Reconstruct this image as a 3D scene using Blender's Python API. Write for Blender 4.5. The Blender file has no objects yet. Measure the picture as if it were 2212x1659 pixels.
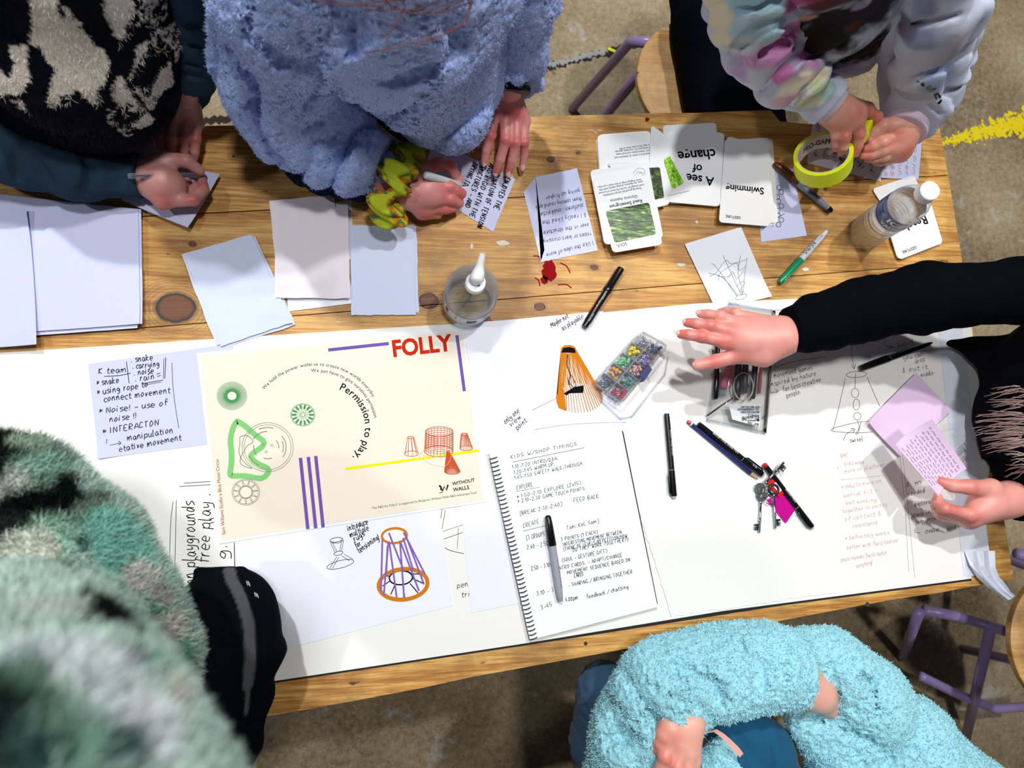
import bpy, bmesh, math, random
import numpy as np
from mathutils import Vector, Matrix
random.seed(7); RNG = np.random.default_rng(11)
scn = bpy.context.scene
COL = scn.collection
Z0 = 0.75                       # table top height
# ------------------------------------------------------------------ camera
F, NX, NY, H = 1486.2, -235.3, 154.3, 1.1346
_d = np.array([NX / F, NY / F, 1.0]); _d /= np.linalg.norm(_d)
_up = -_d
_y = np.array([0, -1, 0.0]); _y -= _y @ _up * _up; _y /= np.linalg.norm(_y)
R = np.array([np.cross(_y, _up), _y, _up])
CAMP = np.array([0, 0, Z0 + H])
def Wp(u, v, z=0.0):            # measured point of the photo at height z above the table -> place in the room
    w = R @ np.array([(u - 1106) / F, (v - 829.5) / F, 1.0])
    t = (z - H) / w[2]
    return np.array([w[0] * t, w[1] * t, Z0 + z])
def PR(u, v, z, r):             # measured radius -> metres
    w = R @ np.array([(u - 1106) / F, (v - 829.5) / F, 1.0])
    return r * (z - H) / w[2] / F
cd = bpy.data.cameras.new('camera'); cam = bpy.data.objects.new('camera', cd); COL.objects.link(cam)
M = Matrix.Identity(4)
for i in range(3):
    M[i][0] = R[i, 0]; M[i][1] = -R[i, 1]; M[i][2] = -R[i, 2]; M[i][3] = CAMP[i]
cam.matrix_world = M
cd.sensor_width = 36; cd.lens = F / 2212 * 36; cd.clip_start = 0.01
cd.dof.use_dof = True; cd.dof.focus_distance = 1.12; cd.dof.aperture_fstop = 4.6
scn.camera = cam
# ------------------------------------------------------------------ light
scn.view_settings.view_transform = 'Standard'; scn.view_settings.look = 'None'
scn.view_settings.gamma = 1; scn.view_settings.exposure = -0.52; scn.view_settings.use_curve_mapping = False
wd = bpy.data.worlds.new('world'); scn.world = wd; wd.use_nodes = True
wd.node_tree.nodes['Background'].inputs[0].default_value = (0.75, 0.83, 1.0, 1)
wd.node_tree.nodes['Background'].inputs[1].default_value = 0.065
def area(name, loc, target, size, power, col):
    l = bpy.data.lights.new(name, 'AREA'); l.shape = 'DISK'; l.size = size; l.energy = power; l.color = col
    o = bpy.data.objects.new(name, l); COL.objects.link(o); o.location = loc
    o.rotation_euler = (Vector(target) - Vector(loc)).to_track_quat('-Z', 'Y').to_euler()
    return o
area('overhead_light', (1.5, 1.75, 5.2), (0.5, 0.1, .75), 0.15, 125, (1, .98, .95))
area('overhead_light', (-.75, 2.6, 5.2), (0.2, 0.1, .75), 0.15, 190, (.96, .98, 1))
area('overhead_light', (-2.7, .25, 5.0), (0.2, 0, .75), 0.2, 55, (.92, .96, 1))
area('overhead_light', (.25, .62, 5.3), (0.25, .5, .75), 0.35, 105, (1, 1, 1))  # added overhead fill, brightens the fleece and hands of the far people
# ------------------------------------------------------------------ materials
def lin(c):
    return tuple((x / 12.92 if x <= .04045 else ((x + .055) / 1.055) ** 2.4) for x in [k / 255 for k in c])
def mat(name, c, rough=.6, metal=0, bump=0, bscale=200, var=0, vscale=30, attr=False, spec=.5, sheen=0, detail=3, bdist=.002):
    m = bpy.data.materials.new(name); m.use_nodes = True; nt = m.node_tree; b = nt.nodes['Principled BSDF']
    b.inputs['Base Color'].default_value = (*lin(c), 1); b.inputs['Roughness'].default_value = rough
    b.inputs['Metallic'].default_value = metal; b.inputs['Specular IOR Level'].default_value = spec
    if sheen: b.inputs['Sheen Weight'].default_value = sheen
    tc = nt.nodes.new('ShaderNodeTexCoord')
    src = None
    if attr:
        a = nt.nodes.new('ShaderNodeAttribute'); a.attribute_name = 'Col'; src = a.outputs['Color']
    if var:
        n = nt.nodes.new('ShaderNodeTexNoise'); n.inputs['Scale'].default_value = vscale; n.inputs['Detail'].default_value = 5
        nt.links.new(tc.outputs['Object'], n.inputs['Vector'])
        mp = nt.nodes.new('ShaderNodeMapRange'); mp.inputs[1].default_value = .3; mp.inputs[2].default_value = .7
        mp.inputs[3].default_value = 1 - var; mp.inputs[4].default_value = 1 + var
        nt.links.new(n.outputs[0], mp.inputs[0])
        mx = nt.nodes.new('ShaderNodeMix'); mx.data_type = 'RGBA'; mx.blend_type = 'MULTIPLY'; mx.inputs[0].default_value = 1
        if src: nt.links.new(src, mx.inputs[6])
        else: mx.inputs[6].default_value = (*lin(c), 1)
        cb = nt.nodes.new('ShaderNodeCombineColor')
        for k in range(3): nt.links.new(mp.outputs[0], cb.inputs[k])
        nt.links.new(cb.outputs[0], mx.inputs[7]); src = mx.outputs[2]
    if src: nt.links.new(src, b.inputs['Base Color'])
    if bump:
        n = nt.nodes.new('ShaderNodeTexNoise'); n.inputs['Scale'].default_value = bscale; n.inputs['Detail'].default_value = detail
        nt.links.new(tc.outputs['Object'], n.inputs['Vector'])
        bp = nt.nodes.new('ShaderNodeBump'); bp.inputs['Strength'].default_value = bump; bp.inputs['Distance'].default_value = bdist
        nt.links.new(n.outputs[0], bp.inputs['Height']); nt.links.new(bp.outputs[0], b.inputs['Normal'])
    return m
def clear(name, tint=(235, 240, 245), mixf=.25, rough=.05, tr=.93, milk=.06):
    m = bpy.data.materials.new(name); m.use_nodes = True; nt = m.node_tree; nt.nodes.remove(nt.nodes['Principled BSDF'])
    out = nt.nodes['Material Output']
    t = nt.nodes.new('ShaderNodeBsdfTransparent'); t.inputs[0].default_value = (*[1 - (1 - x) * .5 * (2 - tr) * .6 for x in lin(tint)], 1)
    g = nt.nodes.new('ShaderNodeBsdfGlossy'); g.inputs['Roughness'].default_value = rough
    df = nt.nodes.new('ShaderNodeBsdfDiffuse'); df.inputs[0].default_value = (*lin(tint), 1)
    lw = nt.nodes.new('ShaderNodeLayerWeight'); lw.inputs[0].default_value = .5
    pw = nt.nodes.new('ShaderNodeMath'); pw.operation = 'POWER'; nt.links.new(lw.outputs['Facing'], pw.inputs[0]); pw.inputs[1].default_value = 3
    ma = nt.nodes.new('ShaderNodeMath'); ma.operation = 'MULTIPLY_ADD'; nt.links.new(pw.outputs[0], ma.inputs[0]); ma.inputs[1].default_value = mixf; ma.inputs[2].default_value = .03
    m2 = nt.nodes.new('ShaderNodeMath'); m2.operation = 'MULTIPLY_ADD'; nt.links.new(pw.outputs[0], m2.inputs[0]); m2.inputs[1].default_value = mixf * 1.6; m2.inputs[2].default_value = milk
    x1 = nt.nodes.new('ShaderNodeMixShader'); nt.links.new(m2.outputs[0], x1.inputs[0]); nt.links.new(t.outputs[0], x1.inputs[1]); nt.links.new(df.outputs[0], x1.inputs[2])
    mx = nt.nodes.new('ShaderNodeMixShader')
    nt.links.new(ma.outputs[0], mx.inputs[0]); nt.links.new(x1.outputs[0], mx.inputs[1]); nt.links.new(g.outputs[0], mx.inputs[2])
    nt.links.new(mx.outputs[0], out.inputs[0])
    return m
def glassy(name, c=(250, 252, 255), ior=1.33, mixt=.55, rough=.02):
    m = bpy.data.materials.new(name); m.use_nodes = True; nt = m.node_tree; nt.nodes.remove(nt.nodes['Principled BSDF'])
    out = nt.nodes['Material Output']
    t = nt.nodes.new('ShaderNodeBsdfTransparent'); t.inputs[0].default_value = (*lin(c), 1)
    g = nt.nodes.new('ShaderNodeBsdfGlass'); g.inputs['IOR'].default_value = ior; g.inputs['Roughness'].default_value = rough
    mx = nt.nodes.new('ShaderNodeMixShader'); mx.inputs[0].default_value = 1 - mixt
    nt.links.new(t.outputs[0], mx.inputs[1]); nt.links.new(g.outputs[0], mx.inputs[2]); nt.links.new(mx.outputs[0], out.inputs[0])
    return m
# ------------------------------------------------------------------ object helpers
def link(name, me, m=None, parent=None, smooth=False):
    o = bpy.data.objects.new(name, me); COL.objects.link(o)
    if m is not None:
        for k in (m if isinstance(m, (list, tuple)) else [m]): me.materials.append(k)
    if parent is not None: o.parent = parent; o.matrix_parent_inverse = parent.matrix_basis.inverted()
    if smooth: me.shade_smooth()
    return o
def tag(o, label, cat, group=None, kind=None):
    if label: o['label'] = label
    if cat: o['category'] = cat
    if group: o['group'] = group
    if kind: o['kind'] = kind
    return o
def empty(name, loc, label, cat, group=None):
    o = bpy.data.objects.new(name, None); COL.objects.link(o); o.location = loc; o.empty_display_size = .02
    return tag(o, label, cat, group)
def pyd(V, Fc):
    me = bpy.data.meshes.new('mesh'); me.from_pydata([tuple(map(float, v)) for v in V], [], Fc); me.update(); return me
class MB:                        # collects simple solids into one mesh
    def __init__(s): s.V = []; s.F = []
    def add(s, V, Fc):
        n = len(s.V); s.V += [tuple(map(float, v)) for v in V]; s.F += [tuple(n + i for i in f) for f in Fc]; return s
    def prism(s, poly, z0, z1):  # poly: list of xy(z) world points; vertical prism
        n = len(poly); a = sum(poly[i][0] * poly[(i + 1) % n][1] - poly[(i + 1) % n][0] * poly[i][1] for i in range(n))
        if a < 0: poly = poly[::-1]
        V = [(p[0], p[1], z0) for p in poly] + [(p[0], p[1], z1) for p in poly]
        Fc = [tuple(range(n))[::-1], tuple(range(n, 2 * n))] + [(i, (i + 1) % n, n + (i + 1) % n, n + i) for i in range(n)]
        return s.add(V, Fc)
    def tube(s, P, r, n=10, caps=True):
        P = [np.array(p, float) for p in P]; rr = r if isinstance(r, (list, tuple)) else [r] * len(P)
        V = []; Fc = []; x = None
        for i, p in enumerate(P):
            t = P[min(i + 1, len(P) - 1)] - P[max(i - 1, 0)]; t /= (np.linalg.norm(t) + 1e-12)
            if x is None:
                x = np.cross(t, [0, 0, 1.0]);
                if np.linalg.norm(x) < 1e-3: x = np.cross(t, [0, 1.0, 0])
            x = x - x @ t * t; x /= np.linalg.norm(x); y = np.cross(t, x)
            for k in range(n):
                a = 2 * math.pi * k / n; V.append(p + rr[i] * (math.cos(a) * x + math.sin(a) * y))
        for i in range(len(P) - 1):
            for k in range(n):
                k2 = (k + 1) % n; Fc.append((i * n + k, i * n + k2, (i + 1) * n + k2, (i + 1) * n + k))
        if caps: Fc += [tuple(range(n))[::-1], tuple(range((len(P) - 1) * n, len(P) * n))]
        return s.add(V, Fc)
    def ball(s, c, r, n=10, sc=(1, 1, 1)):
        V = []; Fc = []; m = n // 2 + 1
        for i in range(m + 1):
            t = math.pi * i / m
            for k in range(n):
                a = 2 * math.pi * k / n; V.append((c[0] + r * sc[0] * math.sin(t) * math.cos(a), c[1] + r * sc[1] * math.sin(t) * math.sin(a), c[2] + r * sc[2] * math.cos(t)))
        for i in range(m):
            for k in range(n): Fc.append((i * n + k, (i + 1) * n + k, (i + 1) * n + (k + 1) % n, i * n + (k + 1) % n))
        return s.add(V, Fc)
    def build(s, name, m=None, parent=None, smooth=False): return link(name, pyd(s.V, s.F), m, parent, smooth)
def lathe(name, prof, c, axis, m, parent=None, n=24, smooth=True, caps=True):   # prof: (distance, radius) along axis from c
    c = np.array(c, float); z = np.array(axis, float); z /= np.linalg.norm(z); x = np.cross(z, [0, 0, 1.0])
    if np.linalg.norm(x) < 1e-3: x = np.array([1.0, 0, 0])
    x /= np.linalg.norm(x); y = np.cross(z, x); V = []; Fc = []; K = len(prof)
    for t, r in prof: V += [c + z * t + max(r, 1e-5) * (x * math.cos(6.283185 * k / n) + y * math.sin(6.283185 * k / n)) for k in range(n)]
    for i in range(K - 1): Fc += [(i * n + k, i * n + (k + 1) % n, (i + 1) * n + (k + 1) % n, (i + 1) * n + k) for k in range(n)]
    if caps: Fc += [tuple(range(n))[::-1], tuple(range((K - 1) * n, K * n))]
    o = MB().add(V, Fc).build(name, m, parent, smooth)
    if smooth: o.data.set_sharp_from_angle(angle=.7)
    return o
def rounded(poly, r, n=5):       # round the corners of a polygon of world xy points
    out = []; N = len(poly)
    for i in range(N):
        p = np.array(poly[i][:2]); a = np.array(poly[i - 1][:2]); b = np.array(poly[(i + 1) % N][:2])
        u = (a - p) / np.linalg.norm(a - p); w = (b - p) / np.linalg.norm(b - p)
        for k in range(n + 1):
            t = k / n; out.append((p + u * r * (1 - t) ** 2 + w * r * t ** 2))
    return out
# ------------------------------------------------------------------ writing
G = {}
for ln in """a 5 45 26 14 13 22 32 45 43 52
b 5 19 12;13 35 45 43 32 12
c 4 45 36 15 13 22 42
d 5 45 26 14 13 22 33 45;49 42
e 5 14 44 45 26 14 13 22 42
f 4 48 39 28 22;16 46
g 5 45 26 14 23 33 45 41 30 10
h 5 19 12;14 26 36 42
i 3 16 12;17 18
j 4 26 21 10;27 28
k 5 19 12;46 14 42
l 3 19 12 22
m 7 16 12;14 26 32;34 46 56 62
n 5 16 12;14 26 36 42
o 5 26 14 13 22 33 44 36 26
p 5 16 10;15 36 45 43 32 13
q 5 45 26 14 23 33 45 40 51
r 4 16 12;14 26 36
s 4 46 26 15 34 43 22 12
t 4 28 23 32 42;16 46
u 5 16 13 22 32 44;46 43 52
v 4 16 22 36
w 6 16 22 35 42 56
x 4 16 42;46 12
y 5 16 14 23 34;46 41 20 10
z 4 16 46 12 42
A 5 12 38 52;24 44
B 5 12 18 38 46 15 44 43 32 12
C 5 47 28 15 13 22 43
D 5 12 18 37 45 33 12
E 5 48 18 12 42;15 35
F 5 48 18 12;15 35
G 5 47 28 14 22 42 44 34
H 5 18 12;48 42;15 45
I 3 18 12
J 4 48 43 22 13
K 5 18 12;48 15 42
L 4 18 12 42
M 6 12 18 34 58 52
N 5 12 18 42 48
O 5 28 15 13 22 33 45 37 28
P 5 12 18 38 46 15
Q 5 28 15 13 22 33 45 37 28;33 41
R 5 12 18 38 46 15 42
S 5 47 28 16 44 33 12
T 5 18 48;28 22
U 5 18 13 22 43 48
V 5 18 32 58
W 6 18 22 35 42 58
X 5 18 42;48 12
Y 5 18 25 48;25 22
Z 5 18 48 12 42
0 5 28 15 13 22 33 45 37 28
1 3 16 28 22
2 5 17 28 47 12 42
3 5 18 38 35 44 33 12
4 5 38 14 44;36 32
5 5 48 18 15 35 43 12
6 5 38 14 22 43 35 14
7 5 18 48 22
8 5 38 17 44 32 13 46 38
9 5 45 26 38 46 42
. 2 12 13
, 2 13 01
- 4 14 44
! 2 18 14;12 13
? 4 17 38 46 24 23;12 13
/ 4 01 48
: 2 12 13;15 16
( 3 38 16 13 31
) 3 18 36 33 11
[ 3 38 18 11 31
] 3 18 38 31 11
* 4 14 46;16 44;27 23
& 5 43 27 38 12 43
+ 4 14 44;26 22
> 4 14 54;36 54 32""".split('\n'):
    ch, adv, rest = ln[0], ln[2], ln[4:]
    G[ch] = (int(adv), [[(int(q[0]), int(q[1])) for q in s.split()] for s in rest.split(';')])
class Ink:                       # flat ink: ribbons and print collected on one sheet
    def __init__(s, z=.0004): s.mb = MB(); s.z = z
    def line(s, P, w, z=None, closed=False, smooth=True):      # P: world xy points
        P = [np.array(p[:2], float) for p in P]; w = w * (1.3 if w < .0012 else 1)
        if closed: P.append(P[0])
        if smooth and len(P) > 2:
            Q = []
            for i in range(len(P) - 1):
                p0, p1, p2, p3 = P[max(i - 1, 0)], P[i], P[i + 1], P[min(i + 2, len(P) - 1)]
                for t in (0, .34, .67):
                    Q.append(.5 * ((2 * p1) + (-p0 + p2) * t + (2 * p0 - 5 * p1 + 4 * p2 - p3) * t * t + (-p0 + 3 * p1 - 3 * p2 + p3) * t ** 3))
            Q.append(P[-1]); P = Q
        s.n = getattr(s, 'n', 0) + 1; zz = (s.z if z is None else z) + s.n * 4e-7; V = []
        for i, p in enumerate(P):
            t = P[min(i + 1, len(P) - 1)] - P[max(i - 1, 0)]; t = t / (np.linalg.norm(t) + 1e-9); nrm = np.array([-t[1], t[0]]) * w / 2
            V += [(*(p - nrm), Z0 + zz), (*(p + nrm), Z0 + zz)]
        s.mb.add(V, [(2 * i, 2 * i + 2, 2 * i + 3, 2 * i + 1) for i in range(len(P) - 1)]); return s
    def px(s, P, w=.0006, closed=False, smooth=True, z=None):  # measured points
        return s.line([Wp(u, v, s.z) for u, v in P], w, z, closed, smooth)
    def hand(s, text, p0, p1, w=.0006, hgt=None, slant=.15, jit=.5):      # handwriting from p0 to p1
        a = Wp(*p0, s.z)[:2]; b = Wp(*p1, s.z)[:2]; L = np.linalg.norm(b - a); ex = (b - a) / L; ey = np.array([-ex[1], ex[0]])
        tot = sum(G[c][0] if c in G else 3.2 for c in text); sx = L / tot; sy = (hgt / 6 if hgt else sx * 1.05); x = 0
        for c in text:
            if c in G:
                dy = random.uniform(-jit, jit) * .5
                for st in G[c][1]:
                    pts = []
                    for (gx, gy) in st:
                        yy = (gy - 2 + dy + random.uniform(-jit, jit) * .3); xx = x + gx - 1 + slant * yy + random.uniform(-jit, jit) * .3
                        pts.append(a + ex * xx * sx + ey * yy * sy)
                    s.line(pts, w)
                x += G[c][0]
            else: x += 3.2
        return s
    def scribble(s, p0, p1, w=.0005, amp=.0015):               # illegibly small writing
        a = Wp(*p0, s.z)[:2]; b = Wp(*p1, s.z)[:2]; L = np.linalg.norm(b - a); ex = (b - a) / L; ey = np.array([-ex[1], ex[0]]); x = 0
        while x < L:
            wl = random.uniform(.006, .014); n = int(wl / .0013)
            s.line([a + ex * min(x + i * .0013, L) + ey * (amp * (i % 2) * random.uniform(.4, 1.3)) for i in range(n)], w); x += wl + .003
        return s
    def print(s, text, p0, p1, bold=0, xs=1, world=False):
        a, b = (np.array(p0), np.array(p1)) if world else (Wp(*p0, s.z)[:2], Wp(*p1, s.z)[:2])
        V, Fc, wid = textmesh(text, bold); L = np.linalg.norm(b - a); ex = (b - a) / L; ey = np.array([-ex[1], ex[0]]); k = L / wid
        s.mb.add([(*(a + ex * v[0] * k + ey * v[1] * k * xs), Z0 + s.z) for v in V], Fc); return s
    def arc(s, text, p1, p2, p3, hs=1.0, bold=0):               # print along the arc through three measured points
        A, B, C = (Wp(*p, s.z)[:2] for p in (p1, p2, p3)); M_ = 2 * np.array([B - A, C - A]); c = np.linalg.solve(M_, [B @ B - A @ A, C @ C - A @ A])
        r = np.linalg.norm(A - c); a0 = math.atan2(*(A - c)[::-1]); a1 = math.atan2(*(C - c)[::-1])
        while a1 > a0: a1 -= 6.2832
        ws = [(.30 if ch == ' ' else textmesh(ch, bold)[2] + .07) for ch in text]; k = (a0 - a1) * r / sum(ws); ang = a0
        for ch, w_ in zip(text, ws):
            if ch != ' ':
                V, Fc, wid = textmesh(ch, bold); m = ang - wid * k / 2 / r; ex = np.array([math.sin(m), -math.cos(m)]); ey = np.array([math.cos(m), math.sin(m)]); o = c + ey * r - ex * wid * k / 2
                s.mb.add([(*(o + ex * v[0] * k + ey * v[1] * k * hs), Z0 + s.z) for v in V], Fc)
            ang -= w_ * k / r
        return s
    def build(s, name, m, parent): return s.mb.build(name, m, parent)
_tc = {}
def textmesh(text, bold=0):
    if (text, bold) in _tc: return _tc[(text, bold)]
    cu = bpy.data.curves.new('t', 'FONT'); cu.body = text; cu.size = 1; cu.resolution_u = 3; cu.offset = bold; cu.fill_mode = 'FRONT'
    o = bpy.data.objects.new('t', cu); COL.objects.link(o)
    me = bpy.data.meshes.new_from_object(o.evaluated_get(bpy.context.evaluated_depsgraph_get()))
    V = np.array([v.co[:] for v in me.vertices]); Fc = [tuple(p.vertices) for p in me.polygons]
    bpy.data.objects.remove(o); bpy.data.curves.remove(cu); bpy.data.meshes.remove(me)
    if len(V) == 0: V = np.zeros((1, 3)); Fc = []
    V[:, 0] -= V[:, 0].min(); _tc[(text, bold)] = (V, Fc, V[:, 0].max() + 1e-6); return _tc[(text, bold)]
# ------------------------------------------------------------------ soft bodies: distance fields meshed by surface nets
def vnoise(P, scale, seed=0):
    g = np.random.default_rng(seed).random((32, 32, 32)).astype(np.float32)
    q = P / scale; i = np.floor(q).astype(int); f = (q - i); f = f * f * (3 - 2 * f); r = 0
    for dx in (0, 1):
        for dy in (0, 1):
            for dz in (0, 1):
                w = (f[..., 0] if dx else 1 - f[..., 0]) * (f[..., 1] if dy else 1 - f[..., 1]) * (f[..., 2] if dz else 1 - f[..., 2])
                r = r + w * g[(i[..., 0] + dx) % 32, (i[..., 1] + dy) % 32, (i[..., 2] + dz) % 32]
    return r
def S(u1, v1, z1, r1, u2, v2, z2, r2, k=.02, s=1, flat=1):   # limb segment from measured points, radii in measured pixels
    return (Wp(u1, v1, z1), Wp(u2, v2, z2), PR(u1, v1, z1, r1), PR(u2, v2, z2, r2), k, s)
def SM(a, b, ra, rb, k=.01, s=1): return (np.array(a, float), np.array(b, float), ra, rb, k, s)
def chain(pts, k=.02):           # pts: (u,v,z,r)
    return [S(*pts[i], *pts[i + 1], k=k) for i in range(len(pts) - 1)]
def sdf(prims, vox, noise=None, floor=None, cuts=()):
    lo = np.min([np.minimum(p[0] - p[2], p[1] - p[3]) for p in prims if p[5] > 0], 0) - vox * 3 - .005
    hi = np.max([np.maximum(p[0] + p[2], p[1] + p[3]) for p in prims if p[5] > 0], 0) + vox * 3 + .005
    n = np.ceil((hi - lo) / vox).astype(int) + 1
    D = np.full(n, .04, np.float32)
    ax = [lo[i] + vox * np.arange(n[i]) for i in range(3)]
    for a, b, ra, rb, k, s in prims:
        mg = max(ra, rb) + k + vox * 3
        i0 = np.clip(np.floor((np.minimum(a, b) - mg - lo) / vox).astype(int), 0, n); i1 = np.clip(np.ceil((np.maximum(a, b) + mg - lo) / vox).astype(int) + 1, 0, n)
        if (i1 <= i0).any(): continue
        X = (ax[0][i0[0]:i1[0], None, None] - a[0]).astype(np.float32); Y = (ax[1][None, i0[1]:i1[1], None] - a[1]).astype(np.float32); Z = (ax[2][None, None, i0[2]:i1[2]] - a[2]).astype(np.float32)
        d = (b - a).astype(np.float32); L2 = float(d @ d) + 1e-12
        t = np.clip((X * d[0] + Y * d[1] + Z * d[2]) / L2, 0, 1)
        dist = np.sqrt((X - t * d[0]) ** 2 + (Y - t * d[1]) ** 2 + (Z - t * d[2]) ** 2) - (ra + (rb - ra) * t)
        sl = D[i0[0]:i1[0], i0[1]:i1[1], i0[2]:i1[2]]
        if s > 0:
            h = np.clip(.5 + .5 * (sl - dist) / k, 0, 1); sl[...] = sl * (1 - h) + dist * h - k * h * (1 - h)
        else:
            h = np.clip(.5 - .5 * (sl + dist) / k, 0, 1); sl[...] = sl * (1 - h) - dist * h + k * h * (1 - h)
    if noise is not None or floor is not None:
        if noise is not None:
            for sx in range(0, n[0], 12):         # thin slabs keep the memory low
                sb = D[sx:sx + 12]; near = np.abs(sb) < .02 + vox; idx = np.argwhere(near)
                if len(idx): sb[near] += noise((lo + (idx + [sx, 0, 0]) * vox).astype(np.float32)).astype(np.float32)
    for c_, nn_, reach in cuts:                    # open ends of sleeves: flat cuts
        i0 = np.clip(np.floor((c_ - reach - lo) / vox).astype(int), 0, n); i1 = np.clip(np.ceil((c_ + reach - lo) / vox).astype(int), 0, n)
        X = ax[0][i0[0]:i1[0], None, None] - c_[0]; Y = ax[1][None, i0[1]:i1[1], None] - c_[1]; Z = ax[2][None, None, i0[2]:i1[2]] - c_[2]
        sl = D[i0[0]:i1[0], i0[1]:i1[1], i0[2]:i1[2]]; pl = (X * nn_[0] + Y * nn_[1] + Z * nn_[2]).astype(np.float32); m_ = (X * X + Y * Y + Z * Z) < reach * reach
        sl[...] = np.where(m_, np.maximum(sl, pl), sl)
    if floor is not None:
        fl = np.maximum(D, (floor - ax[2])[None, None, :].astype(np.float32)); D = fl
    np.clip(D, -.04, .04, out=D)
    D[0] = D[-1] = .01; D[:, 0] = D[:, -1] = .01; D[:, :, 0] = D[:, :, -1] = .01
    return nets(D, lo, vox)
def nets(D, lo, vox):
    I = D < 0; n = np.array(D.shape) - 1
    c = np.zeros(n, np.int8)
    for dx in (0, 1):
        for dy in (0, 1):
            for dz in (0, 1): c += I[dx:n[0] + dx, dy:n[1] + dy, dz:n[2] + dz]
    act = (c > 0) & (c < 8); idx = np.argwhere(act); vid = np.full(n, -1, np.int64); vid[act] = np.arange(len(idx))
    acc = np.zeros((len(idx), 3)); cnt = np.zeros(len(idx))
    co = [(x, y, z) for x in (0, 1) for y in (0, 1) for z in (0, 1)]
    vals = {q: D[idx[:, 0] + q[0], idx[:, 1] + q[1], idx[:, 2] + q[2]] for q in co}
    for q in co:
        for k in range(3):
            if q[k] == 0:
                q2 = tuple(1 if j == k else q[j] for j in range(3)); a, b = vals[q], vals[q2]; m = (a < 0) != (b < 0)
                t = np.where(m, a / np.where(m, a - b, 1), 0); pt = np.array(q, float)[None] + np.zeros((len(idx), 3)); pt[:, k] = t
                acc[m] += pt[m]; cnt[m] += 1
    V = lo + (idx + acc / cnt[:, None]) * vox; faces = []
    for k in range(3):
        sl0 = [slice(1, None)] * 3; a = D; sa = [slice(1, n[j]) for j in range(3)]; sa[k] = slice(0, n[k]); sb = list(sa); sb[k] = slice(1, n[k] + 1)
        A = I[tuple(sa)]; B = I[tuple(sb)]; e = np.argwhere(A != B)
        off = np.array([s.start for s in sa]); e2 = e + off; o1, o2 = (k + 1) % 3, (k + 2) % 3
        d1 = np.zeros(3, int); d1[o1] = 1; d2 = np.zeros(3, int); d2[o2] = 1
        q = [vid[tuple((e2 - x).T)] for x in (d1 + d2, d2, 0 * d1, d1)]
        f = np.stack(q, 1); ins = A[tuple(e.T)]; f[~ins] = f[~ins][:, ::-1]; faces.append(f)
    return V, np.concatenate(faces)
def np_mesh(V, Fq, col=None):
    me = bpy.data.meshes.new('mesh'); me.vertices.add(len(V)); me.vertices.foreach_set('co', np.asarray(V, np.float32).ravel())
    k = Fq.shape[1]; me.loops.add(Fq.size); me.loops.foreach_set('vertex_index', Fq.astype(np.int32).ravel())
    me.polygons.add(len(Fq)); me.polygons.foreach_set('loop_start', np.arange(len(Fq), dtype=np.int32) * k)
    me.update(calc_edges=True)
    if col is not None: paint(me, col(np.asarray(V)))
    return me
def paint(me, C):
    at = me.color_attributes.new('Col', 'FLOAT_COLOR', 'POINT'); C = np.clip(np.asarray(C, np.float32), 0, 1)
    at.data.foreach_set('color', np.concatenate([C, np.ones((len(C), 1), np.float32)], 1).ravel())
def fur(name, src, parent, n, length, width, m, col, droop=(0, 0, -.3), rnd=.6, keep=None, lengthf=None):
    me = src.data; nv = len(me.vertices); V = np.empty(nv * 3, np.float32); me.vertices.foreach_get('co', V); V = V.reshape(-1, 3)
    Fq = np.empty(len(me.polygons) * 4, np.int32); me.loops.foreach_get('vertex_index', Fq); Fq = Fq.reshape(-1, 4)
    fn = np.cross(V[Fq[:, 2]] - V[Fq[:, 0]], V[Fq[:, 3]] - V[Fq[:, 1]]); fn /= (np.linalg.norm(fn, axis=1, keepdims=True) + 1e-12)
    cen = V[Fq].mean(1); ok = np.ones(len(Fq), bool) if keep is None else keep(cen, fn); ids = np.flatnonzero(ok)
    if len(ids) == 0: return
    pick = RNG.choice(ids, n); a = RNG.random((n, 1)); b = RNG.random((n, 1)); q = V[Fq[pick]]
    P = (q[:, 0] * (1 - a) + q[:, 1] * a) * (1 - b) + (q[:, 3] * (1 - a) + q[:, 2] * a) * b; N = fn[pick]
    d = N + RNG.normal(0, rnd, (n, 3)) + np.array(droop); d /= np.linalg.norm(d, axis=1, keepdims=True)
    d2 = d + RNG.normal(0, rnd * .8, (n, 3)) + np.array(droop); d2 /= np.linalg.norm(d2, axis=1, keepdims=True)
    L = length * RNG.uniform(.5, 1.3, (n, 1)); sd = np.cross(d, RNG.normal(0, 1, (n, 3))); sd /= np.linalg.norm(sd, axis=1, keepdims=True); sd *= width / 2
    mid = P + d * L * .5; tip = mid + d2 * L * .5; P = P - N * .001
    VV = np.stack([P - sd, P + sd, mid + sd * .8, mid - sd * .8, tip + sd * .1, tip - sd * .1], 1).reshape(-1, 3)
    base = np.arange(n)[:, None] * 6; FF = np.concatenate([base + [0, 1, 2, 3], base + [3, 2, 4, 5]])
    me2 = np_mesh(VV, FF); c = col(P) * RNG.uniform(.8, 1.15, (n, 1)); paint(me2, np.repeat(c, 6, 0))
    o = link(name, me2, m, parent, True); o['kind'] = 'stuff'; return o
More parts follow.
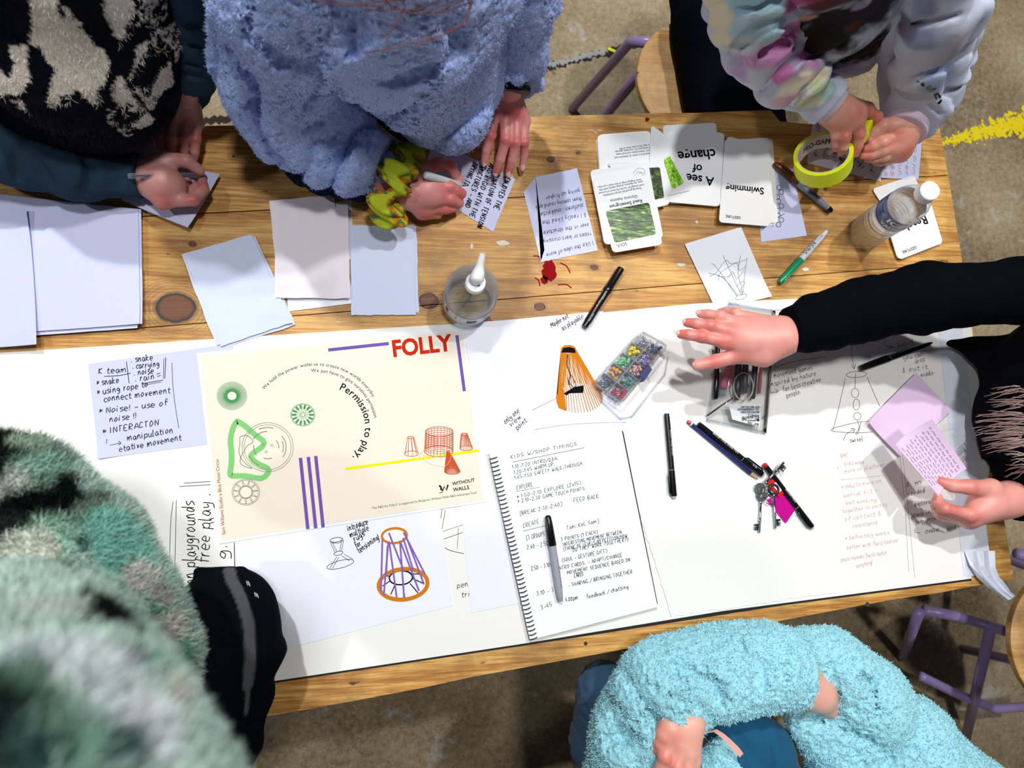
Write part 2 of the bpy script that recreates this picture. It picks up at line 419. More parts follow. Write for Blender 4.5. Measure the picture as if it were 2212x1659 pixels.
# ------------------------------------------------------------------ wood and concrete
class N:
    def __init__(s, name):
        s.m = bpy.data.materials.new(name); s.m.use_nodes = True; s.nt = s.m.node_tree; s.b = s.nt.nodes['Principled BSDF']
        s.co = s.nt.nodes.new('ShaderNodeTexCoord').outputs['Object']
    def set(s, sock, v):
        if isinstance(v, bpy.types.NodeSocket): s.nt.links.new(v, sock)
        else: sock.default_value = v
    def math(s, op, a, b=0.0, c=None, clamp=False):
        n = s.nt.nodes.new('ShaderNodeMath'); n.operation = op; n.use_clamp = clamp; s.set(n.inputs[0], a); s.set(n.inputs[1], b)
        if c is not None: s.set(n.inputs[2], c)
        return n.outputs[0]
    def vmath(s, op, a, b=None, scale=None):
        n = s.nt.nodes.new('ShaderNodeVectorMath'); n.operation = op; s.set(n.inputs[0], a)
        if b is not None: s.set(n.inputs[1], b)
        if scale is not None: s.set(n.inputs['Scale'], scale)
        return n.outputs['Value'] if op in ('LENGTH', 'DISTANCE', 'DOT_PRODUCT') else n.outputs[0]
    def noise(s, vec, scale, detail=4, rough=.55, dist=0):
        n = s.nt.nodes.new('ShaderNodeTexNoise'); s.set(n.inputs['Vector'], vec); n.inputs['Scale'].default_value = scale
        n.inputs['Detail'].default_value = detail; n.inputs['Roughness'].default_value = rough; n.inputs['Distortion'].default_value = dist
        return n.outputs[0]
    def ramp(s, f, stops):
        n = s.nt.nodes.new('ShaderNodeValToRGB'); s.set(n.inputs[0], f); e = n.color_ramp.elements
        while len(e) < len(stops): e.new(.5)
        for i, (p, c) in enumerate(stops): e[i].position = p; e[i].color = (*lin(c), 1)
        return n.outputs[0]
    def rng(s, f, a, b, c=0, d=1):
        n = s.nt.nodes.new('ShaderNodeMapRange'); s.set(n.inputs[0], f)
        for i, v in enumerate((a, b, c, d)): n.inputs[i + 1].default_value = v
        return n.outputs[0]
    def mix(s, f, a, b, blend='MIX'):
        n = s.nt.nodes.new('ShaderNodeMix'); n.data_type = 'RGBA'; n.blend_type = blend; s.set(n.inputs[0], f)
        for i, v in ((6, a), (7, b)): s.set(n.inputs[i], (*lin(v), 1) if isinstance(v, tuple) else v)
        return n.outputs[2]
    def map(s, rot, scale, loc=(0, 0, 0)):
        n = s.nt.nodes.new('ShaderNodeMapping'); s.set(n.inputs[0], s.co); n.inputs['Location'].default_value = loc
        n.inputs['Rotation'].default_value = rot; n.inputs['Scale'].default_value = scale; return n.outputs[0]
    def bump(s, h, st, d=.002):
        n = s.nt.nodes.new('ShaderNodeBump'); n.inputs['Strength'].default_value = st; n.inputs['Distance'].default_value = d
        s.set(n.inputs['Height'], h); s.nt.links.new(n.outputs[0], s.b.inputs['Normal'])
    def done(s, c, rough=.6):
        s.nt.links.new(c, s.b.inputs['Base Color']); s.set(s.b.inputs['Roughness'], rough); return s.m
TA = math.atan2(.10, 1.0)       # direction of the table
KNOTS = [(380, 665, .023), (925, 650, .013), (1190, 345, .006), (1165, 662, .008), (415, 527, .005), (505, 338, .003), (1283, 577, .004), (1248, 330, .004)]
def wood(name, seed, c0=(104, 60, 20), c1=(188, 130, 58), c2=(228, 182, 104), knots=True):
    n = N(name)
    g = n.map((0, 0, -TA), (1.6, 20, 4), (seed * 3.1, seed * 1.7, 0)); fg = n.map((0, 0, -TA), (5, 120, 20), (seed, seed, 0))
    a = n.noise(g, 1.6, 6, .6, .9); f = n.noise(fg, 2.2, 4, .6, .25)
    s1 = n.math('ADD', n.math('MULTIPLY', a, .52), n.math('MULTIPLY', f, .5))
    c = n.ramp(s1, [(.30, c0), (.47, c1), (.60, c2), (.74, c1)])
    blot = n.noise(n.co, 9, 5, .6); c = n.mix(n.rng(blot, .52, .72), c, (96, 66, 34), 'MIX') if 0 else n.mix(n.rng(blot, .45, .75, 0, .75), c, (92, 56, 22))
    if knots:
        for u, v, r in KNOTS:
            K = Wp(u, v, 0)
            q = n.vmath('SUBTRACT', n.co, tuple(K)); q = n.vmath('MULTIPLY', q, (.75, 1, 1)); d = n.math('ADD', n.vmath('LENGTH', q), n.math('MULTIPLY', n.math('SUBTRACT', n.noise(n.co, 30), .5), .012))
            ring = n.math('SINE', n.math('MULTIPLY', d, 1300)); mk = n.rng(d, r, r * 3.2, .5, 0)
            c = n.mix(n.math('MULTIPLY', mk, n.rng(ring, -1, 1, .2, 1)), c, (92, 56, 20))
            c = n.mix(n.rng(d, r * .85, r * 1.0, 1, 0), c, (104, 52, 12)); c = n.mix(n.math('MULTIPLY', n.rng(d, r * .75, r * .9), n.rng(d, r * .95, r * 1.1, 1, 0)), c, (28, 16, 8))
    sc = n.noise(n.map((0, 0, -TA), (14, 55, 10)), 1, 3, .7); w = n.noise(n.co, 3.5, 2)
    c = n.mix(n.math('MULTIPLY', n.rng(sc, .66, .72), n.rng(w, .5, .6, 0, .8)), c, (226, 214, 190))
    dk = n.noise(n.map((0, 0, -TA), (26, 60, 30), (3, 1, 0)), 1, 2, .5); c = n.mix(n.rng(dk, .72, .78, 0, .85), c, (36, 20, 10))
    n.bump(n.math('ADD', f, n.math('MULTIPLY', a, .5)), .45, .0015)
    return n.done(c, n.rng(f, .3, .7, .42, .62))
# floor
n = N('worn_concrete')
big = n.noise(n.co, 2.2, 5, .6); fine = n.noise(n.co, 60, 6, .75); spk = n.noise(n.co, 170, 2, .5)
c = n.ramp(n.math('ADD', n.math('MULTIPLY', big, .55), n.math('MULTIPLY', fine, .45)), [(.36, (92, 78, 56)), (.5, (150, 132, 102)), (.62, (178, 164, 134)), (.75, (196, 186, 166))])
c = n.mix(n.rng(spk, .66, .74, 0, .9), c, (214, 202, 176)); c = n.mix(n.rng(n.noise(n.co, 90, 3, .6), .64, .72, 0, .8), c, (52, 40, 28))
c = n.mix(n.math('MULTIPLY', n.rng(n.noise(n.co, 5, 6, .75), .58, .68), .75), c, (188, 188, 190))
n.bump(n.math('ADD', fine, n.math('MULTIPLY', big, 2)), .6, .004); M_floor = n.done(c, .75)
fl = link('floor', pyd([(-4, -4, 0), (5, -4, 0), (5, 5, 0), (-4, 5, 0)], [(0, 1, 2, 3)]), M_floor); fl['kind'] = 'structure'
def ragged(P, w, seed, z=.001, n=60):     # long uneven strip along floor points
    r = random.Random(seed); P = [np.array(p[:2]) for p in P]; pts = []
    for i in range(len(P) - 1):
        m = max(2, n // (len(P) - 1))
        pts += [P[i] + (P[i + 1] - P[i]) * k / m for k in range(m)]
    L = []; Rr = []
    for i, p in enumerate(pts):
        t = pts[min(i + 1, len(pts) - 1)] - pts[max(i - 1, 0)]; t = t / np.linalg.norm(t); q = np.array([-t[1], t[0]])
        jit = r.uniform(-.35, .35) * w; L.append(p + q * (w * r.uniform(.3, .7) + jit)); Rr.append(p - q * (w * r.uniform(.3, .7) - jit))
    V = []
    for a, b in zip(L, Rr): V += [(*a, z), (*b, z)]
    return V, [(2 * i, 2 * i + 1, 2 * i + 3, 2 * i + 2) for i in range(len(pts) - 1)]
FZ = -Z0
V, Q = ragged([Wp(440, 262, FZ), Wp(600, 240, FZ), Wp(1150, 160, FZ), Wp(1200, 140, FZ), Wp(1320, 112, FZ), Wp(1470, 72, FZ), Wp(1900, -40, FZ)], .018, 3, .0012, 160)
link('floor_crack', pyd(V, Q), mat('crack_dark', (44, 34, 26), .95, bump=.8, bscale=90), fl)
V, Q = ragged([Wp(1165, 145, FZ), Wp(1210, 135, FZ), Wp(1310, 112, FZ)], .014, 5, .0022, 50)
link('filler_strip', pyd(V, Q), mat('grey_filler', (150, 150, 150), .8, bump=.5, bscale=60), fl)
mb = MB(); r = random.Random(4)
A, B = Wp(2020, 312, FZ), Wp(2260, 250, FZ); dv = B - A
for i in range(620):             # flaking yellow paint line
    t = r.random(); q = A + dv * t; wdt = .008 + .05 * t; q = q + np.array([-.25, 1, 0]) * r.gauss(0, .35) * wdt * 1.2; s_ = r.uniform(.003, .009) * (.6 + t); ph = r.random() * 6
    mb.add([(q[0] + math.cos(ph + k * 1.26) * s_ * r.uniform(.4, 1.3), q[1] + math.sin(ph + k * 1.26) * s_ * r.uniform(.4, 1.3), .0015 + i * 1e-6) for k in range(5)], [(0, 1, 2, 3, 4)])
o = mb.build('paint_flakes', mat('yellow_paint', (236, 212, 20), .5), fl); o['kind'] = 'stuff'
mb = MB(); q = Wp(1312, 110, FZ); mb.prism([(q[0], q[1]), (q[0] + .022, q[1] - .008), (q[0] + .024, q[1]), (q[0] + .002, q[1] + .008)], .004, .007)
tag(mb.build('tape_scrap', mat('lime_scrap', (220, 228, 20), .6)), 'small scrap of lime yellow tape lying by the floor crack', 'tape scrap')
# ------------------------------------------------------------------ table
ex = np.array([math.cos(TA), math.sin(TA)]); ey = np.array([-ex[1], ex[0]])
tbl = empty('wooden_table', (0.3, .12, 0), 'long brown worn plank table that all the papers lie on', 'table')
top_a, top_b = Wp(300, 277)[:2], Wp(1665, 238)[:2]
def edge_top(x): return top_a[1] + (x - top_a[0]) * (Wp(1665, 238)[1] - top_a[1]) / (top_b[0] - top_a[0])
e0, e1 = Wp(560, 1552), Wp(2130, 1262)
def edge_bot(x): return e0[1] + (x - e0[0]) * (e1[1] - e0[1]) / (e1[0] - e0[0])
RX = lambda y: np.interp(y, [-.3, .65], [1.112, 1.03])
fr = [0, .155, .345, .535, .735, 1]
XL = -1.15
for i in range(5):
    a, b = fr[i], fr[i + 1]; P = []; m = 26; rr = random.Random(i)
    xe = [XL + (1.035 + .02 * 0 - XL) * k / m for k in range(m + 1)]
    def yy(x, f): return edge_top(x) * (1 - f) + edge_bot(x) * f
    hi = [(x, yy(x, a) - (.0008 if i else 0) + (rr.uniform(-.002, .001) if i == 0 else 0)) for x in xe]; lo_ = [(x, yy(x, b) + .0008 + (rr.uniform(-.001, .003) if i == 4 else 0)) for x in xe]
    yr = yy(1.05, (a + b) / 2)
    hi[-1] = (RX(hi[-1][1]), yy(RX(hi[-1][1]), a) - (.0008 if i else 0)); lo_[-1] = (RX(lo_[-1][1]), yy(RX(lo_[-1][1]), b) + .0008)
    if i == 0: hi = [p for p in hi if p[0] < Wp(1665, 240)[0] - .01 or p[0] > 1.0] ; hi.insert(-1, (Wp(1665, 240)[0], yy(Wp(1665, 240)[0], 0))); hi.insert(-1, tuple(Wp(1685, 262)[:2])); hi.insert(-1, tuple(Wp(1745, 268)[:2])); hi[-1] = tuple(Wp(2028, 268)[:2])
    MB().prism([tuple(p) for p in lo_ + hi[::-1]], Z0 - .032, Z0 - .0002 * (i % 2)).build('plank', wood('plank_wood', i + 1), tbl)
for x in (-.9, 0.1, .95):
    MB().prism([(x - .03, yy(x, .04)), (x + .03, yy(x, .04)), (x + .03, yy(x, .96)), (x - .03, yy(x, .96))], Z0 - .075, Z0 - .0325).build('cross_beam', wood('beam_wood', 9, knots=False), tbl)
for x in (-.9, .9):
    for f_ in (.12, .86):
        MB().prism([(x - .03, yy(x, f_) - .03), (x + .03, yy(x, f_) - .03), (x + .03, yy(x, f_) + .03), (x - .03, yy(x, f_) + .03)], 0, Z0 - .0755).build('leg', wood('leg_wood', 12, knots=False), tbl)
M_steel = mat('dull_steel', (170, 172, 178), .35, 1)
for u, v in ((1873, 1305), (2068, 1277), (1410, 1385), (1265, 1390)):
    p = Wp(u, v); MB().tube([(p[0], p[1], Z0 - .001), (p[0], p[1], Z0 + .0012)], .004 if u > 1800 else .003, 10).build('screw', M_steel if u > 1800 else mat('rust', (60, 44, 34), .8), tbl)
M_red = mat('red_paint', (140, 8, 14), .8, spec=.1)
def splat(name, c, r0, m, seed, z=.0003, k=26, st=(1, 1), parent=tbl):
    r = random.Random(seed); q = Wp(*c); return MB().prism([(q[0] + st[0] * r0 * math.cos(6.283 * i / k) * r.uniform(.7, 1.25), q[1] + st[1] * r0 * math.sin(6.283 * i / k) * r.uniform(.7, 1.25)) for i in range(k)], Z0 + .0001, Z0 + z).build(name, m, parent)
splat('paint_stain', (1187, 585), .0165, M_red, 3, st=(.75, 1.25)); splat('paint_stain', (1177, 605), .007, M_red, 4); splat('paint_stain', (1398, 258), .004, M_red, 5); splat('paint_stain', (1055, 692), .006, mat('plum_paint', (96, 20, 44), .5), 6)
for a, b in (((1210, 568), (1232, 590)), ((1152, 553), (1168, 562)), ((1155, 600), (1166, 618)), ((1205, 615), (1235, 622))):
    ink = Ink(.0003); ink.px([a, ((a[0] + b[0]) / 2 + 3, (a[1] + b[1]) / 2 - 4), b], .002); ink.build('paint_stain', M_red, tbl)
M_flake = mat('white_flake', (226, 220, 204), .7)
for (u, v, s_, st) in ((1086, 526, .008, (1.4, .6)), (1472, 572, .007, (1.3, .5)), (1019, 533, .004, (.7, 1.2)), (1740, 582, .005, (1.2, .7)), (1505, 480, .003, (1, 1))):
    splat('paint_chip', (u, v), s_, M_flake, u, .0006, 9, st)
# ------------------------------------------------------------------ paper
M_paper = mat('white_paper', (236, 238, 248), .75, bump=.15, bscale=600, bdist=.0003)
M_lav = mat('bluish_paper', (206, 210, 242), .75, bump=.15, bscale=600, bdist=.0003)
M_pinkish = mat('warm_paper', (240, 230, 238), .75, bump=.15, bscale=600, bdist=.0003)
M_lilac = mat('lilac_paper', (228, 200, 232), .75, bump=.1, bscale=600, bdist=.0003)
M_blue = mat('pale_blue_paper', (212, 220, 246), .75, bump=.15, bscale=600, bdist=.0003)
M_board = mat('white_board', (240, 239, 234), .7, bump=.12, bscale=300, bdist=.0003)
M_cream = mat('cream_print', (234, 224, 206), .55, bump=.05, bscale=200, bdist=.0003)
M_black = mat('black_ink', (10, 10, 12), .6, spec=.05); M_pencil = mat('pencil_line', (90, 90, 96), .6, spec=.05); M_brownink = mat('brown_ink', (150, 70, 45), .6, spec=.05); M_redink = mat('faint_red_ink', (196, 130, 124), .6, spec=.05)
def sheet(name, quad, z, m, label, cat='paper', group=None, th=.0003, curl=None, n=14, tear=0, seed=1):
    """a sheet over four measured corners; curl: list of (corner weight s,t, radius, lift)"""
    c = [Wp(u, v, z)[:2] for u, v in quad]; V = []; Fc = []; r = random.Random(seed); k = n + 1
    for side in (1, 0):
        for j in range(k):
            for i in range(k):
                s_, t_ = i / n, j / n; p = (c[0] * (1 - s_) + c[1] * s_) * (1 - t_) + (c[3] * (1 - s_) + c[2] * s_) * t_
                h = 0
                for (cs, ct, rad, lift) in (curl or []):
                    d = max(0, 1 - math.hypot(s_ - cs, t_ - ct) / rad); h += lift * d * d
                if tear and side == 1 and (i in (0, n) or j in (0, n)): jt = (r.uniform(-tear, tear), r.uniform(-tear, tear)); p = p + np.array(jt)
                V.append((p[0], p[1], Z0 + z + h - (0 if side else th)))
    kk = k * k
    if tear:
        for q in range(kk): V[kk + q] = (V[q][0], V[q][1], V[kk + q][2])
    for j in range(n):
        for i in range(n):
            a = j * k + i; Fc.append((a, a + k, a + k + 1, a + 1)); Fc.append((kk + a, kk + a + 1, kk + a + k + 1, kk + a + k))
    for i in range(n):
        for (a, b) in ((i, i + 1), (n * k + i + 1, n * k + i), ((i + 1) * k, i * k), (i * k + n, (i + 1) * k + n)): Fc.append((a, b, kk + b, kk + a))
    o = link(name, pyd(V, Fc), m, None, False)
    return tag(o, label, cat, group)
# boards covering the near half of the table
bq = lambda *p: [tuple(Wp(u, v, .002)[:2]) for u, v in p]
o = MB().prism(bq((-420, 802), (-300, 796), (0, 762), (480, 731), (1003, 698), (1240, 681), (1500, 656), (2040, 630), (2098, 700), (2140, 1000), (2098, 1250), (1560, 1320), (1120, 1392), (560, 1476), (-300, 1590), (-420, 1610)), Z0 + .0003, Z0 + .002).build('cover_board', M_board)
tag(o, 'large white card board covering the near half of the wooden table', 'board')
board = o; k = Ink(.0022)
k.px([(387, 1051), (455, 1047)], .0007); k.px([(397, 1044), (455, 1040)], .0007)
k.px([(374, 1083), (368, 1140), (366, 1260)], .0006); k.px([(381, 1080), (377, 1250)], .0006); k.px([(506, 1172), (508, 1250)], .0009)
k.hand('on playgrounds', (422, 1262), (420, 1080), .0011, .016); k.hand('h , free play .', (450, 1262), (456, 1062), .0011, .016); k.hand('g.', (492, 1206), (489, 1170), .0011, .016)
k.hand('" ', (455, 1132), (455, 1110), .001); k.px([(451, 1131), (462, 1128)], .001); k.px([(451, 1122), (462, 1119)], .001)
k.px([(955, 1100), (944, 1170), (957, 1165), (1000, 1150)], .0006, smooth=False); k.px([(962, 1102), (951, 1165)], .0006); k.px([(945, 1152), (1010, 1130)], .0005); k.px([(958, 1182), (975, 1190), (1002, 1196)], .0007); k.px([(990, 1140), (988, 1186)], .0005)
k.hand('pend', (988, 1270), (1022, 1264), .0007, .008); k.hand('tri', (997, 1290), (1018, 1288), .0007, .008)
k.hand('the', (1848, 732), (1880, 722), .0006, .008, .3); k.hand('trellis.', (1862, 746), (1905, 712), .0006, .008); k.hand('middle!', (1932, 722), (1972, 714), .0006, .008); k.hand('but if', (1940, 750), (1975, 742), .0006, .008); k.hand('you can', (1952, 778), (1996, 768), .0006, .008); k.hand('drop', (1978, 786), (2000, 779), .0006, .008)
k.hand('& out it', (1950, 805), (2006, 796), .0006, .008); k.hand('middle', (1990, 815), (2018, 808), .0006, .007)
k.px([(1843, 735), (1839, 760), (1845, 796)], .0006); k.px([(1839, 788), (1845, 797), (1848, 786)], .0006); k.px([(1911, 728), (1912, 745), (1928, 750)], .0006); k.px([(1920, 744), (1929, 750), (1920, 753)], .0006)
k.px([(1672, 793), (1720, 780), (1783, 771)], .0005); k.hand('movement games', (1672, 816), (1756, 798), .0006, .008); k.hand('inspired by nature', (1663, 836), (1765, 810), .0006, .008); k.hand('for less creative', (1692, 846), (1775, 823), .0006, .008); k.hand('people.', (1700, 860), (1732, 849), .0006, .008)
k.px([(1662, 838), (1666, 848), (1680, 845)], .0006); k.px([(1674, 840), (1681, 845), (1675, 850)], .0006)
circ = lambda u, v, a, b, rot=0, n_=22: [(u + a * math.cos(t) * math.cos(rot) - b * math.sin(t) * math.sin(rot), v + a * math.cos(t) * math.sin(rot) + b * math.sin(t) * math.cos(rot)) for t in [6.2832 * i / n_ for i in range(n_)]]
k.px(circ(1850, 809, 22, 6.5, -.05), .0006, True); k.px([(1848, 806), (1847, 838)], .0006); k.px(circ(1847, 849, 8, 10), .0006, True); k.px(circ(1850, 874, 7, 12), .0006, True); k.px(circ(1852, 899, 8, 8), .0006, True)
k.px([(1826, 817), (1812, 880), (1799, 930)], .0006); k.px([(1873, 814), (1888, 850), (1901, 878)], .0006); k.px([(1901, 911), (1860, 911), (1800, 925), (1802, 932), (1850, 935), (1885, 933)], .0006)
k.px([(1852, 908), (1856, 924), (1849, 936), (1853, 936), (1860, 912)], .0006); k.px([(1822, 952), (1828, 938), (1844, 928)], .0006); k.px([(1838, 926), (1846, 927), (1843, 934)], .0008); k.hand('swivel', (1836, 956), (1866, 952), .0006, .008)
for t, a, b in (('& m', (1957, 1052), (1995, 1044)), ('needed', (1962, 1072), (2000, 1063)), ('explorati', (1976, 1094), (2020, 1086)), ('space in', (1968, 1118), (2012, 1110)), ('sequence!', (1978, 1133), (2026, 1122)), ('creative', (2000, 1152), (2030, 1147)), ('block', (2046, 1146), (2068, 1142))): k.hand(t, a, b, .0006, .0075)
k.px([(1976, 1143), (1977, 1150), (1988, 1151)], .0006); k.build('handwriting', M_black, board)
k = Ink(.0021)
for t, a, b in (('BMC', (1817, 989), (1833, 986)), ('kids were', (1825, 1006), (1868, 1001)), ('more on platform!', (1825, 1022), (1912, 1008)), ('* Adults more on', (1818, 1056), (1906, 1042)), ('aerial kit -', (1822, 1075), (1898, 1062)), ('but working', (1828, 1090), (1895, 1083)), ('together in points', (1820, 1109), (1917, 1093)), ('of contact &', (1825, 1126), (1905, 1112)), ('resistance', (1843, 1141), (1898, 1131)), ('* Definitely works', (1826, 1167), (1922, 1154)), ('better with facilitation!', (1830, 1187), (1942, 1171)), ('pass needs facilitator', (1817, 1213), (1918, 1197)), ('scripting!', (1850, 1227), (1886, 1218))): k.hand(t, a, b, .00045, .0065)
k.px([(1816, 1037), (1910, 1027)], .0004); k.px([(1808, 1011), (1811, 1012)], .001); k.build('handwriting', M_redink, board)
k = Ink(.0021); k.px([(1944, 985), (1955, 1100), (1963, 1236)], .0004); k.px([(1950, 985), (1962, 1100), (1976, 1248)], .0004); k.build('handwriting', M_pencil, board)
MB().prism([tuple(Wp(u, v)[:2]) for u, v in ((560, 1480), (1120, 1396), (1700, 1306), (2098, 1254), (2097, 1249), (1700, 1296), (1120, 1386), (560, 1470))], Z0 + .0001, Z0 + .0009).build('board_edge', mat('board_core', (20, 18, 18), .8), board)
# tape over the right edge of the board
M_tape = mat('white_tape', (226, 230, 240), .5, bump=.6, bscale=60)
o = MB(); V = []; nn = 30; r = random.Random(2)
for i in range(nn + 1):
    t = i / nn; a = Wp(2022 + 60 * t, 655 + 590 * t, .003); b = Wp(2072 + 72 * t, 655 + 590 * t, .003); hh = r.uniform(0, .0012)
    V += [(a[0], a[1], Z0 + .0026), ((a[0] + b[0]) / 2 + r.uniform(-.002, .002), a[1], Z0 + .003 + hh), (b[0], b[1], Z0 + .0024 + r.uniform(0, .0006))]
o.add(V, [(3 * i + j, 3 * i + 3 + j, 3 * i + 4 + j, 3 * i + 1 + j) for i in range(nn) for j in (0, 1)]); o = o.build('tape_strip', M_tape)
tag(o, 'long strip of white tape stuck along the right edge of the board', 'tape')
V = []; r = random.Random(8)
pts = [(2084, 1190, 2150, 1190), (2092, 1220, 2150, 1225), (2112, 1248, 2158, 1245), (2135, 1270, 2170, 1262), (2160, 1288, 2182, 1278), (2172, 1298, 2196, 1288)]
for i, (u1, v1, u2, v2) in enumerate(pts):
    for q in range(6):
        t = q / 5; p = Wp(u1 + (u2 - u1) * t, v1 + (v2 - v1) * t, .006 + .006 * (q % 2) + .002 * i); V.append((p[0], p[1], p[2] + r.uniform(-.002, .003)))
o = MB().add(V, [(6 * i + j, 6 * i + j + 1, 6 * i + 7 + j, 6 * i + 6 + j) for i in range(5) for j in range(5)]).build('tape_flap', M_tape, None, False)
tag(o, 'crumpled loose flap of white tape hanging over the table corner', 'tape')
# ------------------------------------------------------------------ sheets on the table and the board
sh = sheet((lambda: 0) and 'paper_sheet', [(1000, 700), (1302, 672), (1353, 912), (1045, 985)], .0030, M_paper, 'white sheet printed with an orange slatted cone, left of the pin box', curl=[(1, 0, .3, .001)])
k = Ink(.0034); k.hand('Maybe not', (1192, 707), (1230, 686), .0007, .008, .25); k.hand('as playable', (1216, 714), (1262, 686), .0007, .008, .25); k.hand('only one', (1092, 916), (1124, 889), .0007, .008, .2); k.hand('view', (1104, 922), (1128, 901), .0007, .008, .2); k.hand('point.', (1118, 929), (1142, 908), .0007, .008, .2)
k.px([(1150, 886), (1176, 873), (1202, 860)], .0004); k.px([(1155, 928), (1240, 916), (1352, 912)], .0003); k.build('handwriting', M_black, sh)
M_or = mat('orange_print', (206, 124, 24), .6, spec=.05); M_dor = mat('brown_orange_print', (150, 78, 22), .6, spec=.05)
k = Ink(.0032)                    # orange slatted cone
P = [(1211, 757), (1217, 748), (1230, 744), (1240, 748), (1244, 755), (1262, 790), (1284, 822), (1303, 856), (1298, 870), (1284, 882), (1260, 890), (1236, 893), (1216, 888), (1204, 880), (1201, 868), (1204, 820), (1208, 780)]
dark = Ink(.00325); dark.mb.prism([tuple(Wp(*q)[:2]) for q in [(1211, 762), (1216, 752), (1228, 750), (1240, 753), (1243, 763)]], Z0 + .0031, Z0 + .0033)
dark.mb.prism([tuple(Wp(*q)[:2]) for q in [(1217, 850), (1240, 836), (1260, 833), (1259, 849), (1230, 850), (1222, 855)]], Z0 + .0031, Z0 + .0033)
dark.px([(1226, 766), (1225, 790), (1232, 810), (1229, 825), (1240, 838)], .0012); dark.px([(1228, 800), (1238, 818), (1244, 830), (1240, 840)], .0008); dark.px([(1226, 815), (1230, 832), (1236, 842)], .0008); dark.px([(1226, 765), (1230, 790), (1233, 815)], .0006)
for i in range(46):               # slats fan from the small upper ring to the wide lower ring
    t = i / 46 * 6.2832; a = (1228 + 15.5 * math.cos(t), 756 + 9 * math.sin(t)); b = (1252 + 50 * math.cos(t + .12), 858 + 32 * math.sin(t + .12) + 2)
    back = math.sin(t) < -.25
    k.px([a, b], .0011 if back else .0016 if abs(math.cos(t)) > .45 else .0009, smooth=False)
for t0 in (0, 1): k.px(circ(1228, 756, 15.5, 9.5), .0022, True)
k.mb.prism([tuple(Wp(*q)[:2]) for q in [(1211, 757), (1208, 780), (1204, 820), (1201, 868), (1206, 882), (1222, 888), (1220, 862), (1212, 820), (1213, 780)]], Z0 + .0031, Z0 + .00321)
k.build('cone_print', M_or, sh); dark.build('cone_shade_print', M_black, sh)
sh = sheet('paper_note', [(190, 786), (503, 742), (520, 950), (213, 991)], .0028, M_lav, 'pale blue handwritten note sticking out left of the cream poster', curl=[(0, 1, .25, .004)])
k = Ink(.0033)
for t, a, b in (('K team', (213, 808), (276, 803)), ('. snake', (284, 783), (332, 777)), ('. carrying', (287, 797), (346, 791)), ('. noise', (290, 811), (334, 806)), ('. rain', (293, 824), (336, 818)), ('* snake', (209, 833), (259, 826)), ('* using rope to', (210, 853), (322, 835)), ('connect movement', (225, 868), (370, 848)), ('* Noise! - use of', (214, 894), (364, 875)), ('noise !!', (237, 912), (297, 903)), ('* INTERACTON', (222, 938), (346, 917)), ('manipulation', (275, 952), (376, 934)), ('repetative movement', (232, 981), (394, 950))): k.hand(t, a, b, .0008, .0085)
k.px([(225, 813), (258, 811), (282, 806)], .0007); k.px([(273, 781), (276, 805), (279, 828)], .0007); k.px([(305, 829), (352, 821)], .0007); k.px([(310, 832), (348, 825)], .0005); k.px([(358, 772), (356, 818)], .0007); k.px([(354, 774), (353, 818)], .0005)
k.px([(338, 808), (346, 806)], .0007); k.px([(339, 813), (347, 811)], .0007); k.px([(371, 783), (375, 850), (386, 925)], .0005); k.px([(231, 948), (232, 962), (258, 957)], .0006); k.px([(256, 953), (261, 957), (256, 961)], .0008)
k.build('handwriting', M_black, sh)
# hoop drawing under the poster, blank sheets, torn sheet
sh = sheet('paper_sheet', [(505, 1160), (948, 1092), (978, 1308), (575, 1413)], .0030, M_paper, 'white sheet with an orange and purple hoop drawing below the poster')
k = Ink(.0036)
for t, a, b in (('introduce', (752, 1147), (797, 1131)), ('multiple', (757, 1161), (799, 1144)), ('rugs', (767, 1170), (790, 1156)), ('for', (770, 1184), (782, 1177)), ('tensioning!', (776, 1195), (822, 1163))): k.hand(t, a, b, .0009, .0085)
k.px(circ(726, 1166, 13, 5, -.15), .0006, True); k.px(circ(727, 1167, 14, 6, -.1), .0005, True); k.px(circ(731, 1195, 10, 4, -.2), .0006, True); k.px(circ(735, 1219, 30, 8, -.25), .0006, True)
for l in ([(714, 1172), (724, 1194)], [(718, 1172), (728, 1192)], [(738, 1167), (734, 1190)], [(742, 1167), (738, 1190)], [(727, 1203), (712, 1228)], [(732, 1203), (718, 1228)], [(737, 1200), (756, 1212)], [(743, 1197), (762, 1208)]): k.px(l, .0005)
k.px(circ(866, 1248, 25, 15, -.08), .0022, True)
for i in range(9): t = i * .698; k.px([(866 + 26 * math.cos(t), 1250 + 16 * math.sin(t)), (871 + 46 * math.cos(t + .1), 1258 + 32 * math.sin(t + .1))], .0016, smooth=False)
k.build('handwriting', M_black, sh); M_pur = mat('purple_print', (132, 96, 176), .6, spec=.05)
k = Ink(.0040); k.px(circ(852, 1157, 27, 16, -.08), .0036, True); k.px(circ(871, 1262, 53, 33, -.1), .0062, True); k.build('hoop_print', M_or, sh)
k = Ink(.0043)
for a, b in (((826, 1165), (823, 1278)), ((839, 1170), (829, 1286)), ((841, 1172), (857, 1290)), ((840, 1151), (872, 1232)), ((864, 1168), (873, 1292)), ((866, 1173), (905, 1276)), ((871, 1162), (893, 1232)), ((872, 1150), (918, 1240)), ((877, 1158), (916, 1262)), ((837, 1180), (834, 1245))): k.px([a, b], .0026, smooth=False)
k.build('strap_print', M_pur, sh)
sheet('paper_sheet', [(995, 1085), (1120, 1060), (1140, 1300), (1018, 1324)], .0030, M_paper, 'blank white sheet half hidden under the left side of the spiral notebook')
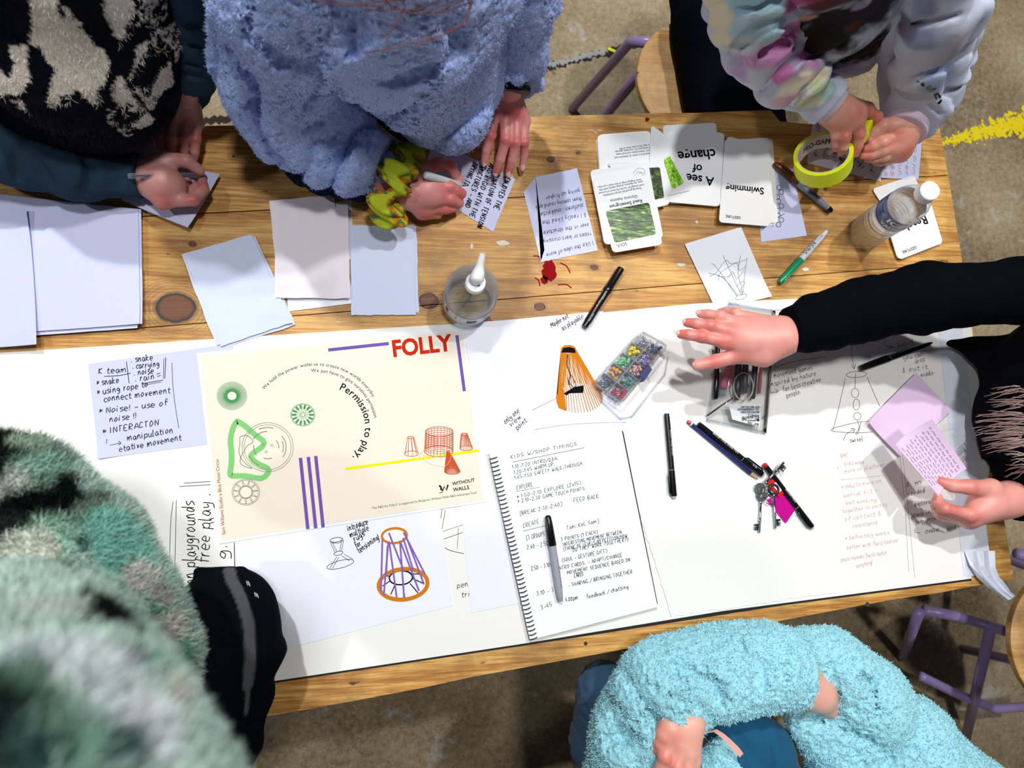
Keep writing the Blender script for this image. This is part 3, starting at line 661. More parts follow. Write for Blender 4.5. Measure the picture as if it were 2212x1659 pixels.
sheet('torn_card', [(1372, 1078), (1768, 1062), (1806, 1280), (1450, 1332)], .0036, M_board, 'blank off-white card with a torn lower edge, right of the spiral notebook', 'card', tear=.0013, n=40, seed=4)
# poster
po = sheet('poster', [(425, 763), (1002, 707), (1051, 1084), (473, 1175)], .0042, M_paper, 'large cream FOLLY poster with white border lying on the board', 'poster')
sheet_ = [(432, 769), (998, 714), (1044, 1080), (479, 1167)]
MB().prism([tuple(Wp(u, v, .0045)[:2]) for u, v in sheet_], Z0 + .0043, Z0 + .0046).build('cream_panel', M_cream, po)
k = Ink(.0049); k.print('FOLLY', (850, 770), (979, 756), .035, 1.12); k.build('title_print', mat('red_orange_print', (196, 40, 12), .6, spec=.05), po)
M_vio = mat('violet_print', (112, 86, 168), .6, spec=.05); bar = lambda ink, a, b, w: ink.px([a, b], w, smooth=False)
for a, b in (((709, 756), (840, 742)), ((987, 724), (1003, 845)), ((649, 989), (665, 1143)), ((666, 987), (682, 1141)), ((682, 985), (698, 1139))): k = Ink(.0049); bar(k, a, b, .0052); k.build('violet_bar', M_vio, po)
k = Ink(.0049); bar(k, (746, 1013), (1035, 973), .0042); k.build('yellow_bar', mat('yellow_print', (232, 232, 10), .6, spec=.05), po)
k = Ink(.0049); k.arc('We hold the power within us to create new worlds everyday.', (571, 842), (692, 790), (806, 860))
k.arc('We just have to give ourselves permission.', (672, 804), (746, 820), (809, 905)); k.arc('Permission to play.', (733, 841), (784, 895), (760, 988), 1.0, .012)
k.print('WITHOUT', (977, 1049), (1026, 1040), .02); k.print('WALLS', (979, 1062), (1014, 1056), .02); k.print('The R&D for FOLLY is supported by Blueprint: Without Walls R&D Investment Fund', (804, 1100), (1029, 1066), 0, 1.05)
k.px([(952, 1050), (954, 1059)], .0026, smooth=False); k.px([(951, 1055), (956, 1060), (960, 1051), (964, 1059), (968, 1047)], .0026, smooth=False); k.px([(949, 1065), (957, 1063)], .0008); k.px(circ(950, 1050, .8, .8), .002, True); k.build('black_print', M_black, po)
k = Ink(.0049); k.print('Sam Williams Studio x Blue Moon Circus', (487, 1154), (472, 992), 0, 1.05); k.build('side_print', mat('dark_red_print', (140, 40, 30), .6, spec=.05), po)
M_grn = mat('green_print', (130, 200, 120), .6, spec=.05); M_dgrn = mat('dark_green_print', (70, 150, 90), .6, spec=.05); M_olive = mat('thin_grey_print', (130, 136, 110), .6, spec=.05)
k = Ink(.0049)
for i in range(80): t = i * 6.2832 / 80; k.px([(501 + 12 * math.cos(t), 855 + 11.5 * math.sin(t)), (501 + 33 * math.cos(t), 855 + 31 * math.sin(t))], .0005, smooth=False)
k.px(circ(501, 855, 13, 12), .0045, True)
k.px(circ(654, 896, 26, 24), .0006, True); k.px(circ(654, 896, 24, 22), .0004, True)
for i in range(14):
    t = i * 6.2832 / 14; d = (math.cos(t), math.sin(t)); k.px([(654 + 3 * d[0], 896 + 3 * d[1]), (654 + 14 * d[0], 896 + 13 * d[1])], .0005, smooth=False); k.px([(654 + 14 * d[0], 896 + 13 * d[1]), (654 + 24 * d[0], 896 + 22 * d[1])], .0032, smooth=False)
k.build('green_wheel_print', M_dgrn, po)
k = Ink(.0049); k.px([(515, 911), (530, 921), (552, 940), (566, 950), (570, 957), (565, 966), (552, 975), (542, 984), (548, 995), (560, 1003), (578, 1012), (579, 1022), (568, 1032), (556, 1033), (530, 1028), (505, 1028), (497, 1024), (500, 1000), (500, 975), (498, 950), (503, 925), (511, 911)], .0085, True); k.build('green_loop_print', M_grn, po)
k = Ink(.0052)
for a, b in ((55.5, 53), (51, 48.5)): k.px(circ(578, 966, a, b), .0005, True, z=.0052)
for r_, t0, t1 in ((45, -2, -1.3), (45, 2.0, 2.7), (40, -.7, 0.6), (36, -2.6, -1.6), (34, -.4, .35), (26, 1.2, 1.9), (24, -.7, .1), (30, 2.5, 3.3)): k.px([(578 + r_ * math.cos(t0 + (t1 - t0) * i / 6), 966 + r_ * .95 * math.sin(t0 + (t1 - t0) * i / 6)) for i in range(7)], .0009)
for u, v in ((569, 960), (587, 962), (575, 976)): k.px(circ(u, v, 2.5, 2.5, n_=8), .0005, True)
k.px([(518, 944), (530, 940), (542, 946), (546, 956), (534, 962), (527, 975), (521, 985), (519, 1000), (530, 1008), (545, 1012), (535, 1005), (522, 992), (516, 975), (518, 960)], .0007, True)
k.px(circ(531, 1063, 30, 28), .0005, True); k.px(circ(531, 1063, 27, 25.5), .0005, True); k.px(circ(531, 1063, 13, 12.5), .0006, True); k.px(circ(531, 1063, 15, 14), .0005, True)
for i in range(22): t = i * 6.2832 / 22; k.px([(531 + 15 * math.cos(t), 1063 + 14 * math.sin(t)), (531 + 27 * math.cos(t + (.14 if i % 2 else -.14)), 1063 + 25.5 * math.sin(t + (.14 if i % 2 else -.14)))], .0005, smooth=False)
k.build('line_drawing_print', M_olive, po)
M_rust = mat('rust_print', (196, 84, 46), .6, spec=.05); k = Ink(.0052)
for u0, v0, w0, u1, v1, w1, nl, ww in ((887, 945, 7, 889, 980, 15, 9, .0005), (1003, 938, 7, 1007, 968, 14, 22, .0005), (949, 932, 30, 948, 975, 31, 26, .0005), (968, 975, 3, 977, 1018, 17, 46, .0007)):
    k.px(circ(u0, v0, w0, w0 * .35), .0006, True); k.px(circ(u1, v1, w1, w1 * .38), .0006, True)
    for i in range(nl): t = i * 6.2832 / nl; k.px([(u0 + w0 * math.cos(t), v0 + w0 * .35 * math.sin(t)), (u1 + w1 * math.cos(t), v1 + w1 * .38 * math.sin(t))], ww, smooth=False)
for i in range(9): k.px(circ(949, 934 + 4.6 * i, 30, 9), .00045, True)
k.build('tower_print', M_rust, po); k = Ink(.0053); k.px(circ(935, 978, 26, 9), .0004, True); k.px([(905, 985), (925, 1000), (960, 1008), (975, 985), (960, 970), (925, 968)], .0004, True); k.px(circ(945, 978, 18, 7), .0004, True); k.build('outline_print', mat('pale_peach_print', (236, 190, 166), .6, spec=.05), po)
# loose blank sheets at the left, each a thing of its own
import itertools
def pile(quad, n_, z0, m, base, grp, drift, seed, th=.0012, tear=.0006, cat='paper'):
    r = random.Random(seed); L = []
    for i in range(n_):
        d = [(r.uniform(-drift, drift), r.uniform(-drift, drift)) for _ in (0,)][0]; a = r.uniform(-.012, .012); top = i == n_ - 1
        cx, cy = sum(q[0] for q in quad) / 4, sum(q[1] for q in quad) / 4
        Q_ = [(cx + (q[0] - cx) * math.cos(a) - (q[1] - cy) * math.sin(a) + (0 if top else d[0]), cy + (q[0] - cx) * math.sin(a) + (q[1] - cy) * math.cos(a) + (0 if top else d[1])) for q in quad] if not top else quad
        L.append(sheet('paper_sheet', Q_, z0 + th * (i + 1), m, base if top else base + ', lower sheet', cat, grp if not top else None, th=th * .75, tear=tear, seed=seed * 10 + i, n=10, curl=[(1, 1, .3, .0008 * i), (0, 0, .3, .0006 * i)]))
    return L
pile([(-60, 415), (298, 452), (303, 700), (-20, 722)], 6, .0, M_lav, 'large blank pale sheet at the left table end', 'sheets in the large left pile', 9, 3, .0022, .0002)
sheet('paper_sheet', [(-160, 452), (62, 454), (83, 745), (-120, 757)], .0175, M_lav, 'blank sheet with wavy surface cut by the left edge of the photo', curl=[(1, 0, .4, .008), (1, 1, .5, .006)], n=12)
pile([(398, 551), (543, 507), (632, 697), (476, 748)], 4, .0, M_blue, 'blank torn sheet left of the warm white pile', 'sheets in the tilted pile', 8, 5, .0016, .0009)
pile([(582, 434), (721, 420), (742, 600), (603, 640)], 2, .0, M_pinkish, 'warm white sheet at the back of the middle pile', 'back sheets of the middle pile', 3, 6, .0014, .0007)
sheet('paper_sheet', [(725, 436), (760, 432), (762, 560), (728, 560)], .0009, M_pinkish, 'narrow warm white sheet corner right behind the middle pile')
sheet('paper_sheet', [(620, 610), (755, 600), (762, 655), (622, 673)], .0016, M_paper, 'white sheet showing below the front of the middle pile', th=.0006)
pile([(601, 449), (751, 450), (757, 645), (597, 643)], 4, .0034, M_pinkish, 'warm white torn sheet in the front of the middle pile', 'front sheets of the middle pile', 5, 7, .0014, .0007)
sheet('paper_sheet', [(765, 492), (899, 488), (905, 675), (768, 670)], .0012, M_blue, 'pale blue sheet peeking out at the right of the blue pile', th=.0006, tear=.0008)
sheet('paper_sheet', [(757, 487), (893, 487), (898, 680), (758, 681)], .0036, M_blue, 'small blank pale blue sheet lying under the scrunchie', th=.0008, tear=.0008, curl=[(0, 0, .4, .004), (1, 0, .4, .003)])
sh = sheet('paper_note', [(330, 345), (475, 376), (408, 494), (262, 432)], .0150, M_lav, 'wavy note under the writing hand of the person in the checked vest', curl=[(1, 1, .6, .006), (0, 0, .3, .003)]); k = Ink(.0165); k.px([(438, 388), (448, 392)], .0006); k.build('pen_mark', M_black, sh)
sheet('paper_sheet', [(255, 270), (380, 300), (350, 400), (230, 370)], .0120, M_lav, 'pale sheet under the resting hand of the person in the vest')
sh = sheet('paper_note', [(937, 302), (1113, 386), (1065, 501), (905, 400)], .0012, M_lav, 'note being written by the person in the blue fleece', tear=.0004)
k = Ink(.0016); txt = (('ENJOYED THE', (1092, 382), (1066, 452)), ('COMBINATION OF TENSION', (1076, 352), (1030, 492)), ('AND RIGID WITH THE', (1058, 352), (1013, 470)), ('STRUCTURES - AND', (1042, 345), (1003, 448)), ('TRYING TO', (1022, 350), (1000, 400)))
for t, a, b in txt: k.hand(t, a, b, .0011, .0088, .05)
k.build('handwriting', M_black, sh)
sh = sheet('paper_note', [(1157, 382), (1246, 364), (1291, 541), (1168, 566)], .0006, M_lav, 'upside down handwritten note left of the card piles', tear=.0004, curl=[(1, 0, .3, .002)])
cq = MB().prism([tuple(Wp(u, v)[:2]) for u, v in ((1157, 383), (1131, 415), (1168, 565), (1176, 540))], Z0 + .0003, Z0 + .0006).build('folded_side', M_lav, sh)
k = Ink(.0010)
for t, a, b in (('I like the idea of more', (1280, 521), (1178, 548)), ('ropes or bars crossing', (1276, 502), (1172, 518)), ('over in the structure', (1271, 482), (1172, 500)), ('& I really liked the', (1265, 460), (1170, 478)), ('platforms - could picture', (1258, 440), (1160, 462)), ('them coming round and', (1256, 425), (1156, 445)), ('going up higher', (1252, 408), (1176, 425))): k.hand(t, a, b, .0005, .0068)
k.build('handwriting', M_black, sh)
sh = sheet('paper_note', [(1479, 527), (1601, 490), (1666, 641), (1546, 668)], .0028, M_paper, 'white note with a pencilled web sketch near the clear pencil case', curl=[(1, 1, .3, .003)]); k = Ink(.0034)
for l in ([(1537, 569), (1550, 580), (1592, 640)], [(1531, 590), (1562, 600), (1594, 638)], [(1562, 552), (1575, 580), (1601, 636)], [(1600, 552), (1594, 590), (1602, 620), (1603, 640)], [(1614, 557), (1609, 590), (1605, 636)], [(1531, 598), (1548, 588), (1568, 562), (1580, 570), (1614, 560)], [(1552, 606), (1556, 590), (1572, 578), (1592, 568), (1597, 584), (1612, 574)], [(1572, 602), (1582, 586), (1592, 602), (1606, 585)], [(1590, 620), (1603, 608), (1609, 612), (1598, 628), (1608, 630)], [(1550, 596), (1570, 598), (1585, 590)]): k.px(l, .0004)
k.px(circ(1601, 641, 13, 5, -.3), .0004, True); k.build('pencil_sketch', M_pencil, sh)
sh = sheet('paper_note', [(1634, 372), (1710, 362), (1743, 509), (1644, 523)], .0008, M_lav, 'note with doodled loops under the brown marker'); k = Ink(.0012)
for i in range(9): k.px(circ(1683 + 5 * math.sin(i * 2), 405 + 10 * i, 5, 5), .0007, True)
k.px([(1668, 490), (1680, 470), (1695, 462)], .0007); k.build('doodle', M_black, sh)
sh = sheet('paper_note', [(1757, 256), (1902, 270), (1903, 392), (1743, 352)], .0008, M_pinkish, 'pinkish note with brown writing lying under the hands with the tape'); k = Ink(.0012)
for i in range(7): k.hand(['selective', 'more full', 'aerial kit', 'ceiling!', 'and more', 'room', 'find'][i], (1766 + 19 * i, 262 + 6 * i), (1754 + 20 * i + 4, 340 + 6 * i), .0008, .009)
k.build('handwriting', M_brownink, sh); k = Ink(.0013); k.hand('diff &', (1812, 340), (1822, 372), .0009, .009); k.hand('ling !', (1846, 345), (1862, 366), .0009, .009); k.build('handwriting', M_black, sh)
sh = sheet('paper_note', [(1905, 285), (1992, 300), (1984, 388), (1903, 384)], .0014, M_lav, 'pale note with faint orange writing behind the water bottle cap'); k = Ink(.0018)
for i in range(5): k.hand(['comes', 'I pass', 'for sun', 'is over', 'room'][i], (1912 + 16 * i, 300), (1910 + 15 * i, 382), .0006, .008)
k.build('handwriting', mat('orange_ink', (206, 140, 110), .6, spec=.05), sh)
sheet('paper_sheet', [(1936, 586), (2010, 588), (1996, 640), (1930, 640)], .0034, M_lav, 'pale sheet corner showing above the black sleeve')
# lilac notes at the right
sheet('paper_note', [(1979, 806), (2056, 887), (1946, 987), (1872, 912)], .0100, M_lilac, 'blank lilac note lying on the board under the held note', curl=[(0, 1, .5, .006)])
# ------------------------------------------------------------------ playing-card sized prompt cards
M_card = mat('glossy_card', (250, 250, 250), .35)
def card(quad, z, label, group=None, th=.0007):
    P = rounded([Wp(u, v, z)[:2] for u, v in quad], .008)
    o = MB().prism([tuple(p) for p in P], Z0 + z - th, Z0 + z).build('prompt_card', M_card); return tag(o, label, 'card', group)
def deck(quad, n_, z0, drift, seed, base, grp, th=.0011, skew=(0, 0)):
    r = random.Random(seed)
    for i in range(n_):
        dx, dy, a = r.uniform(-drift, drift) + skew[0] * (n_ - i), r.uniform(-drift, drift) + skew[1] * (n_ - i), r.uniform(-.02, .02); top = i == n_ - 1
        cx, cy = sum(q[0] for q in quad) / 4, sum(q[1] for q in quad) / 4
        if top: dx = dy = a = 0
        Q_ = [(cx + (q[0] - cx) * math.cos(a) - (q[1] - cy) * math.sin(a) + dx, cy + (q[0] - cx) * math.sin(a) + (q[1] - cy) * math.cos(a) + dy) for q in quad]
        o = card(Q_, z0 + th * (i + 1), base if top else base + ', card underneath', None if top else grp, th * .85)
    return o, z0 + th * n_
o, z = deck([(1432, 272), (1547, 267), (1553, 440), (1443, 440)], 5, .0, 2, 11, 'white card in the back layer of the seed of change pile', 'back layer of the middle card pile')
o, z = deck([(1449, 286), (1563, 288), (1555, 446), (1441, 436)], 7, .0056, 1.6, 12, 'white seed of change card pile in the middle', 'cards in the middle card pile')
k = Ink(z + .0004); k.print('A see', (1543, 384), (1483, 375), .02); k.print('of', (1517, 357), (1496, 354), .02); k.print('change', (1544, 322), (1463, 328), .02); k.build('printed_text', M_black, o)
o, z = deck([(1562, 303), (1662, 297), (1672, 480), (1580, 470)], 6, .0, 3, 13, 'white card at the back of the swimming pile', 'back cards of the swimming pile', skew=(1.2, 1))
o, z = deck([(1566, 301), (1658, 322), (1663, 489), (1553, 480)], 7, .0066, 1.4, 14, 'white swimming card pile on the right', 'cards in the swimming pile', skew=(.8, -1.0))
k = Ink(z + .0004); k.print('Swimming', (1650, 406), (1568, 398), .02); k.print('GESTURE', (1600, 468), (1568, 464), .01); k.build('printed_text', M_black, o)
o, z = deck([(1290, 294), (1400, 285), (1440, 400), (1300, 420)], 9, .0, 3, 15, 'white wetland text card at the back of the left pile', 'back cards of the left card pile')
k = Ink(z + .0004)
for t, a, b in (('The wetland is a realm of reflection and', (1417, 328), (1327, 339)), ('renewal, where water and land meet.', (1413, 322), (1330, 332)), ('It is a sanctuary for countless species,', (1413, 316), (1328, 326)), ('a vital link in the chain of life', (1402, 311), (1338, 320))): k.print(t, a, b)
k.build('printed_text', M_black, o)
c5, z5 = deck([(1407, 269), (1448, 300), (1496, 410), (1400, 432)], 2, .0137, 1, 16, 'card with a bright green plant photo beside the seed of change card', 'lower plant photo cards')
def picture(name, quad, z, kind, parent, rnd=.004):
    P = rounded([Wp(u, v, z)[:2] for u, v in quad], rnd); o = MB().prism([tuple(p) for p in P], Z0 + z, Z0 + z + .0002).build(name, kind, parent); return o
n = N('bright_leaf_photo'); v_ = n.noise(n.co, 130, 4, .6, 1.5); M_ph1 = n.done(n.ramp(v_, [(.3, (30, 80, 20)), (.45, (110, 190, 20)), (.58, (170, 220, 40)), (.66, (240, 250, 230))]), .4)
n = N('dark_tree_photo'); v_ = n.noise(n.co, 120, 4, .6, .5); M_ph2 = n.done(n.ramp(v_, [(.3, (14, 22, 30)), (.5, (50, 70, 40)), (.62, (100, 130, 50)), (.75, (150, 160, 150))]), .4)
n = N('grass_photo'); g = n.map((0, 0, .5), (40, 260, 1)); g2 = n.map((0, 0, -.7), (40, 240, 1)); v_ = n.math('MAXIMUM', n.noise(g, 1, 3, .5, .8), n.noise(g2, 1, 3, .5, .8)); M_ph3 = n.done(n.ramp(v_, [(.45, (16, 40, 14)), (.58, (60, 110, 40)), (.66, (150, 180, 90)), (.74, (238, 232, 214))]), .4)
picture('photo_print', [(1433, 346), (1446, 336), (1478, 395), (1452, 410)], z5 + .0001, M_ph1, c5)
c6, z6 = deck([(1310, 350), (1420, 350), (1448, 440), (1400, 452)], 2, .0160, 1, 17, 'white card with a dark tree photo half covered by the reed card', 'lower tree photo cards')
picture('photo_print', [(1397, 363), (1425, 361), (1435, 427), (1412, 432)], z6 + .0001, M_ph2, c6)
o, z = deck([(1277, 368), (1400, 350), (1430, 515), (1306, 528)], 10, .0104, 2.2, 18, 'white reed sweet-grass card pile at the front left', 'cards under the reed sweet-grass card', th=.0009)
o = card([(1279, 384), (1395, 362), (1431, 528), (1324, 546)], z + .0012, 'reed sweet-grass card with a grass photo on top of the left pile'); z += .0012
picture('photo_print', [(1307, 456), (1402, 437), (1418, 506), (1328, 525)], z + .0001, M_ph3, o, .006)
k = Ink(z + .0004); k.print('SOUL', (1353, 523), (1331, 529), .01); k.print('Reed Sweet-grass', (1386, 430), (1316, 444), .01); k.print('Glyceria maxima', (1376, 421), (1318, 431))
for t, a, b in (('Swaying gracefully along riverbanks,', (1385, 404), (1302, 421)), ('reed sweetgrass carries the scent of summer', (1391, 397), (1292, 416)), ('rains. Its feathery plumes dance with the', (1388, 390), (1294, 409)), ('wind, singing songs of the water’s journey.', (1385, 386), (1291, 403))): k.print(t, a, b)
k.build('printed_text', M_black, o); k = Ink(z + .0004)
k.px([(1368, 376), (1372, 368), (1382, 363), (1392, 367), (1393, 376), (1386, 372), (1378, 376)], .0004); k.px([(1370, 380), (1380, 370), (1390, 380)], .0003); k.build('line_drawing_print', M_pencil, o)
o, z = deck([(1884, 408), (1975, 378), (2000, 440), (1930, 480)], 2, .0016, 1, 19, 'white card lying behind the water bottle', 'cards behind the water bottle')
o, z = deck([(1900, 440), (1999, 405), (2036, 524), (1942, 561)], 5, .0045, 1.2, 20, 'white gesture card pile right of the water bottle', 'cards right of the water bottle', th=.0009)
k = Ink(z + .0004); k.print('GESTURE', (1979, 531), (1948, 542), .01); k.print('Reach', (1999, 466), (1950, 484), .02); k.build('printed_text', M_black, o)
# ------------------------------------------------------------------ pens
def pen(name, a, b, segs, label, cat='pen', z0=.0, clip=None, n_=16, tilt=0, z1=None):
    """a->b measured; segs: (name, material, [(fraction, radius m)...])"""
    rmax = max(r for s_ in segs for _, r in s_[2]); za = z0 + rmax + .0002; zb = (z1 if z1 is not None else z0) + rmax + .0002
    A, B = Wp(*a, za), Wp(*b, zb); L = np.linalg.norm(B - A); d = (B - A) / L
    t = empty(name, tuple((A + B) / 2 - np.array([0, 0, rmax])), label, cat)
    for nm, m, pr in segs: lathe(nm, [(f * L, r) for f, r in pr], A, d, m, t, n_)
    if clip:
        f0, f1, m, r, side = clip; q = np.cross(d, [0, 0, 1.0]); q /= np.linalg.norm(q); up_ = np.cross(q, d); off = (up_ * math.cos(side) + q * math.sin(side))
        MB().tube([A + d * L * f0 + off * r * .9, A + d * L * (f0 + .02) + off * (r + .0018), A + d * L * (f1 - .03) + off * (r + .0022), A + d * L * f1 + off * (r + .0008)], [.0012, .0016, .0016, .001], 8).build('clip', m, t, True)
    return t, A, d, L, rmax
M_bk = mat('black_plastic', (12, 12, 15), .25); M_gr = mat('grey_barrel', (176, 180, 190), .35); M_green = mat('green_cap', (0, 140, 92), .25); M_br = mat('brown_cap', (96, 50, 18), .25); M_lt = mat('light_barrel', (206, 212, 222), .3)
def label_on(t, A, d, L, text, f0, f1, r, m, ang=0, bold=.01, name='printed_text', hs=1.0):    # print wrapped on a barrel
    V, Fc, wid = textmesh(text, bold); ln = abs(f1 - f0) * L; kx = ln / wid; q = np.cross(d, [0, 0, 1.0]); q /= np.linalg.norm(q); up_ = np.cross(q, d); sg = 1 if f1 > f0 else -1; out = []
    for v in V:
        al = ang + sg * (v[1] * kx * hs) / r; out.append(A + d * (L * f0 + sg * v[0] * kx) + (up_ * math.cos(al) - q * math.sin(al)) * (r + .0002))
    MB().add(out, Fc).build(name, m, t)
t, A, d, L, r_ = pen('green_marker', (1684, 611), (1786, 499), [('cap', M_green, [(0, .0035), (.03, .0052), (.12, .0062), (.42, .0068), (.44, .0066)]), ('barrel', M_lt, [(.43, .0062), (.5, .0062), (.85, .0058), (.93, .0045), (.985, .0038), (1, .0025)])], 'grey marker with green cap lying between web sketch and water bottle', 'marker', clip=(.02, .3, M_green, .0062, .3))
label_on(t, A, d, L, 'Sharpie', .52, .74, .0061, M_bk, .1, .01)
label_on(t, A, d, L, 'FINE POINT', .77, .9, .0057, M_pencil, .1, 0)
t, A, d, L, r_ = pen('brown_marker', (1672, 352), (1797, 457), [('cap', M_br, [(0, .003), (.02, .0055), (.1, .0066), (.40, .0072), (.41, .007)]), ('barrel', mat('dark_grey_barrel', (120, 126, 140), .35), [(.40, .0064), (.5, .0064), (.84, .006), (.9, .0052), (.93, .0052)]), ('end_cap', M_bk, [(.93, .0055), (.98, .005), (1, .003)])], 'marker with a brown cap lying between the cards and the yellow tape', 'marker', z0=.0015, clip=(.05, .32, M_br, .0068, -.3))
label_on(t, A, d, L, 'MARKER', .5, .7, .0063, M_bk, -.3, 0)
t, A, d, L, r_ = pen('grey_marker', (1183, 1113), (1211, 1299), [('cap', M_bk, [(0, .0028), (.02, .0052), (.1, .0062), (.35, .0072), (.355, .0068)]), ('barrel', mat('mid_grey_barrel', (160, 164, 176), .35), [(.355, .0064), (.5, .0066), (.8, .0062), (.92, .0055), (.985, .0045), (1, .003)])], 'grey marker with black cap lying on the open spiral notebook', 'marker', z0=.0165, clip=(.03, .3, M_bk, .0062, .6))
label_on(t, A, d, L, 'Permanent Marker', .5, .86, .0064, M_bk, .7, 0)
t, A, d, L, r_ = pen('paint_marker', (1342, 579), (1262, 707), [('cap', M_bk, [(0, .0045), (.01, .0062), (.05, .0066), (.34, .0072), (.35, .0078), (.40, .0078), (.41, .007)]), ('barrel', M_bk, [(.40, .0066), (.9, .0066), (.93, .0058), (.99, .0056), (1, .004)])], 'thick black paint marker with coloured dots lying across the board edge', 'marker', z0=.002)
q = np.cross(d, [0, 0, 1.0]); q /= np.linalg.norm(q); up_ = np.cross(q, d)
for i, c_ in enumerate([(20, 110, 200), (230, 200, 20), (220, 60, 60), (230, 220, 30), (210, 40, 60)]): p = A + d * L * (.56 + .035 * i) + (up_ * .9 + q * (.3 if i % 2 else .1)) * .0066; MB().ball(p, .0014, 8).build('colour_dot', mat('dot_print', c_, .5), t)
label_on(t, A, d, L, 'PAINT MARKER', .47, .55, .0067, M_lt, 0, 0); label_on(t, A, d, L, 'water based', .78, .9, .0067, M_lt, 0, 0)
SEG = lambda tip, cap: [('tip_end', tip, [(0, .0032), (.005, .0042), (.04, .0044), (.045, .0044)]), ('barrel', M_bk, [(.04, .0046), (.15, .0048), (.66, .005), (.665, .005)]), ('collar_ring', M_gr, [(.664, .0052), (.669, .0052)]), ('cap', M_bk, [(.668, .0053), (.96, .0055), (.97, .0052)]), ('end_button', cap, [(.968, .0042), (.99, .0038), (1, .002)])]
t, A, d, L, r_ = pen('fineliner_pen', (1440, 893), (1456, 1077), SEG(M_bk, M_gr), 'black fineliner pen standing alone right of the spiral notebook', clip=(.7, .95, M_bk, .0052, 1.2), z0=.0022); label_on(t, A, d, L, 'BRUSH FINE LINER', .2, .5, .005, M_lt, .2, 0)
t, A, d, L, r_ = pen('fineliner_pen', (1508, 915), (1650, 1028), SEG(M_bk, M_gr), 'black fineliner pen lying beside the blue pencil', clip=(.7, .95, M_bk, .0052, -1.3), z0=.0022); label_on(t, A, d, L, 'BRUSH FINE LINER PEN', .2, .58, .005, M_lt, .1, 0); label_on(t, A, d, L, '0.8', .8, .86, .0056, M_lt, .1, 0)
t, A, d, L, r_ = pen('fineliner_pen', (1650, 1002), (1756, 1142), SEG(mat('red_tip', (190, 20, 40), .4), M_gr), 'black pen with a red tip end lying under the bunch of keys', clip=(.7, .95, M_bk, .0052, .9), z0=.0022); label_on(t, A, d, L, 'BRUSH PEN', .4, .6, .005, M_lt, .1, 0)
M_navy = mat('navy_paint', (10, 20, 96), .35)
t, A, d, L, r_ = pen('pencil', (1485, 909), (1638, 1036), [('dipped_end', mat('red_dip', (190, 14, 30), .3), [(0, .0016), (.01, .0032), (.045, .0037)]), ('white_band', M_paper, [(.045, .0038), (.06, .0038)]), ('barrel', M_navy, [(.06, .0038), (.89, .0038)]), ('wood_cone', mat('cut_wood', (206, 160, 110), .6), [(.89, .0037), (.97, .0013)]), ('lead', M_bk, [(.97, .0012), (1, .0003)])], 'navy blue pencil with a red dipped end and sharpened point', 'pencil', z0=.0022, n_=6)
t, A, d, L, r_ = pen('black_pen', (1858, 796), (2014, 740), [('cap', M_bk, [(0, .003), (.01, .0055), (.08, .0062), (.38, .0068), (.385, .0066)]), ('silver_ring', M_steel, [(.385, .0067), (.392, .0067)]), ('barrel', M_bk, [(.392, .006), (.8, .0055), (.95, .0035), (1, .0012)])], 'shiny black pen lying on the board below the black sleeve', z0=.003, clip=(.08, .36, M_bk, .0062, -.8))
# ------------------------------------------------------------------ spiral notebook
nb = empty('spiral_notebook', tuple(Wp(1245, 1150, .003)), 'open dotted spiral notebook with handwritten workshop timings', 'notebook')
qb = [(1062, 985), (1345, 925), (1424, 1316), (1150, 1386)]
M_cov = mat('black_cover', (22, 24, 28), .5)
MB().prism([tuple(p) for p in rounded([Wp(u, v, .004)[:2] for u, v in [(1072, 990), (1345, 928), (1421, 1308), (1158, 1380)]], .006)], Z0 + .0037, Z0 + .0055).build('back_cover', M_cov, nb)
M_page = mat('page_paper', (246, 247, 250), .7)
q1 = [(1056, 977), (1339, 923), (1418, 1311), (1144, 1382)]
for i in range(7):
    z = .0062 + .0013 * i; o_ = [(u + (7 - i) * .35, v + (7 - i) * .25) for u, v in q1]
    MB().prism([tuple(Wp(u, v, z)[:2]) for u, v in o_], Z0 + z, Z0 + z + .0009).build('page', M_page, nb)
zp = .0062 + .0013 * 6 + .0009
k = Ink(zp + .0003)
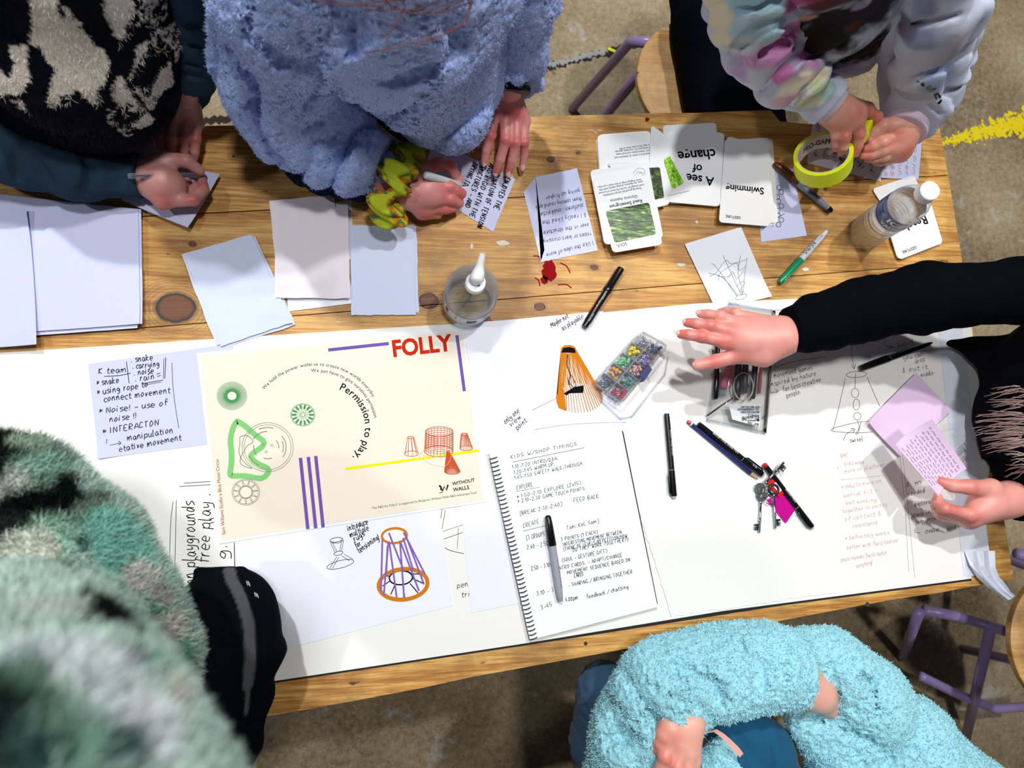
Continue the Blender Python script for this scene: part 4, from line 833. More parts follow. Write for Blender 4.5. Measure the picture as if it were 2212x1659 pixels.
L_ = [('KIDS W/SHOP TIMINGS.', (1104, 991), (1252, 961)), ('. 1.10-1.20 INTRO/Q&A.', (1100, 1014), (1207, 993)), ('. 1.20-1.45 WARM UP.', (1104, 1026), (1200, 1005)), ('. 1.45-1.50 SAFETY WALK-THROUGH.', (1106, 1037), (1262, 1004)), ('EXPLORE', (1117, 1058), (1153, 1050)), ('* 1.50-2.10 EXPLORE (2x15)', (1117, 1077), (1256, 1046)), ('* 2.10-2.30 GAME TOUCH POINTS.', (1119, 1087), (1267, 1058)), ('[BREAK 2.30-2.40]', (1124, 1113), (1215, 1092)), ('FEED BACK.', (1240, 1085), (1298, 1075)), ('CREATE', (1131, 1140), (1167, 1130)), ('[3 GROUPS]', (1138, 1166), (1182, 1156)), ('Tam, Kel, Sam]', (1225, 1144), (1294, 1128)), ('. 3 POINTS (1 EACH)', (1206, 1171), (1292, 1152)), ('INTERESTING MOVEMENT BETWEEN.', (1217, 1180), (1346, 1152)), ('(THINK OF LEVELS/REPETITION/HOW', (1218, 1190), (1357, 1160)), ('DO THEY WORK TOGETHER?)', (1238, 1192), (1358, 1168)), ('2.40 - 2.50', (1139, 1187), (1186, 1177)), ('(SOUL - GESTURE GIFT)', (1215, 1214), (1312, 1193)), ('2.50 - 3.10', (1148, 1233), (1190, 1223)), ('INTRO CARDS. - ADAPT/CHANGE', (1205, 1232), (1346, 1202)), ('MOVEMENT SEQUENCE BASED ON', (1226, 1241), (1363, 1212)), ('CARDS', (1241, 1248), (1262, 1243)), ('3.10 - 3', (1160, 1287), (1198, 1277)), ('- SHARING / BRINGING TOGETHER', (1228, 1268), (1368, 1238)), ('3-45', (1169, 1317), (1195, 1308)), ('4.00pm', (1222, 1300), (1250, 1294)), ('feedback / chatting.', (1268, 1293), (1361, 1270))]
for t, a, b in L_: k.hand(t, a, b, .00055, .0058 if len(t) > 12 else .0066, .1)
k.px([(1108, 998), (1262, 967)], .0005); k.px([(1115, 1062), (1166, 1052)], .0004); k.px([(1130, 1147), (1180, 1135)], .0005); k.build('handwriting', M_black, nb)
k = MB(); c4 = [Wp(u, v, zp)[:2] for u, v in q1]; m_ = mat('dot_grid', (190, 196, 206), .7)
for i in range(1, 42):
    for j in range(1, 58):
        s_, t_ = .08 + i / 46, j / 59; p = (c4[0] * (1 - s_) + c4[1] * s_) * (1 - t_) + (c4[3] * (1 - s_) + c4[2] * s_) * t_; h = .0003
        if s_ < .98: k.add([(p[0] - h, p[1], Z0 + zp + .0001), (p[0], p[1] - h, Z0 + zp + .0001), (p[0] + h, p[1], Z0 + zp + .0001), (p[0], p[1] + h, Z0 + zp + .0001)], [(0, 1, 2, 3)])
o = k.build('dot_grid', m_, nb); o['kind'] = 'stuff'
a0, a1 = Wp(1063, 985, 0), Wp(1150, 1378, 0)
dr = a1 - a0; dl = dr / np.linalg.norm(dr); pr = np.array([-dl[1], dl[0], 0.0]);
if pr[0] < 0: pr = -pr
for i in range(44):
    c0 = a0 + dr * (i + .4) / 44 + np.array([0, 0, .0112]); P = []
    for q in range(13): t = -2.6 + 5.2 * q / 12 ; t = math.pi + t; P.append(c0 + pr * (.0068 * math.cos(t)) + np.array([0, 0, 1]) * (.0076 * math.sin(t)) + dl * .0012 * math.sin(t / 2))
    MB().tube(P, .0009, 6).build('wire_ring', M_bk, nb, True)
# ------------------------------------------------------------------ hand gel bottle with pump
M_clear = clear('clear_plastic', mixf=.28, rough=.08, tr=.90); M_white = mat('white_plastic', (246, 246, 246), .3); M_lab = mat('bottle_label', (214, 216, 222), .4)
B0 = Wp(1010, 652, 0); ht = .112
gb = empty('pump_bottle', tuple(B0), 'clear round hand gel bottle with a white pump at the board edge', 'bottle')
lathe('bottle_body', [(.0005, .034), (.001, .040), (.006, .0425), (.07, .0425), (.086, .041), (.098, .034), (.107, .022), (.112, .0125), (.122, .012), (.122, .0115), (.108, .021), (.098, .033), (.08, .0405), (.006, .0418), (.002, .038)], B0, (0, 0, 1), M_clear, gb, 40, caps=False)
lathe('gel', [(.003, .036), (.004, .0405), (.022, .0412), (.0225, .02)], B0, (0, 0, 1), glassy('gel_fluid', (236, 240, 240), 1.2, .8), gb, 32)
V = []; nn = 36
for i in range(nn + 1): al = math.radians(195 + 165 * i / nn); V += [(B0[0] + .0429 * math.cos(al), B0[1] + .0429 * math.sin(al), Z0 + .018), (B0[0] + .0429 * math.cos(al), B0[1] + .0429 * math.sin(al), Z0 + .062)]
lb = MB().add(V, [(2 * i, 2 * i + 2, 2 * i + 3, 2 * i + 1) for i in range(nn)]).build('label', M_lab, gb, True)
for al0, w_, z0_, z1_, m in ((205, 10, .03, .055, M_rust), (236, 2, .034, .056, M_bk), (262, 22, .03, .052, mat('label_grey', (96, 98, 110), .5)), (300, 8, .034, .054, mat('label_red', (150, 40, 60), .5))):
    mb = MB()
    for j in range(5):
        za = z0_ + (z1_ - z0_) * j / 5; zb = za + (z1_ - z0_) / 9; V = []
        for i in range(6): al = math.radians(al0 + w_ * i / 5); V += [(B0[0] + .0432 * math.cos(al), B0[1] + .0432 * math.sin(al), Z0 + za), (B0[0] + .0432 * math.cos(al), B0[1] + .0432 * math.sin(al), Z0 + zb)]
        mb.add(V, [(2 * i, 2 * i + 2, 2 * i + 3, 2 * i + 1) for i in range(5)])
    mb.build('label_print', m, lb)
lathe('pump_collar', [(.118, .014), (.119, .0155), (.132, .0155), (.134, .0145), (.1345, .005)], B0, (0, 0, 1), M_white, gb, 28)
lathe('dip_tube', [(.004, .002), (.12, .002)], B0, (0, 0, 1), M_clear, gb, 8)
lathe('pump_stem', [(.134, .0062), (.146, .0062)], B0, (0, 0, 1), M_white, gb, 18)
c0 = B0 + np.array([0, 0, .150]); tipp = Wp(1042, 548, .149); dd = tipp - c0
MB().tube([c0 - dd * .12, c0, c0 + dd * .25, c0 + dd * .55, c0 + dd * .97, tipp], [.006, .0105, .0098, .0062, .005, .004], 16).build('nozzle', M_white, gb, True)
# ------------------------------------------------------------------ water bottle
wb0 = Wp(1868, 502, 0); wtop = Wp(2012, 410, .205); ax = np.array([wtop[0] - wb0[0], wtop[1] - wb0[1], .205]); ax /= np.linalg.norm(ax)
wb = empty('water_bottle', tuple(wb0), 'clear ribbed plastic water bottle with white cap and blue label', 'bottle')
pr_ = [(.001, .022), (.002, .028), (.010, .0318)]
for i in range(9): z = .014 + i * .0095; pr_ += [(z, .0322), (z + .003, .0305), (z + .0055, .0305), (z + .008, .0322)]
pr_ += [(.102, .0325), (.142, .0325), (.155, .030), (.168, .025), (.180, .018), (.187, .0135), (.196, .0130)]
lathe('bottle_body', pr_, wb0, ax, clear('bottle_plastic', mixf=.42, rough=.04, tr=1.3, milk=.02), wb, 40, caps=False)
lathe('water', [(.004, .027)] + [(t, r - .0012) for t, r in pr_[2:-7]] + [(.128, .0312), (.1285, .01)], wb0, ax, glassy('water', (250, 252, 255), 1.33, .45), wb, 36)
lathe('cap', [(.186, .0145), (.187, .0162), (.190, .0162), (.191, .0158), (.204, .0156), (.2055, .0142), (.2056, .002)], wb0, ax, M_white, wb, 36)
qx = np.cross(ax, [0, 0, 1.0]);
if np.linalg.norm(qx) < .02: qx = np.array([1.0, 0, 0])
qx /= np.linalg.norm(qx); qy = np.cross(ax, qx)
def cyl(al, t, r): return wb0 + ax * t + (qx * math.cos(al) + qy * math.sin(al)) * r
def band(name, a0_, a1_, t0, t1, r, m, parent, n_=30):
    V = []
    for i in range(n_ + 1): al = a0_ + (a1_ - a0_) * i / n_; V += [cyl(al, t0, r), cyl(al, t1, r)]
    return MB().add(V, [(2 * i, 2 * i + 2, 2 * i + 3, 2 * i + 1) for i in range(n_)]).build(name, m, parent, True)
def angle_of(u, v, z): p = Wp(u, v, z) - wb0; return math.atan2(p @ qy, p @ qx)
af = math.atan2(*(lambda w: (w @ qy, w @ qx))(np.array([-.50, -.86, 0])))   # the way the label front faces
n = N('blue_label'); M_lbl = n.done(n.ramp(n.noise(n.co, 26, 2, .5), [(.35, (20, 50, 100)), (.5, (60, 100, 160)), (.66, (170, 190, 214))]), .35)
lab = band('label', af - 1.9, af + 1.25, .102, .140, .0331, M_lbl, wb)
band('back_label', af + 1.7, af + 3.9, .104, .140, .0328, mat('white_label', (240, 242, 246), .4), wb)
def wrap(text, ac, t0, h, w_, m, parent, bold=.02, name='label_text', flip=1):
    V, Fc, wid = textmesh(text, bold); mb = MB(); o_ = [cyl(ac + flip * (v[0] / wid - .5) * w_, t0 + v[1] * h, .0336) for v in V]; mb.add(o_, Fc); mb.build(name, m, parent)
flip = 1
wrap('ICE', af + .1, .122, .017, 1.0, M_white, lab, .03, flip=flip); wrap('VALLEY', af + .1, .108, .011, 1.35, M_white, lab, .02, flip=flip)
wrap('SPRING', af - 1.1, .124, .006, .5, M_navy, lab, .01, flip=flip); wrap('WATER', af - 1.1, .115, .006, .45, M_navy, lab, .01, flip=flip)
# ------------------------------------------------------------------ pin box
ang_pt = lambda u, v, z=0: Wp(u, v, z)
bx = empty('pin_box', tuple(Wp(1365, 805, .003)), 'clear plastic box of sorted coloured ball pins with a navy catch', 'box')
hz0, hz1 = .0042, .030
top4 = [(1386, 716), (1441, 748), (1344, 870), (1286, 826)]
T4 = [Wp(u, v, hz1)[:2] for u, v in top4]
M_box = clear('box_plastic', (250, 251, 253), .15, .08, 1.3, .02); M_rim = clear('box_rim', (225, 230, 236), .5, .1, .8)
def ring_wall(P, z0, z1, th, m, name, parent):
    P = [np.array(p) for p in P]; c = sum(P) / len(P); I_ = [p + (c - p) / np.linalg.norm(c - p) * th * 1.4 for p in P]; N_ = len(P); V = [(*p, z0) for p in P] + [(*p, z1) for p in P] + [(*p, z0) for p in I_] + [(*p, z1) for p in I_]
    Fc = []
    for i in range(N_): j = (i + 1) % N_; Fc += [(i, j, N_ + j, N_ + i), (2 * N_ + j, 2 * N_ + i, 3 * N_ + i, 3 * N_ + j), (N_ + i, N_ + j, 3 * N_ + j, 3 * N_ + i), (j, i, 2 * N_ + i, 2 * N_ + j)]
    return MB().add(V, Fc).build(name, m, parent)
RP = rounded(T4, .008); ring_wall(RP, Z0 + hz0, Z0 + hz1 - .006, .0014, M_box, 'box_wall', bx); MB().prism([tuple(p) for p in RP], Z0 + hz0 - .001, Z0 + hz0).build('box_base', M_box, bx)
ctr = sum(T4) / 4; LP = [tuple(ctr + (np.array(p) - ctr) * 1.03) for p in RP]
ring_wall(LP, Z0 + hz1 - .0058, Z0 + hz1 + .0015, .0016, M_rim, 'lid_rim', bx); MB().prism(LP, Z0 + hz1 + .0016, Z0 + hz1 + .0026).build('lid', M_box, bx)
M_div = clear('divider_plastic', (226, 230, 238), .3, .2, 1.0, .25)
def bl(s_, t_): return (T4[0] * (1 - s_) + T4[1] * s_) * (1 - t_) + (T4[3] * (1 - s_) + T4[2] * s_) * t_
def wallseg(a, b, z0, z1, th, name, m, parent): d_ = (b - a) / np.linalg.norm(b - a); q_ = np.array([-d_[1], d_[0]]) * th / 2; MB().prism([tuple(a - q_), tuple(b - q_), tuple(b + q_), tuple(a + q_)], z0, z1).build(name, m, parent)
wallseg(bl(.5, .02), bl(.5, .98), Z0 + hz0, Z0 + hz1 - .007, .0012, 'divider', M_div, bx)
for j in range(1, 5): wallseg(bl(.03, j / 5), bl(.97, j / 5), Z0 + hz0, Z0 + hz1 - .007, .0012, 'divider', M_div, bx)
MB().prism([tuple(Wp(u, v, .03)[:2]) for u, v in ((1399, 788), (1407, 799), (1390, 824), (1381, 811))], Z0 + .012, Z0 + .0335).build('catch', M_navy, bx)
for (a, b) in (((1300, 868), (1340, 905)), ((1340, 905), (1365, 900)), ((1365, 900), (1436, 808)), ((1436, 808), (1443, 770)), ((1296, 840), (1300, 868))): MB().tube([Wp(*a, .0055), Wp(*b, .0055)], .0017, 8).build('base_rim', M_rim, bx, True)
pc = [('silver', (196, 200, 208)), ('navy', (50, 80, 120)), ('yellow', (244, 226, 10)), ('violet', (140, 124, 190)), ('mint green', (120, 224, 150)), ('pink', (220, 160, 156)), ('orange', (236, 164, 80)), ('teal', (80, 140, 140)), ('grey', (96, 110, 128)), ('crimson', (190, 50, 90))]
M_nd = mat('needle_steel', (200, 204, 212), .25, 1)
for i, (nm, c_) in enumerate(pc):
    m = mat(nm.replace(' ', '_') + '_pin_head', c_, .3, .6 if nm == 'silver' else 0); mb = MB().ball((0, 0, 0), .0030, 8); nf = len(mb.F); mb.tube([(0, 0, 0), (.018, 0, .001)], .0004, 5); me = pyd(mb.V, mb.F); me.materials.append(m); me.materials.append(M_nd); me.shade_smooth()
    for p in me.polygons: p.material_index = 0 if p.index < nf else 1
    ci, cj = i % 2, i // 2
    for q in range(27):
        s_ = (.12 + .30 * random.random()) + .5 * ci; t_ = (.14 + .66 * random.random() + cj) / 5; p = bl(s_, t_); o = bpy.data.objects.new('ball_pin', me); COL.objects.link(o)
        # needle kept inside the compartment
        ccx = bl(.25 + .5 * ci, (cj + .5) / 5); dr_ = ccx - p; an_ = math.atan2(dr_[1], dr_[0]) + random.uniform(-.5, .5)
        o.location = (p[0], p[1], Z0 + hz0 + .003 + .0145 * q / 27); o.rotation_euler = (0, random.uniform(-.15, .15), an_)
        tag(o, f'{nm} ball pin in the {nm} compartment of the clear pin box', 'pin', f'{nm} pins in the pin box')
# ------------------------------------------------------------------ clear pencil case
pcs = empty('pencil_case', tuple(Wp(1605, 800, .002)), 'clear vinyl zip pencil case full of pens under the reaching hand', 'pencil case')
M_vin = clear('clear_vinyl', (230, 232, 232), .3, .1, 1.1, .05)
qb_ = [(1575, 655), (1672, 672), (1652, 935), (1527, 908)]; n_ = 22; V = []; Fc = []; c4 = [Wp(u, v, .0)[:2] for u, v in qb_]; r = random.Random(5)
for side in (0, 1):
    for j in range(n_ + 1):
        for i in range(n_ + 1):
            s_, t_ = i / n_, j / n_; p = (c4[0] * (1 - s_) + c4[1] * s_) * (1 - t_) + (c4[3] * (1 - s_) + c4[2] * s_) * t_; e = min(1, 9 * s_ * (1 - s_)) ** .6 * min(1, 10 * t_ * (1 - t_)) ** .5
            hgt = .003 + (.0245 * e + .0012 * math.sin(9 * s_ + 13 * t_) * e if side else 0); V.append((p[0], p[1], Z0 + hgt + (.0002 if side else 0)))
k2 = (n_ + 1) ** 2
for j in range(n_):
    for i in range(n_): a = j * (n_ + 1) + i; Fc += [(a, a + n_ + 1, a + n_ + 2, a + 1), (k2 + a, k2 + a + 1, k2 + a + n_ + 2, k2 + a + n_ + 1)]
MB().add(V, Fc).build('pouch', M_vin, pcs, True)
E_ = [Wp(u, v, z) for u, v, z in ((1575, 655, .006), (1672, 672, .006), (1652, 935, .006), (1527, 908, .006))]
for a, b, m, rr2, nm in ((E_[1], E_[2], M_bk, .0028, 'zip'), (E_[2], E_[3], M_rim, .0026, 'seam'), (E_[3], E_[0], M_rim, .0018, 'seam'), (E_[0], E_[1], M_rim, .0018, 'seam')): MB().tube([a, (a + b) / 2 + np.array([0, 0, .002]), b], rr2, 8).build(nm, m, pcs, True)
MB().tube([Wp(1528, 898, .012), Wp(1556, 878, .020), Wp(1583, 860, .022)], .0012, 6).build('fold', M_bk, pcs, True)
MB().tube([Wp(1651, 930, .008), Wp(1656, 915, .010), Wp(1657, 905, .008), Wp(1650, 900, .008)], .0016, 6).build('zip_pull', M_bk, pcs, True)
MB().tube([Wp(1572, 652, .012), Wp(1579, 648, .014), Wp(1600, 664, .014), Wp(1640, 668, .012), Wp(1690, 670, .01)], .0014, 6).build('strap_loop', M_rim, pcs, True)
rc = sheet('receipt', [(1574, 873), (1644, 873), (1641, 922), (1582, 906)], .0265 - .004, mat('receipt_paper', (236, 238, 242), .7), 'crumpled shop receipt inside the clear pencil case', 'receipt', n=6)
k = Ink(.0238)
for t, a, b in (('DEBIT MASTERCARD', (1642, 877), (1600, 877)), ('AID: A0000000041010', (1640, 882), (1594, 882)), ('MASTERCARD DEBIT', (1640, 888), (1600, 888)), ('BARNET.2', (1640, 896), (1616, 895)), ('ICC :xx:xx170', (1640, 900), (1604, 899)), ('M:*****71542', (1640, 904), (1602, 902)), ('SEAT 7AN', (1640, 915), (1616, 910))): k.print(t, a, b, .01, 1.3)
k.build('printed_text', M_black, rc)
for a, b, z, r_, m, lb_ in (((1552, 690), (1546, 862), .006, .0045, M_bk, 'black pen along the left side inside the clear pencil case'), ((1640, 700), (1625, 862), .006, .0048, M_bk, 'black pen beside the zip inside the clear pencil case'), ((1600, 690), (1592, 865), .006, .0055, M_bk, 'thick black marker in the middle of the clear pencil case'), ((1616, 680), (1608, 850), .006, .005, mat('dark_grey', (50, 52, 58), .4), 'dark grey pen in the middle right of the clear pencil case'), ((1650, 720), (1640, 850), .0062, .0022, mat('red_lead', (190, 20, 40), .4), 'thin red pencil against the zip in the clear pencil case')):
    pen('pen', a, b, [('barrel', m, [(0, r_ * .6), (.02, r_), (.8, r_)]), ('cap', m, [(.8, r_ * 1.08), (.98, r_ * 1.02), (1, r_ * .6)])], lb_, z0=z)
pk = mat('pink_plastic', (226, 110, 160), .35); tk = empty('pink_tool', tuple(Wp(1572, 800, .008)), 'pink handled tool with clear tip inside the pencil case', 'tool')
MB().tube([Wp(1580, 775, .011), Wp(1572, 800, .012), Wp(1566, 822, .012), Wp(1562, 838, .012)], [.004, .0055, .0065, .007], 12).build('handle', pk, tk, True); MB().tube([Wp(1562, 838, .012), Wp(1560, 856, .011)], [.007, .006], 12).build('cap', clear('tint_cap', (170, 190, 196), .3, .1, .8), tk, True)
MB().tube([Wp(1566, 822, .0135), Wp(1574, 835, .0145), Wp(1580, 820, .0145), Wp(1578, 800, .0145)], .0022, 8).build('hook', pk, tk, True)
P = [Wp(1606 + 21 * math.cos(t), 835 + 30 * math.sin(t), .021) for t in [6.2832 * i / 28 for i in range(28)]]; P.append(P[0])
tag(MB().tube(P, .0012, 7, False).build('rubber_band', mat('beige_rubber', (196, 192, 184), .6), None, True), 'beige rubber band loop lying among the pens in the case', 'rubber band')
# ------------------------------------------------------------------ keys
kt = empty('key_bunch', tuple(Wp(1660, 1060, .004)), 'bunch of silver keys on a ring with red, black and magenta tags', 'keys')
M_key = mat('key_steel', (190, 192, 198), .22, 1); M_dk = mat('dark_ring', (26, 26, 30), .4)
def torus(c, R_, r, m, nm, parent, tilt=(0, 0, 1), n_=24, sq=1):
    c = np.array(c); z = np.array(tilt, float); z /= np.linalg.norm(z); x = np.cross(z, [0, 1.0, 0]); x /= np.linalg.norm(x); y = np.cross(z, x)
    P = [c + R_ * (x * math.cos(t) + y * sq * math.sin(t)) for t in [6.2832 * i / n_ for i in range(n_ + 1)]]; return MB().tube(P, r, 8, False).build(nm, m, parent, True)
for (u, v, z, R_) in ((1643, 1055, .011, .0095), (1646, 1071, .009, .0100)):
    ca = Wp(u, v, z); V, Q = [], []
    kb = MB(); nseg = 24
    for i in range(nseg): t = 6.2832 * i / nseg; V += [(ca[0] + R_ * math.cos(t), ca[1] + R_ * math.sin(t), ca[2]), (ca[0] + .003 * math.cos(t), ca[1] + .003 * math.sin(t), ca[2]), (ca[0] + R_ * math.cos(t), ca[1] + R_ * math.sin(t), ca[2] - .0025), (ca[0] + .003 * math.cos(t), ca[1] + .003 * math.sin(t), ca[2] - .0025)]
    for i in range(nseg): a = 4 * i; b = 4 * ((i + 1) % nseg); Q += [(a, b, b + 1, a + 1), (a + 2, a + 3, b + 3, b + 2), (a, a + 2, b + 2, b), (a + 1, b + 1, b + 3, a + 3)]
    kb.add(V, Q).build('key_bow', mat('worn_steel', (120, 122, 126), .4, .9), kt)
def key(a, b, z0_, z1_, side):
    A, B = Wp(*a, z0_), Wp(*b, z1_); d_ = B - A; L = np.linalg.norm(d_); d_ /= L; q_ = np.cross(d_, [0, 0, 1.0]); q_ /= np.linalg.norm(q_); q_ *= side
    o_ = MB().tube([A, A + d_ * L * .1, A + d_ * L * .11, A + d_ * L * .6, A + d_ * L * .61, A + d_ * L * .64, A + d_ * L * .65, B], [.003, .003, .0022, .0022, .003, .003, .0022, .0022], 12).build('key', M_key, kt, True)
    mb = MB(); u_ = np.array([0, 0, .0009])
    for f0, f1, w_ in ((.74, .93, .006), (.74, .80, .010), (.84, .88, .010), (.90, .93, .0095)):
        p0, p1 = A + d_ * L * f0, A + d_ * L * f1; V = [p0 - u_, p1 - u_, p1 + q_ * w_ - u_, p0 + q_ * w_ - u_, p0 + u_, p1 + u_, p1 + q_ * w_ + u_, p0 + q_ * w_ + u_]; mb.add(V, [(0, 3, 2, 1), (4, 5, 6, 7), (0, 1, 5, 4), (1, 2, 6, 5), (2, 3, 7, 6), (3, 0, 4, 7)])
    mb.build('key_bit', M_key, o_)
key((1643, 1082), (1640, 1150), .008, .007, 1); key((1671, 1066), (1675, 1141), .010, .008, -1); key((1652, 1045), (1693, 999), .014, .018, 1)
torus(Wp(1671, 1058, .010), .0085, .0026, M_dk, 'key_bow', kt); torus(Wp(1655, 1062, .014), .009, .0008, M_key, 'split_ring', kt, (.5, 0, 1)); torus(Wp(1660, 1080, .008), .008, .0008, M_key, 'split_ring', kt, (.2, .4, 1))
mb = MB(); rp = rounded([Wp(u, v, .008)[:2] for u, v in ((1656, 1042), (1678, 1030), (1699, 1060), (1682, 1075))], .003)
fob = mb.prism([tuple(p) for p in rp], Z0 + .0075, Z0 + .0100).build('red_tag', mat('red_plastic', (214, 16, 14), .35), kt)
c_ = sum(np.array(p) for p in rp) / len(rp); MB().prism([tuple(c_ + (np.array(p) - c_) * .55) for p in rp], Z0 + .0101, Z0 + .0106).build('tag_insert', M_paper, fob)
MB().prism([tuple(p) for p in rounded([Wp(u, v, .006)[:2] for u, v in ((1656, 1080), (1688, 1065), (1718, 1100), (1697, 1131))], .003)], Z0 + .0036, Z0 + .0066).build('magenta_tag', mat('magenta_plastic', (196, 0, 140), .3), kt)
MB().prism([tuple(p) for p in rounded([Wp(u, v, .006)[:2] for u, v in ((1648, 1078), (1672, 1078), (1674, 1105), (1648, 1109))], .003)], Z0 + .0028, Z0 + .0035).build('black_tag', M_dk, kt)
# ------------------------------------------------------------------ neon tape roll held above the table
rl = empty('tape_roll', tuple(Wp(1779, 350, .055)), 'neon yellow cloth tape roll held up between two hands', 'tape')
M_neon = mat('neon_tape', (226, 240, 10), .5, bump=.3, bscale=250); M_core = mat('card_core', (206, 196, 188), .7)
rc_ = Wp(1778, 345, .074); ro, ri, hh = PR(1778, 345, .074, 59), PR(1778, 345, .074, 50), .0165
vw = rc_ - CAMP; vw /= np.linalg.norm(vw); iu = -R[:, 1]; iu = iu - iu @ vw * vw; iu /= np.linalg.norm(iu); axr = -vw * math.cos(.70) + iu * math.sin(.70)
lathe('tape_wind', [(-hh, ri + .0012), (-hh, ro), (hh, ro), (hh, ri + .0012), (-hh, ri + .0012)], rc_, axr, M_neon, rl, 48, caps=False)
cr = lathe('card_core', [(-hh * 1.02, ri), (hh * 1.02, ri), (hh * 1.02, ri + .0012), (-hh * 1.02, ri + .0012), (-hh * 1.02, ri)], rc_, axr, M_core, rl, 48, caps=False)
V, Fc, wid = textmesh('PRO-GAFF', .03); xr = R[:, 0] - R[:, 0] @ axr * axr; xr /= np.linalg.norm(xr); yr_ = np.cross(axr, xr)
MB().add([rc_ + (xr * math.cos(2.3 - 1.25 * v[0] / wid) + yr_ * math.sin(2.3 - 1.25 * v[0] / wid)) * (ri - .0003) + axr * (v[1] * .016 - .006) for v in V], Fc).build('core_print', M_bk, cr)
MB().tube([Wp(1830, 322, .085), Wp(1850, 318, .10), Wp(1868, 290, .115), Wp(1878, 262, .115)], [.006, .008, .009, .009], 4).build('tape_end', M_neon, rl, False)
# ------------------------------------------------------------------ stools
M_seat = wood('stool_wood', 21, (176, 120, 60), (212, 160, 92), (230, 184, 120), False); M_tube = mat('lilac_tube', (158, 138, 192), .3)
def stool(c, rad, label, legs, extra=()):
    c = np.array(c); t = empty('stool', (c[0], c[1], 0), label, 'stool'); z = c[2]
    lathe('seat', [(-.022, rad - .008), (-.018, rad), (-.004, rad), (0, rad - .006), (.0001, .01)], c, (0, 0, 1), M_seat, t, 56)
    for i, (a, b) in enumerate(legs): MB().tube([np.array(q) for q in (a, b)], .0125, 14).build('leg', M_tube, t, True)
    for P in extra: MB().tube([np.array(q) for q in P], .0125, 14).build('frame_tube', M_tube, t, True)
    return t
q = Wp(1510, 172, -.26); zz = Z0 - .26
t = stool((q[0], q[1], zz), .145, 'round wooden stool with lilac tube legs beside the seated person in tie-dye', [], [[Wp(1460, 165, -.285), Wp(1400, 157, -.285), Wp(1378, 162, -.29), Wp(1352, 195, -.36), Wp(1296, 262, -.52), Wp(1270, 300, -.74)], [(q[0] + .1, q[1] - .1, zz - .03), (q[0] + .13, q[1] - .13, zz - .08), (q[0] + .17, q[1] - .17, .01)], [(q[0] + .1, q[1] + .1, zz - .03), (q[0] + .13, q[1] + .13, zz - .08), (q[0] + .17, q[1] + .17, .01)], [(q[0] - .1, q[1] + .1, zz - .03), (q[0] - .13, q[1] + .13, zz - .08), (q[0] - .17, q[1] + .17, .01)]])
q = Wp(2318, 1385, -.24); zz = Z0 - .24; D_ = lambda u, v, z: Wp(u, v, z)
stool((q[0], q[1], zz), .155, 'round wooden stool with lilac tube frame at the right table end', [], [[D_(1996, 1318, -.42), D_(2060, 1330, -.42), D_(2138, 1352, -.42), D_(2220, 1380, -.28)], [D_(1988, 1460, -.62), D_(1996, 1464, -.62), D_(2070, 1500, -.62), D_(2150, 1532, -.62), D_(2240, 1524, -.62)], [D_(1985, 1322, -.42), D_(1950, 1420, -.735)], [D_(2140, 1356, -.42), D_(2085, 1600, -.735)], [(q[0] + .1, q[1] + .1, zz - .03), (q[0] + .16, q[1] + .16, .01)], [(q[0] + .1, q[1] - .1, zz - .03), (q[0] + .16, q[1] - .16, .01)], [D_(2195, 1195, -.35), D_(2260, 1215, -.35)]])
# ------------------------------------------------------------------ people
from mathutils.bvhtree import BVHTree
def tree(V, Fq): return BVHTree.FromPolygons([tuple(v) for v in V.tolist()], Fq.tolist())
def obj_tree(o):
    me = o.data; V = np.empty(len(me.vertices) * 3, np.float32); me.vertices.foreach_get('co', V)
    Fq = np.empty(len(me.polygons) * 4, np.int32); me.loops.foreach_get('vertex_index', Fq); return tree(V.reshape(-1, 3), Fq.reshape(-1, 4))
def hit(bv, u, v):               # where the line of sight of a measured point meets the cloth
    d = Wp(u, v, 0) - CAMP; d /= np.linalg.norm(d); h = bv.ray_cast(Vector(CAMP), Vector(d))
    return (np.array(h[0]), np.array(h[1])) if h[0] is not None else (None, None)
def blobs_on(base, L, wob=.5, soft_=.5):
    def fn(P, bv):
        out = np.tile(np.array(lin(base)), (len(P), 1)); wb_ = (vnoise(P, .025, 5) - .5)[:, None]; w2 = (vnoise(P, .008, 6) - .5)[:, None]
        for u, v, r, c in L:
            h, _ = hit(bv, u, v)
            if h is None: continue
            rm = r * np.linalg.norm(h - CAMP) / F; d = np.linalg.norm(P - h, axis=1, keepdims=True) / rm + wb_ * wob * 2 + w2 * wob
            w = np.clip((1 + soft_ - d) / (2 * soft_), 0, 1); w = w * w * (3 - 2 * w); out = out * (1 - w) + np.array(lin(c)) * w
        return out
    return fn
def inpoly(P, poly):
    x, y = P[:, 0], P[:, 1]; ins = np.zeros(len(P), bool); n_ = len(poly)
    for i in range(n_):
        x0, y0 = poly[i][:2]; x1, y1 = poly[(i + 1) % n_][:2]; c_ = ((y0 > y) != (y1 > y)) & (x < (x1 - x0) * (y - y0) / (y1 - y0 + 1e-12) + x0); ins ^= c_
    return ins
def cut(u, v, z, du, dv, reach, dz=0):
    a = Wp(u, v, z); b = Wp(u + du, v + dv, z + dz); return (a, (b - a) / np.linalg.norm(b - a), reach)
